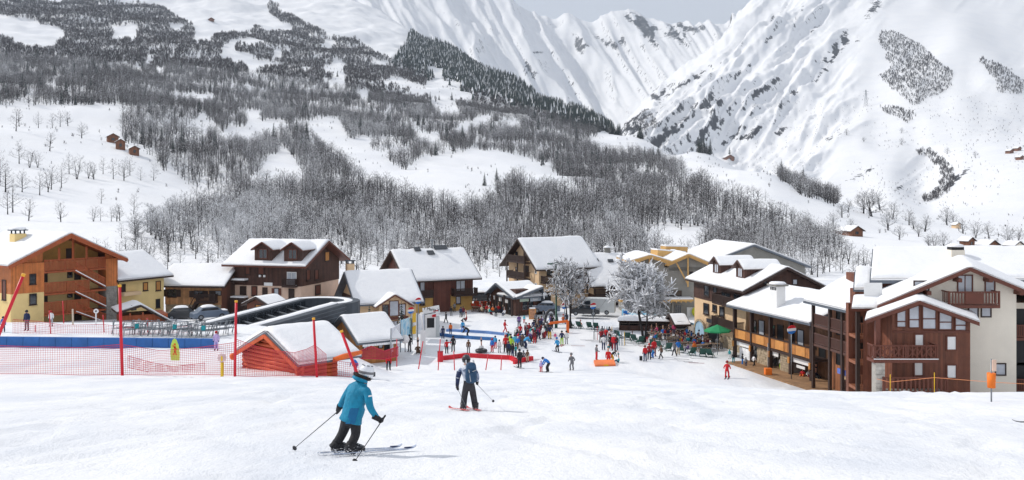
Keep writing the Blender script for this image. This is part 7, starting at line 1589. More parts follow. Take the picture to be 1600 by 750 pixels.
# ---------------------------------------------------------------- people
BONES = [('pel', 'wai', 0), ('wai', 'che', 0), ('che', 'nec', 0), ('nec', 'hea', 2), ('hea', 'top', 2)]
for s_ in 'LR': BONES += [('che', 'sh'+s_, 0), ('sh'+s_, 'el'+s_, 0), ('el'+s_, 'wr'+s_, 0), ('wr'+s_, 'ha'+s_, 4), ('pel', 'hi'+s_, 1), ('hi'+s_, 'kn'+s_, 1), ('kn'+s_, 'an'+s_, 1), ('an'+s_, 'to'+s_, 3)]
RAD = dict(pel=.15, wai=.145, che=.165, nec=.062, hea=.092, top=.085, sh=.082, el=.062, wr=.05, ha=.045, hi=.105, kn=.082, an=.078, to=.058)
def pose(kind):
    J = dict(pel=(0, 0, .95), wai=(0, .0, 1.12), che=(0, .01, 1.34), nec=(0, .02, 1.5), hea=(0, .04, 1.6), top=(0, .04, 1.70))
    for s_, x in (('L', -1), ('R', 1)):
        J.update({'sh'+s_: (x*.19, 0, 1.40), 'el'+s_: (x*.25, -.02, 1.13), 'wr'+s_: (x*.25, .06, .90), 'ha'+s_: (x*.24, .09, .80), 'hi'+s_: (x*.1, 0, .88), 'kn'+s_: (x*.12, .02, .5), 'an'+s_: (x*.13, -.02, .10), 'to'+s_: (x*.15, .16, .06)})
    def sh(keys, d):
        for k in keys: J[k] = tuple(a+b for a, b in zip(J[k], d))
    if kind in ('poles', 'ski'):
        for s_, x in (('L', -1), ('R', 1)): J['el'+s_] = (x*.30, -.03, 1.15); J['wr'+s_] = (x*.30, .20, 1.02); J['ha'+s_] = (x*.29, .28, 1.02)
    if kind == 'ski':
        for k in J:
            if k[:2] not in ('kn', 'an', 'to'):
                x, y, z = J[k]; t = max(0, z-.9); J[k] = (x, y-.10+t*.42, z-.12-t*.10)
        for s_, x in (('L', -1), ('R', 1)): J['kn'+s_] = (x*.14, .12, .46); J['an'+s_] = (x*.15, -.03, .10)
    if kind == 'walk':
        J['knL'] = (-.11, .18, .52); J['anL'] = (-.12, .26, .12); J['toL'] = (-.12, .44, .10); J['knR'] = (.11, -.04, .5); J['anR'] = (.12, -.30, .14); J['toR'] = (.12, -.14, .06)
        J['elL'] = (-.25, -.14, 1.15); J['wrL'] = (-.24, -.10, .93); J['haL'] = (-.24, -.06, .85); J['elR'] = (.25, .10, 1.15); J['wrR'] = (.22, .28, 1.0); J['haR'] = (.21, .35, .98)
    if kind == 'bend':
        J.update(pel=(0, -.12, .86), wai=(0, .02, .98), che=(0, .22, 1.10), nec=(0, .36, 1.16), hea=(0, .46, 1.18), top=(0, .54, 1.22))
        for s_, x in (('L', -1), ('R', 1)): J.update({'sh'+s_: (x*.18, .26, 1.10), 'el'+s_: (x*.22, .38, .85), 'wr'+s_: (x*.18, .5, .66), 'ha'+s_: (x*.16, .54, .57), 'hi'+s_: (x*.1, -.12, .80), 'kn'+s_: (x*.13, .08, .46)})
    if kind == 'sit':
        for k in list(J):
            if k[:2] not in ('hi', 'kn', 'an', 'to'): sh([k], (0, -.05, -.42))
        for s_, x in (('L', -1), ('R', 1)): J.update({'hi'+s_: (x*.1, 0, .5), 'kn'+s_: (x*.14, .42, .50), 'an'+s_: (x*.14, .42, .10), 'to'+s_: (x*.14, .58, .06), 'el'+s_: (x*.28, .05, .72), 'wr'+s_: (x*.18, .30, .70), 'ha'+s_: (x*.12, .38, .70)})
    if kind == 'ground':
        for k in list(J):
            if k[:2] not in ('hi', 'kn', 'an', 'to'): sh([k], (0, -.1, -.80))
        for s_, x in (('L', -1), ('R', 1)): J.update({'hi'+s_: (x*.11, 0, .12), 'kn'+s_: (x*.16, .38, .40), 'an'+s_: (x*.16, .62, .10), 'to'+s_: (x*.16, .74, .18), 'el'+s_: (x*.3, -.02, .40), 'wr'+s_: (x*.24, .22, .42), 'ha'+s_: (x*.2, .3, .42)})
    if kind == 'kneel':
        for k in list(J):
            if k[:2] not in ('hi', 'kn', 'an', 'to'): x, y, z = J[k]; t = z-.95; J[k] = (x, y+.3*t, z-.44-.06*t)
        for s_, x in (('L', -1), ('R', 1)): J.update({'hi'+s_: (x*.1, 0, .46), 'kn'+s_: (x*.13, .12, .09), 'an'+s_: (x*.13, -.28, .10), 'to'+s_: (x*.13, -.42, .05)})
    if kind == 'wave':
        J['elR'] = (.38, .02, 1.40); J['wrR'] = (.56, .08, 1.42); J['haR'] = (.64, .1, 1.42)
    return J
def skin_body(J, radii=None, sub=1, bones=BONES, name='body', mats=5, radscale=1.0):
    names = list(J); me = bpy.data.meshes.new('tmp'); me.from_pydata([J[n] for n in names], [(names.index(a), names.index(b)) for a, b, r in bones], [])
    o = bpy.data.objects.new('tmp', me); COL.objects.link(o); o.modifiers.new('skin', 'SKIN'); sv_ = me.skin_vertices[0].data
    for i, n in enumerate(names):
        r_ = (radii or {}).get(n) or (radii or {}).get(n[:-1]) or RAD.get(n) or RAD.get(n[:-1]); r_ = r_ if isinstance(r_, tuple) else (r_, r_); sv_[i].radius = (r_[0]*radscale, r_[1]*radscale); sv_[i].use_root = (n == 'pel')
    ss = o.modifiers.new('sub', 'SUBSURF'); ss.levels = sub; ss.render_levels = sub
    m2 = bpy.data.meshes.new_from_object(o.evaluated_get(bpy.context.evaluated_depsgraph_get())); bpy.data.objects.remove(o); bpy.data.meshes.remove(me); m2.name = name
    co = np.zeros(len(m2.vertices)*3, np.float32); m2.vertices.foreach_get('co', co); co = co.reshape(-1, 3)
    fc = np.zeros(len(m2.polygons)*3, np.float32); m2.polygons.foreach_get('center', fc); fc = fc.reshape(-1, 3)
    best = np.full(len(fc), 1e9); reg = np.zeros(len(fc), int)
    for a, b, r_ in bones:
        A = np.array(J[a]); B = np.array(J[b]); ab = B-A; t = np.clip(((fc-A) @ ab)/max(1e-9, ab @ ab), 0, 1); ra_ = RAD.get(a) or RAD.get(a[:-1]); rb_ = RAD.get(b) or RAD.get(b[:-1])
        dd = np.linalg.norm(fc-(A+t[:, None]*ab), axis=1)/(ra_+(rb_-ra_)*t); s_ = dd < best; best[s_] = dd[s_]; reg[s_] = r_
    for k in range(mats): m2.materials.append(CL['black'])
    m2.polygons.foreach_set('material_index', reg.astype(np.int32)); m2.polygons.foreach_set('use_smooth', np.ones(len(fc), bool)); m2.update(); return m2
BODY = {}
for k in ('stand', 'poles', 'ski', 'walk', 'bend', 'sit', 'ground', 'kneel', 'wave'):
    J = pose(k); BODY[k] = (skin_body(J, name='body_'+k), Vector(J['hea']).lerp(Vector(J['top']), .55), Vector(J['top'])-Vector(J['hea']))
hm = MB(); hm.lathe([(.001, .135), (.06, .122), (.10, .085), (.122, .03), (.125, -.03), (.118, -.075)], (0, -.012, 0), 12); hm.lathe([(.127, -.022), (.131, .0), (.127, .03)], (0, -.006, 0), 12, 1)
_o = hm.build('tmp', [CL['white'], CL['black']]); HELM = _o.data; HELM.name = 'helmet'; bpy.data.objects.remove(_o)
bpk = MB(); bpk.box((0, -.24, 1.22), (.15, 0, 0), (0, .09, 0), ZUP*.22); bpk.box((0, -.34, 1.15), (.1, 0, 0), (0, .03, 0), ZUP*.12); _o = bpk.build('tmp', CL['navy']); BPK = _o.data; bpy.data.objects.remove(_o)
PHR = dict(stand='standing', poles='standing', ski='skiing', walk='walking', bend='bending over', sit='sitting', ground='sitting', kneel='kneeling', wave='reaching out an arm')
def set_mats(o, ms):
    for i, m in enumerate(ms): o.material_slots[i].link = 'OBJECT'; o.material_slots[i].material = m
labels_used = {}
def person(u, v, hpx, jk, tr, hat, ps, head, place, skis=False, group='people on the snow plaza', bag=None, poles=False, at=None):
    p = og(u, v) if at is None else at
    full = dict(sit=1.33, ground=.93, kneel=1.27, bend=1.24, ski=1.58).get(ps, 1.73); hm_ = hpx*p.y/F; s_ = max(.58, min(1.12, hm_/full)); child = s_ < .80
    who = 'child' if child else 'skier' if skis else 'person'
    lb = '%s in %s %s%s %s %s' % (who, jk, 'suit' if jk == tr else 'jacket', '' if jk == tr else ' and %s trousers' % tr, PHR[ps], place); lb = lb.replace('lightgrey', 'light grey').replace('skyblue', 'sky blue').replace('darkred', 'dark red')
    if lb in labels_used: lb = lb.replace(who+' in', who+' in %s hat,' % hat, 1)
    if lb in labels_used: print('DUP', lb)
    labels_used[lb] = 1
    if len(lb.split()) > 16: print('LONG', lb)
    me, hc, hd = BODY[ps]; o = link('person', me); o.location = p; o.scale = (s_,)*3; o.rotation_euler = (0, 0, R(head)); set_mats(o, [CL[jk], CL[tr], SKIN, BOOT, CL['black']]); tag(o, lb, 'person', group)
    k = link('helmet', HELM, o); k.location = hc; k.rotation_mode = 'QUATERNION'; k.rotation_quaternion = Vector(hd).to_track_quat('Z', 'Y') if False else Vector((0, 0, 1)).rotation_difference(Vector(hd).normalized()); set_mats(k, [CL[hat], CL['black']]); 
    if child: k.scale = (1.12,)*3
    if bag: b = link('backpack', BPK, o); b.material_slots[0].link = 'OBJECT'; b.material_slots[0].material = CL[bag]
    if skis:
        M = Matrix.Rotation(R(head), 4, 'Z')
        for x in (-.14, .14): put_ski(p+M @ Vector((x*s_, .12*s_, .02)), R(head), CL[['black', 'white', 'red', 'navy'][int(u) % 4]], 'ski under the %s in %s %s' % (who, jk, place), 'skis worn on the plaza').scale = (1, min(1, s_), 1)
    return o
B1 = 'by the blue conveyor'; CR = 'in the waiting crowd'; TE = 'on the terrace'
PEOPLE = [
 (42, 517, 32, 'navy', 'grey', 'black', 'stand', 170, 'on the bank below the orange chalet'), (5, 519, 24, 'blue', 'navy', 'navy', 'stand', 200, 'behind the thick leaning red pole'), (80, 510, 24, 'white', 'lightgrey', 'red', 'stand', 180, 'below the yellow chalet wall'), (338, 548, 30, 'lilac', 'lilac', 'red', 'stand', 180, 'in front of the blue padding'),
 (608, 562, 22, 'yellow', 'black', 'black', 'stand', 190, 'in front of the ticket cabin'), (640, 550, 27, 'black', 'grey', 'black', 'poles', 150, 'beside the white ball sign'), (653, 552, 14, 'brown', 'brown', 'black', 'ground', 190, 'beside the tall white slab post'), (607, 578, 24, 'red', 'black', 'red', 'bend', 190, 'below the ticket cabin', True), (556, 583, 22, 'blue', 'purple', 'white', 'bend', 60, 'behind the teal skier'),
 (692, 530, 20, 'navy', 'navy', 'black', 'stand', 0, B1), (704, 523, 18, 'orange', 'navy', 'brown', 'stand', 30, B1), (723, 520, 19, 'skyblue', 'blue', 'navy', 'stand', 10, B1), (731, 528, 18, 'black', 'black', 'black', 'bend', 80, B1), (698, 553, 22, 'red', 'black', 'black', 'wave', 0, 'behind the red barrier'), (708, 550, 25, 'black', 'black', 'black', 'stand', 170, 'behind the red barrier'), (732, 552, 21, 'brown', 'grey', 'grey', 'stand', 180, 'behind the red barrier'), (752, 549, 12, 'white', 'black', 'black', 'ground', 170, 'behind the red barrier'),
 (769, 551, 22, 'blue', 'red', 'red', 'stand', 150, 'behind the red barrier'), (780, 551, 20, 'white', 'lightgrey', 'black', 'stand', 200, 'behind the red barrier'), (774, 545, 20, 'skyblue', 'red', 'navy', 'stand', 150, 'behind the red barrier'), (790, 551, 27, 'red', 'black', 'red', 'stand', 170, 'at the red barrier end'), (799, 552, 26, 'lime', 'black', 'navy', 'stand', 160, 'at the red barrier end'), (795, 556, 22, 'navy', 'black', 'navy', 'stand', 30, 'at the red barrier end'), (801, 559, 22, 'black', 'navy', 'black', 'stand', 40, 'at the red barrier end'), (806, 557, 18, 'teal', 'black', 'black', 'stand', 60, 'at the red barrier end'),
 (789, 520, 20, 'red', 'red', 'darkred', 'walk', -80, 'alone between the conveyor and the restaurant', True), (811, 512, 20, 'purple', 'navy', 'black', 'stand', 180, 'before the restaurant'), (819, 505, 12, 'cyan', 'red', 'teal', 'stand', 180, 'before the restaurant'), (837, 506, 16, 'grey', 'black', 'black', 'stand', 180, 'beside the menu board'), (842, 511, 16, 'darkred', 'black', 'black', 'stand', 150, 'beside the menu board'), (846, 507, 12, 'navy', 'black', 'navy', 'stand', 200, 'beside the menu board'),
 (822, 523, 19, 'maroon', 'black', 'brown', 'stand', 20, CR), (827, 525, 20, 'darkred', 'grey', 'red', 'stand', 150, CR), (834, 521, 21, 'navy', 'black', 'black', 'stand', 190, CR), (835, 537, 20, 'maroon', 'red', 'black', 'stand', 10, CR), (841, 529, 18, 'pink', 'black', 'black', 'stand', 190, CR), (850, 529, 23, 'black', 'red', 'black', 'poles', 160, CR), (859, 530, 22, 'navy', 'yellow', 'black', 'poles', 190, CR), (867.5, 533, 13, 'pink', 'white', 'white', 'stand', 180, 'beside the orange gate'),
 (878, 540, 23, 'navy', 'lime', 'black', 'poles', 160, 'in front of the orange gate', True), (885, 538, 21, 'white', 'lightgrey', 'black', 'stand', 180, 'in front of the orange gate'), (871, 550, 22, 'skyblue', 'black', 'blue', 'ski', 30, 'below the orange gate', True), (893.5, 579, 26, 'grey', 'grey', 'grey', 'ski', 20, 'alone on the lower slope', True), (856, 582, 26, 'blue', 'black', 'navy', 'bend', 60, 'beside the small child', True), (845.5, 582, 18, 'lilac', 'red', 'lilac', 'stand', 0, 'beside the bending skier', True),
 (812, 575, 29, 'black', 'black', 'black', 'stand', 30, 'below the red barrier', True), (824, 566, 19, 'brown', 'beige', 'brown', 'stand', 200, 'by the short red barrier'), (818, 565, 17, 'grey', 'black', 'navy', 'stand', 170, 'by the short red barrier'), (815, 540, 22, 'blue', 'navy', 'navy', 'poles', 20, CR), (813, 527, 20, 'red', 'grey', 'black', 'stand', 180, CR), (809, 535, 18, 'blue', 'grey', 'grey', 'stand', 60, CR), (821, 545, 20, 'skyblue', 'navy', 'black', 'bend', -60, CR), (804, 544, 21, 'cyan', 'black', 'black', 'stand', 10, CR), (798, 543, 21, 'lime', 'navy', 'navy', 'stand', 150, CR), (830, 530, 19, 'teal', 'black', 'black', 'stand', 150, CR), (806, 530, 17, 'grey', 'navy', 'white', 'stand', 150, CR), (793, 540, 18, 'navy', 'red', 'black', 'stand', 20, CR), (846, 524, 18, 'darkred', 'navy', 'black', 'stand', 20, CR), (828, 537, 18, 'purple', 'black', 'white', 'stand', 170, CR),
 (880, 505, 12, 'orange', 'black', 'red', 'sit', 180, 'under the broad bare tree'), (885, 507, 18, 'navy', 'navy', 'black', 'stand', 0, 'under the broad bare tree'), (861, 507, 17, 'navy', 'grey', 'black', 'stand', 180, 'inside the dark arch'), (849, 500, 15, 'grey', 'grey', 'black', 'stand', 90, 'near the green lamp post'),
 (932, 563, 24, 'grey', 'red', 'grey', 'poles', -70, 'left of the orange mat'), (951, 566, 27, 'red', 'red', 'teal', 'kneel', 160, 'behind the orange mat'), (957, 565, 16, 'black', 'yellow', 'black', 'bend', -60, 'behind the orange mat'), (966, 567, 10, 'teal', 'navy', 'teal', 'ground', 90, 'right of the orange mat'), (959, 548, 25, 'red', 'darkred', 'white', 'stand', 160, 'beside the ski racks'), (954, 545, 22, 'black', 'black', 'black', 'stand', 0, 'beside the ski racks'), (963, 548, 24, 'black', 'navy', 'grey', 'stand', 20, 'beside the ski racks'), (947, 530, 18, 'red', 'black', 'white', 'stand', 180, 'beside the ski racks'), (943, 547, 23, 'white', 'navy', 'navy', 'poles', 180, 'beside the ski racks'), (952, 528, 17, 'navy', 'black', 'black', 'stand', 180, 'beside the ski racks'), (941, 527, 17, 'grey', 'black', 'black', 'stand', 160, 'beside the ski racks'),
 (1008, 565, 25, 'red', 'navy', 'brown', 'stand', 20, 'in the red group'), (1014.5, 562, 25, 'darkred', 'black', 'red', 'stand', 160, 'in the red group'), (1022, 557, 27, 'red', 'maroon', 'brown', 'stand', 200, 'in the red group'), (1020, 560, 15, 'skyblue', 'blue', 'blue', 'bend', 120, 'in the red group'), (1033, 561, 21, 'brown', 'black', 'brown', 'walk', 100, 'right of the red group'), (1054, 557, 22, 'grey', 'black', 'grey', 'walk', 30, 'below the terrace'), (1059.5, 555, 24, 'blue', 'beige', 'navy', 'stand', 10, 'below the terrace'), (1085, 553, 19, 'orange', 'teal', 'red', 'stand', 0, 'below the terrace'), (1011, 535, 16, 'black', 'red', 'black', 'stand', 0, 'behind the deck chairs'), (1075, 550, 13, 'purple', 'navy', 'black', 'sit', 60, 'among the deck chairs'), (988, 531, 11, 'navy', 'black', 'black', 'sit', 150, 'among the deck chairs'), (907, 513, 11, 'orange', 'black', 'red', 'sit', 150, 'on the second deck chair'),
 (1036, 526, 14, 'blue', 'navy', 'beige', 'sit', 0, TE), (1026, 523, 14, 'pink', 'black', 'brown', 'sit', 40, TE), (1045, 525, 14, 'maroon', 'black', 'brown', 'sit', 150, TE), (1053, 523, 17, 'pink', 'navy', 'purple', 'stand', 180, TE), (1070, 530, 13, 'red', 'black', 'black', 'sit', 120, TE), (1064, 538, 13, 'yellow', 'black', 'brown', 'sit', -40, TE), (1078, 536, 13, 'black', 'navy', 'beige', 'sit', 0, TE), (1087, 538, 13, 'darkred', 'black', 'black', 'sit', 60, TE), (1095, 540, 13, 'navy', 'black', 'brown', 'sit', 160, TE), (1102, 545, 14, 'black', 'black', 'brown', 'sit', 0, TE), (1110, 549, 14, 'black', 'navy', 'white', 'sit', 30, TE), (1121, 546, 19, 'grey', 'black', 'black', 'stand', 170, 'under the green parasol'), (1127, 545, 20, 'beige', 'grey', 'brown', 'stand', 200, 'under the green parasol'), (1094, 527, 17, 'blue', 'blue', 'navy', 'stand', 20, 'before the left arch'), (1097, 528, 16, 'purple', 'black', 'black', 'stand', 20, 'before the left arch'), (1057, 533, 13, 'white', 'black', 'black', 'sit', 90, TE), (1090, 545, 13, 'maroon', 'navy', 'black', 'sit', 200, TE), (1070, 541, 12, 'grey', 'black', 'grey', 'sit', 10, TE), (1018, 524, 13, 'grey', 'navy', 'brown', 'sit', 200, TE), (1048, 532, 13, 'navy', 'grey', 'red', 'sit', 60, TE), (1104, 538, 13, 'brown', 'black', 'black', 'sit', 120, TE),
 (1136, 591, 26, 'red', 'red', 'darkred', 'ski', -20, 'alone above the shop row', True), (1140, 561, 14, 'teal', 'white', 'teal', 'stand', 160, 'above the skier in red'), (1146, 568, 17, 'black', 'teal', 'black', 'stand', 170, 'above the skier in red'), (1160, 571, 18, 'black', 'blue', 'black', 'poles', -80, 'before the poster wall', True), (1165.5, 574, 15, 'grey', 'navy', 'grey', 'stand', 150, 'before the poster wall'), (1178, 574, 19, 'white', 'black', 'black', 'walk', -70, 'before the poster wall', True),
 (1211, 577, 20, 'black', 'black', 'white', 'stand', 10, 'before the shop windows'), (1220, 578, 20, 'white', 'lime', 'black', 'stand', 30, 'before the shop windows'), (1227, 579, 16, 'black', 'navy', 'black', 'bend', 80, 'before the shop windows'), (1240, 580, 15, 'cyan', 'grey', 'beige', 'bend', 100, 'before the shop windows'), (1259, 576, 20, 'red', 'red', 'darkred', 'stand', 200, 'before the dark shop passage'), (1254, 589, 12, 'red', 'orange', 'brown', 'ground', 150, 'on the edge of the walkway'), (1264, 590, 12, 'white', 'maroon', 'black', 'ground', 180, 'on the edge of the walkway'), (1275, 592, 13, 'navy', 'black', 'navy', 'ground', 200, 'on the edge of the walkway'),
 (775, 495, 17, 'black', 'black', 'brown', 'stand', 0, 'before the restaurant door'), (786, 492, 15, 'black', 'navy', 'beige', 'stand', 160, 'before the restaurant door'), (799, 492, 16, 'white', 'yellow', 'black', 'stand', 180, 'before the restaurant door'), (697, 505, 17, 'black', 'black', 'black', 'walk', 60, 'in front of the brown house'), (705, 494, 15, 'black', 'grey', 'black', 'stand', 0, 'in front of the brown house'), (710, 488, 15, 'grey', 'black', 'brown', 'stand', 0, 'in front of the brown house'), (720, 496, 16, 'navy', 'black', 'navy', 'stand', 190, 'in front of the brown house'), (724, 495, 16, 'maroon', 'navy', 'black', 'stand', 170, 'in front of the brown house'), (728, 502, 10, 'darkred', 'black', 'darkred', 'ground', 90, 'in front of the brown house'), (770, 491, 13, 'orange', 'black', 'black', 'sit', 150, 'at the restaurant tables'), (761, 489, 13, 'red', 'black', 'black', 'sit', 190, 'at the restaurant tables'), (750, 487, 13, 'red', 'grey', 'white', 'sit', 160, 'at the restaurant tables'), (779, 489, 13, 'red', 'navy', 'brown', 'sit', 200, 'at the restaurant tables'),
 (679, 521, 17, 'skyblue', 'black', 'black', 'stand', 160, 'at the gate counter'), (685, 518, 14, 'grey', 'pink', 'pink', 'stand', 170, 'at the gate counter'), (669, 521, 16, 'black', 'navy', 'black', 'stand', 0, 'at the gate counter'),
]
r7 = random.Random(77); JK = ['black', 'navy', 'grey', 'maroon', 'brown', 'red', 'purple', 'white', 'beige', 'teal', 'blue', 'darkred']; TR = ['black', 'navy', 'grey', 'brown', 'maroon']
SEEN = {(t[3], t[4], t[6] in ('sit', 'ground'), t[8]) for t in PEOPLE}
def fill(n, area, ps, place, hp, group):
    k = 0
    while k < n:
        j, t_ = r7.choice(JK), r7.choice(TR); key = (j, t_, ps[0] == 'sit', place)
        if key in SEEN: continue
        SEEN.add(key); k += 1; a = r7.random(); (u0, v0), (u1, v1) = area; p_ = r7.choice(ps); vv_ = r7.uniform(-8, 8) if place == CR else r7.uniform(-5, 5)
        PEOPLE.append((u0+(u1-u0)*a+r7.uniform(-4, 4), v0+(v1-v0)*a+vv_, hp*(1 if p_ != 'sit' else .75), j, t_, r7.choice(['black', 'grey', 'white', 'brown', 'navy']), p_, r7.uniform(0, 360), place, False, group))
fill(26, ((1016, 527), (1108, 545)), ['sit'], TE, 18, 'people on the terrace'); fill(8, ((1020, 523), (1100, 535)), ['stand'], TE, 17, 'people on the terrace')
fill(40, ((790, 546), (862, 516)), ['stand', 'poles', 'walk'], CR, 20, 'people on the snow plaza'); fill(8, ((742, 486), (785, 490)), ['sit'], 'at the restaurant tables', 16, 'people at the restaurant'); fill(6, ((938, 535), (968, 542)), ['stand', 'poles'], 'beside the ski racks', 21, 'people on the snow plaza')
for t in PEOPLE: person(*t)
o = link('backpack', BPK); o.location = og(1001, 563)-Vector((0, 0, .95)); set_mats(o, [CL['black']]); tag(o, 'black backpack standing on the snow left of the red group', 'backpack')
c = og(752, 551); o = empty('snow_tube', c, 'black snow tube lying on the snow behind the red barrier', 'tube'); MB().tube([c+Vector((math.cos(2*math.pi*k/14)*.5, math.sin(2*math.pi*k/14)*.5, .22)) for k in range(15)], .2, 8, cap=False).build('tyre', BOOT, o)

# ---- the two near skiers
def pole_obj(hand, tip, label, m=BLACK, rad=.009, grip=CL['black']):
    hand = Vector(hand); tip = Vector(tip); d_ = (tip-hand).normalized(); o = empty('ski_pole', tip, label, 'ski pole')
    MB().tube([hand-d_*.02, tip], [rad, rad*.6], 8).build('shaft', m, o); MB().tube([hand-d_*.09, hand-d_*.07, hand+d_*.06], [.014, .017, .015], 8).build('grip', grip, o)
    MB().lathe([(.006, .02), (.045, .0), (.047, -.008), (.006, -.012)], tip-d_*.07, 12, 0, -d_).build('basket', BOOT, o); return o
def glove(parent, wrist, hand, axis, m, org):
    """palm with four curled fingers and a thumb closed round the pole"""
    wrist = Vector(wrist); hand = Vector(hand); ax = Vector(axis).normalized(); f_ = (hand-wrist).normalized(); sd = ax.cross(f_).normalized(); mb = MB()
    mb.tube([wrist-f_*.07, wrist, wrist.lerp(hand, .5), hand-f_*.005], [.055, .05, .046, .04], 10)
    for k in range(4):
        b = hand+ax*(.03-.021*k)-f_*.012; L = (.9, 1.05, 1.0, .8)[k]; pts = [b-sd*.026, b-sd*.030+f_*.03*L, b+sd*.0+f_*.052*L, b+sd*.028+f_*.03*L, b+sd*.026+f_*.0]; mb.tube(pts, [.0135, .013, .0125, .0115, .0095], 7)
    b = wrist.lerp(hand, .55)-ax*0+sd*.025; mb.tube([b, b+f_*.03+ax*.03+sd*.012, b+f_*.055+ax*.04-sd*.005], [.016, .015, .011], 7)
    g = mb.build('glove', m, None); g.parent = parent; return g
TEALJ = mat('teal_jacket', (.003, .205, .345), .7, .16, 7, bump=1.0, bscale=8); BLKP = mat('black_ski_trousers', (.018, .018, .021), .75, .25, 8, bump=1.0, bscale=9); FURM = mat('dark_fur', (.03, .022, .018), .95, .3, 30, bump=.9, bscale=60); HELW = mat('white_helmet', (.72, .73, .76), .3, .03, 3, coat=.3)
def P3(u, v, d): return tuple(P(u, v, d))
D1 = 16.3
J = dict(pel=P3(548, 656, D1), wai=P3(551, 640, D1), che=P3(558, 616, D1+.02), nec=P3(565, 597, D1+.06), hea=P3(569, 587, D1+.10), top=P3(573, 577, D1+.13),
 shL=P3(548, 606, D1+.13), elL=P3(537, 624, D1+.20), wrL=P3(530, 637, D1+.30), haL=P3(528, 642, D1+.36), shR=P3(574, 610, D1-.14), elR=P3(578, 637, D1-.22), wrR=P3(589, 653, D1-.20), haR=P3(595, 656.5, D1-.17),
 hiL=P3(541, 660, D1+.08), knL=P3(535.5, 677, D1+.17), anL=P3(521, 701, D1+.12), toL=P3(530, 706, D1+.24), hiR=P3(556, 661, D1-.08), knR=P3(556, 680, D1+.0), anR=P3(545, 702, D1-.10), toR=P3(555, 707, D1+.03))
RAD1 = dict(pel=(.155, .15), wai=(.150, .14), che=(.165, .145), nec=.062, hea=.085, top=.082, sh=.082, el=.064, wr=.05, ha=.035, hi=.105, kn=.083, an=.083, to=.06)
fp = Vector(P(540, 711, 16.2)); sk = empty('tmp', (0, 0, 0)); bpy.data.objects.remove(sk)
def hero(J, radii, label, mats, origin):
    org = Vector(origin); Jl = {k: tuple(Vector(v_)-org) for k, v_ in J.items()}; me = skin_body(Jl, radii, 2, [('pel', 'wai', 1)]+BONES[1:], name='skier_body'); o = link('person', me, None, org); set_mats(o, mats); tag(o, label, 'person'); return o
s1 = hero(J, RAD1, 'skier in teal blue jacket with white helmet and black trousers skiing closest', [TEALJ, BLKP, SKIN, BOOT, BLKP], fp)
def child(mb, name, m, par):
    o = mb.build(name, m, par); return o
V_ = lambda k: Vector(J[k])
fwd = Vector((.8, .6, 0)); rgt = Vector((.6, -.8, 0)); tor = (V_('nec')-V_('pel')).normalized()
# jacket: flared hem over the hips, collar and hood
def ringz(c, ax, rx, ry, n=20, ex=None):
    ax = ax.normalized(); ex = (ex or rgt); ex = (ex-ax*ex.dot(ax)).normalized(); ey = ax.cross(ex); return [c+ex*rx*math.cos(2*math.pi*k/n)+ey*ry*math.sin(2*math.pi*k/n) for k in range(n)]
def loft(rings, close=False, m=0):
    mb = MB(); n = len(rings[0]); vs = [p for r_ in rings for p in r_]; fs = [(i*n+k, i*n+(k+1) % n, (i+1)*n+(k+1) % n, (i+1)*n+k) for i in range(len(rings)-1) for k in range(n)]
    if close: fs += [tuple(range((len(rings)-1)*n, len(rings)*n)), tuple(range(n))[::-1]]
    return mb.add(vs, fs, m, True)
pel, wai, che, nec = V_('pel'), V_('wai'), V_('che'), V_('nec')
jac = loft([ringz(pel-tor*.03, tor, .215, .185), ringz(pel-tor*.02, tor, .222, .192), ringz(pel+tor*.07, tor, .205, .172), ringz(pel+tor*.17, tor, .210, .182), ringz(pel+tor*.23, tor, .206, .180), ringz(wai+tor*.10, tor, .204, .168), ringz(che-tor*.02, tor, .212, .162), ringz(che+tor*.08, tor, .205, .150), ringz(che+tor*.15, tor, .155, .125), ringz(nec+tor*.0, tor, .10, .10)])
jo = child(jac, 'jacket', TEALJ, s1)
sp_ = MB(); side = [pel+tor*q+(rgt*c_+fwd*-s_) for q, c_, s_ in ()]
sp_ = loft([[p_ for p_ in [pel+tor*q+(rgt*rx*math.cos(a)-fwd*ry*math.sin(a)) for a in (.15, .35, .55, .75, .95)]] for q, rx, ry in ((-.02, .226, .196), (.07, .210, .177), (.17, .215, .187), (.23, .211, .185), (.33, .200, .160))]); sp_.f = [f_ for i_, f_ in enumerate(sp_.f) if i_ % 5 != 4]; sp_.m = sp_.m[:len(sp_.f)]; sp_.s = sp_.s[:len(sp_.f)]; child(sp_, 'side_panel', mat('teal_side', (.003, .12, .27), .7, .1, 9), s1)
seam = MB()
for q, rr0 in ((.20, .203), (.33, .204)): seam = loft([ringz(pel+tor*(q-.006), tor, rr0, rr0*.86), ringz(pel+tor*q, tor, rr0+.006, rr0*.86+.006), ringz(pel+tor*(q+.006), tor, rr0, rr0*.86)]); child(seam, 'jacket_seam', mat('teal_seam', (.004, .13, .23), .7, .1, 9), s1)
hood = loft([ringz(nec+tor*.02-fwd*.02, tor, .115, .12), ringz(nec+tor*.055-fwd*.05, tor, .135, .14), ringz(nec+tor*.09-fwd*.06, (tor-fwd*.2), .138, .135), ringz(nec+tor*.135-fwd*.05, (tor-fwd*.2), .115, .112), ringz(nec+tor*.14-fwd*.04, (tor-fwd*.2), .085, .085)]); child(hood, 'hood', TEALJ, s1)
col = MB(); c = nec+tor*.10-fwd*.02; ax = (tor+fwd*.15).normalized(); pts = ringz(c, ax, .125, .135, 26); 
fr2 = random.Random(4)
col.tube(pts+[pts[0]], .030, 7, cap=False)
for p_ in pts:
    for q in range(14): d_ = rv(fr2); col.add([p_+d_*.02, p_+d_*.055+Vector((.006, 0, 0)), p_+d_*.02+Vector((0, 0, .007))], [(0, 1, 2)])
child(col, 'fur_trim', FURM, s1)
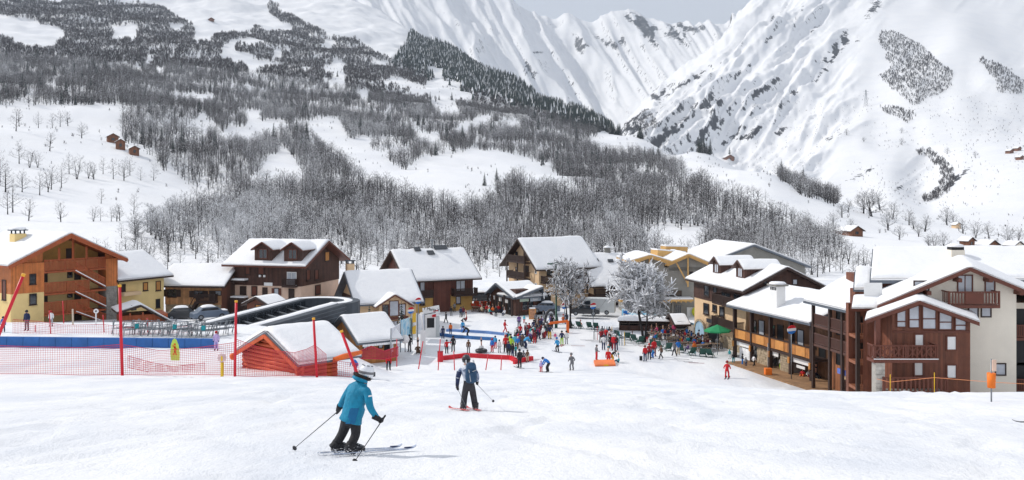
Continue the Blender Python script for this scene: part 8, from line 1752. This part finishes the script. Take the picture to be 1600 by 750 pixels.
hc = P(572.5, 582, D1+.12); hax = (tor*.75+ZUP*.55+fwd*.05).normalized(); hl = MB(); 
prof = [(.001, .150), (.05, .143), (.09, .120), (.118, .075), (.130, .02), (.130, -.03), (.122, -.075), (.112, -.085)]
hl.lathe(prof, hc, 20, 0, hax); hel = child(hl, 'helmet', HELW, s1)
for k in range(4):
    a = 1.2+k*.9; vv2 = MB(); q = hax.to_track_quat('Z', 'Y') @ Vector((.088*math.cos(a), .088*math.sin(a), .122)); vv2.box(hc+q, q.normalized()*.008, hax.cross(q).normalized()*.022, (q.normalized().cross(hax.cross(q).normalized()))*.007); child(vv2, 'helmet_vent', CL['grey'], hel)
gs = loft([ringz(hc-hax*.015, hax, .1305, .1305, 24), ringz(hc-hax*.005, hax, .135, .135, 24), ringz(hc+hax*.018, hax, .135, .135, 24), ringz(hc+hax*.028, hax, .1305, .1305, 24)]); child(gs, 'goggle_strap', CL['grey'], hel)
gl = MB(); gl.box(hc+fwd*.108-ZUP*.035, fwd*.025, rgt*.075, ZUP*.038); child(gl, 'goggles', GLASS, hel)
rp = MB(); a_ = V_('elR').lerp(V_('shR'), .72); rp.box(a_+rgt*.075, tor*.012, fwd*.03, rgt*.006); child(rp, 'sleeve_badge', WHITE, s1)
for hk, wk in (('haL', 'wrL'), ('haR', 'wrR')):
    tipp = P(457, 703, 17.2) if hk == 'haL' else P(552, 724.5, 15.25); tipp.z = ground1(tipp.x, tipp.y)-.02 if False else tipp.z
    hnd = V_(hk); ax_ = (hnd-tipp).normalized(); g = glove(s1, V_(wk)-fp, hnd-fp, ax_, BLKP, fp)
    sdv = ax_.cross((V_(hk)-V_(wk)).normalized()).normalized(); grip_c = hnd+(V_(hk)-V_(wk)).normalized()*.022
    pole_obj(grip_c+ax_*.05, tipp, 'black ski pole in the %s hand of the skier in teal' % ('left' if hk == 'haL' else 'right'), mat('dark_pole', (.03, .03, .035), .35, .1, metal=.4))
sdir = Vector((.80, .60, -.10)).normalized(); SKW = mat('white_blue_ski', (.40, .46, .58), .3, .3, 6, coat=.3)
for nm, an, lab in (('anL', (531, 703, D1+.15), 'far'), ('anR', (553, 706.5, D1-.05), 'near')):
    c = P(*an); c2 = c+sdir*.42; c2.z = ground1(c2.x, c2.y)+.045; up_ = Vector((0.0, .17, 1)).normalized(); x = sdir.cross(up_).normalized(); up2 = x.cross(sdir); 
    o = empty('ski', c2, 'white and blue ski, %s one under the skier in teal' % lab, 'ski'); sm_ = ski_mesh(1.62, .115); M = Matrix((x, sdir, up2)).transposed(); sm_.v = [tuple(M @ Vector(v_)+c2) for v_ in sm_.v]; sm_.build('board', SKW, o)
    tp = MB(); tp.box(c2+sdir*.66+up2*.03, sdir*.07, x*.045, up2*.008); tp.build('tip_patch', CL['navy'], o)
    b = MB(); q = c2-sdir*.40+up2*.03; b.box(q, sdir*.16, x*.035, up2*.02); b.box(q-sdir*.14+up2*.03, sdir*.04, x*.03, up2*.03); b.box(q+sdir*.14+up2*.025, sdir*.04, x*.03, up2*.025); b.build('binding', BOOT, o)
    bt = MB(); an_ = V_(nm); ft = q+up2*.05; bt.tube([an_+ZUP*.08-sdir*.02, an_+ZUP*.03, ft-sdir*.05+up2*.04], [.062, .066, .066], 10); bt.tube([ft-sdir*.12+up2*.02, ft+sdir*.0+up2*.03, ft+sdir*.10+up2*.015, ft+sdir*.16], [.045, .052, .048, .035], 10); bo = child(bt, 'ski_boot', mat('boot_dark', (.035, .037, .043), .35, .2, 8), s1)
    bk = MB()
    for k in range(3): bk.box(ft+sdir*(-.02+k*.05)+up2*(.09-.02*k)-x*.0, sdir*.012, x*.065, up2*.012)
    child(bk, 'boot_buckle', METAL, bo)
    cf = MB(); kn_ = V_('kn'+nm[2]); cf.tube([an_.lerp(kn_, .45), an_.lerp(kn_, .2), an_.lerp(kn_, .02)], [.084, .088, .088], 12); child(cf, 'trouser_cuff', BLKP, s1)
# second skier, seen from behind with a backpack
D2s = 29.6
J = dict(pel=P3(732.5, 603, D2s), wai=P3(732, 594, D2s), che=P3(730, 582, D2s+.03), nec=P3(729, 572, D2s+.08), hea=P3(728.5, 566, D2s+.12), top=P3(728.5, 558, D2s+.15),
 shL=P3(719, 577, D2s+.02), elL=P3(715.5, 590, D2s-.02), wrL=P3(714.5, 602, D2s+.12), haL=P3(715, 607, D2s+.2), shR=P3(741.5, 577, D2s+.04), elR=P3(746.5, 588, D2s+.0), wrR=P3(745.5, 597, D2s+.15), haR=P3(745.5, 600, D2s+.22),
 hiL=P3(728, 606, D2s), knL=P3(725.5, 620, D2s+.1), anL=P3(724, 637, D2s+.0), toL=P3(722, 638, D2s+.22), hiR=P3(737.5, 606, D2s), knR=P3(740, 620, D2s+.1), anR=P3(743, 637, D2s+.0), toR=P3(742, 638, D2s+.22))
fp2 = P(734, 640, D2s); PATJ = printed('white_navy_print', (.03, .05, .12), (.30, .36, .48), (.70, .72, .77), 4.5); DKGR = mat('charcoal_trousers', (.035, .035, .042), .75, .2, 8, bump=.4, bscale=12)
s2 = hero(J, dict(RAD1, kn=.105, an=.105, hi=.12), 'skier in white and navy patterned jacket carrying a blue backpack, second nearest', [PATJ, DKGR, SKIN, BOOT, BLKP], fp2)
sl_ = MB()
for a, b, r0, r1 in (('shL', 'elL', .088, .07), ('elL', 'wrL', .07, .056)): sl_.tube([V_(a).lerp(V_(b), .3 if a[0] == 's' else 0), V_(b)], [r0, r1], 10)
child(sl_, 'dark_sleeve', CL['navy'], s2)
hl = MB(); hc = P(728.5, 561.5, D2s+.14); hl.lathe(prof, hc, 16, 0, ZUP); hel = child(hl, 'helmet', mat('charcoal_helmet', (.035, .037, .045), .35, .1, 4, coat=.3), s2); child(loft([ringz(hc-ZUP*.02, ZUP, .132, .132), ringz(hc+ZUP*.015, ZUP, .136, .136), ringz(hc+ZUP*.03, ZUP, .131, .131)]), 'goggle_strap', CL['black'], hel); child(loft([ringz(nec0, ZUP, .10, .10) for nec0 in (V_('nec')-ZUP*.03, V_('nec')+ZUP*.05)]), 'neck_scarf', CL['white'], s2)
BPKM = mat('blue_backpack', (.022, .065, .13), .7, .25, 7, bump=.5, bscale=10); bc = P(736, 582.5, D2s-.17)
child(loft([ringz(bc+ZUP*z_, ZUP, rx, ry, 16, Vector((1, 0, 0))) for z_, rx, ry in ((-.31, .10, .07), (-.28, .16, .11), (-.1, .18, .13), (.1, .17, .12), (.24, .15, .10), (.30, .12, .08), (.32, .05, .04))], True), 'backpack', BPKM, s2)
pk = MB(); pk.box(bc+Vector((0, -.13, -.10)), (.11, 0, 0), (0, .03, 0), ZUP*.12); pk.box(bc+Vector((.02, -.115, .2)), (.12, 0, 0), (0, .02, 0), ZUP*.05); child(pk, 'backpack_pocket', BPKM, s2)
st = MB(); st.bar(bc+Vector((-.06, -.14, .12)), bc+Vector((.0, -.16, -.24)), .022); st.bar(bc+Vector((.05, -.13, .06)), bc+Vector((.17, -.07, .10)), .018); st.bar(bc+Vector((-.15, -.02, .28)), bc+Vector((-.16, .12, .36)), .04); st.bar(bc+Vector((.1, -.02, .28)), bc+Vector((.06, .14, .36)), .04); child(st, 'backpack_strap', CL['lightgrey'], s2)
for hk, wk, tp_ in (('haL', 'wrL', (733.5, 646.5, 29.3)), ('haR', 'wrR', (771, 627, 33.0))):
    tipp = P(*tp_); hnd = V_(hk); ax_ = (hnd-tipp).normalized(); glove(s2, V_(wk)-fp2, hnd-fp2, ax_, BLKP, fp2); pole_obj(hnd+(V_(hk)-V_(wk)).normalized()*.022+ax_*.05, tipp, 'pale grey ski pole in the %s hand of the backpack skier' % ('left' if hk == 'haL' else 'right'), METAL)
for nm, c0, dr, lab in (('anL', (722, 642.5, 29.4), Vector((-.42, .9, -.155)), 'left'), ('anR', (743, 641.5, 29.5), Vector((-.30, .94, -.16)), 'right')):
    c = P(*c0); dr.normalize(); up_ = Vector((.0, .17, 1)).normalized(); x = dr.cross(up_).normalized(); up2 = x.cross(dr); o = empty('ski', c, 'red topped ski, %s one under the backpack skier' % lab, 'ski'); c2 = c+dr*.30; c2.z = ground1(c2.x, c2.y)+.03
    sm_ = ski_mesh(1.6, .11); M = Matrix((x, dr, up2)).transposed(); sm_.v = [tuple(M @ Vector(v_)+c2) for v_ in sm_.v]; sm_.build('board', mat('red_ski', (.55, .03, .025), .35, .2, 5, coat=.3), o)
    bt = MB(); an_ = V_(nm); bt.tube([an_+ZUP*.15, an_, Vector((an_.x, an_.y, c2.z+.09))+dr*.08], [.1, .09, .07], 10); bt.tube([Vector((an_.x, an_.y, c2.z+.07))-dr*.1, Vector((an_.x, an_.y, c2.z+.06))+dr*.17], [.065, .05], 10); child(bt, 'ski_boot', BOOT, s2)
# ski tip entering at the right edge
c = og(1604, 664); o = empty('ski', c, 'pale ski tip entering the picture at the right edge', 'ski'); sm_ = ski_mesh(1.7, .09); sd_ = Vector((-1, .05, .01)).normalized(); x = sd_.cross(ZUP).normalized(); M = Matrix((x, sd_, x.cross(sd_))).transposed(); sm_.v = [tuple(M @ Vector(v_)+c+ZUP*.05+Vector((.5, 0, 0))) for v_ in sm_.v]; sm_.build('board', CL['grey'], o)
# snow thrown up by the edges
spm = MB(); r5 = random.Random(9)
for (u, v, d, n, sp_) in ((524, 707, 16.1, 220, .35), (545, 709, 16.0, 160, .4), (512, 706, 16.3, 160, .3), (746, 643, 29.3, 150, .45), (728, 646, 29.2, 110, .4)):
    c = P(u, v, d)
    for k in range(n):
        p_ = c+Vector((r5.gauss(0, sp_), r5.gauss(0, sp_*.5), 0)); p_.z = ground1(p_.x, p_.y)+abs(r5.gauss(0, .06))+.01; q = r5.uniform(.004, .016); a, b, e = rv(r5)*q, rv(r5)*q, rv(r5)*q; spm.add([p_+a, p_+b, p_+e, p_-a], [(0, 1, 2), (0, 2, 3), (0, 3, 1), (1, 3, 2)])
tag(spm.build('snow_spray', M_FROST), kind='stuff')
# ---------------------------------------------------------------- haze
hz = MB(); hz.abox(-6000, 6000, -300, 9300, -60, 2600); 
HZ = bpy.data.materials.new('haze'); HZ.use_nodes = True; n = HZ.node_tree.nodes; n.remove(n['Principled BSDF']); pv = n.new('ShaderNodeVolumePrincipled'); pv.inputs['Color'].default_value = (.74, .85, 1.0, 1); pv.inputs['Density'].default_value = 7e-5; HZ.node_tree.links.new(pv.outputs[0], n['Material Output'].inputs['Volume'])
tag(hz.build('haze', HZ), kind='stuff')
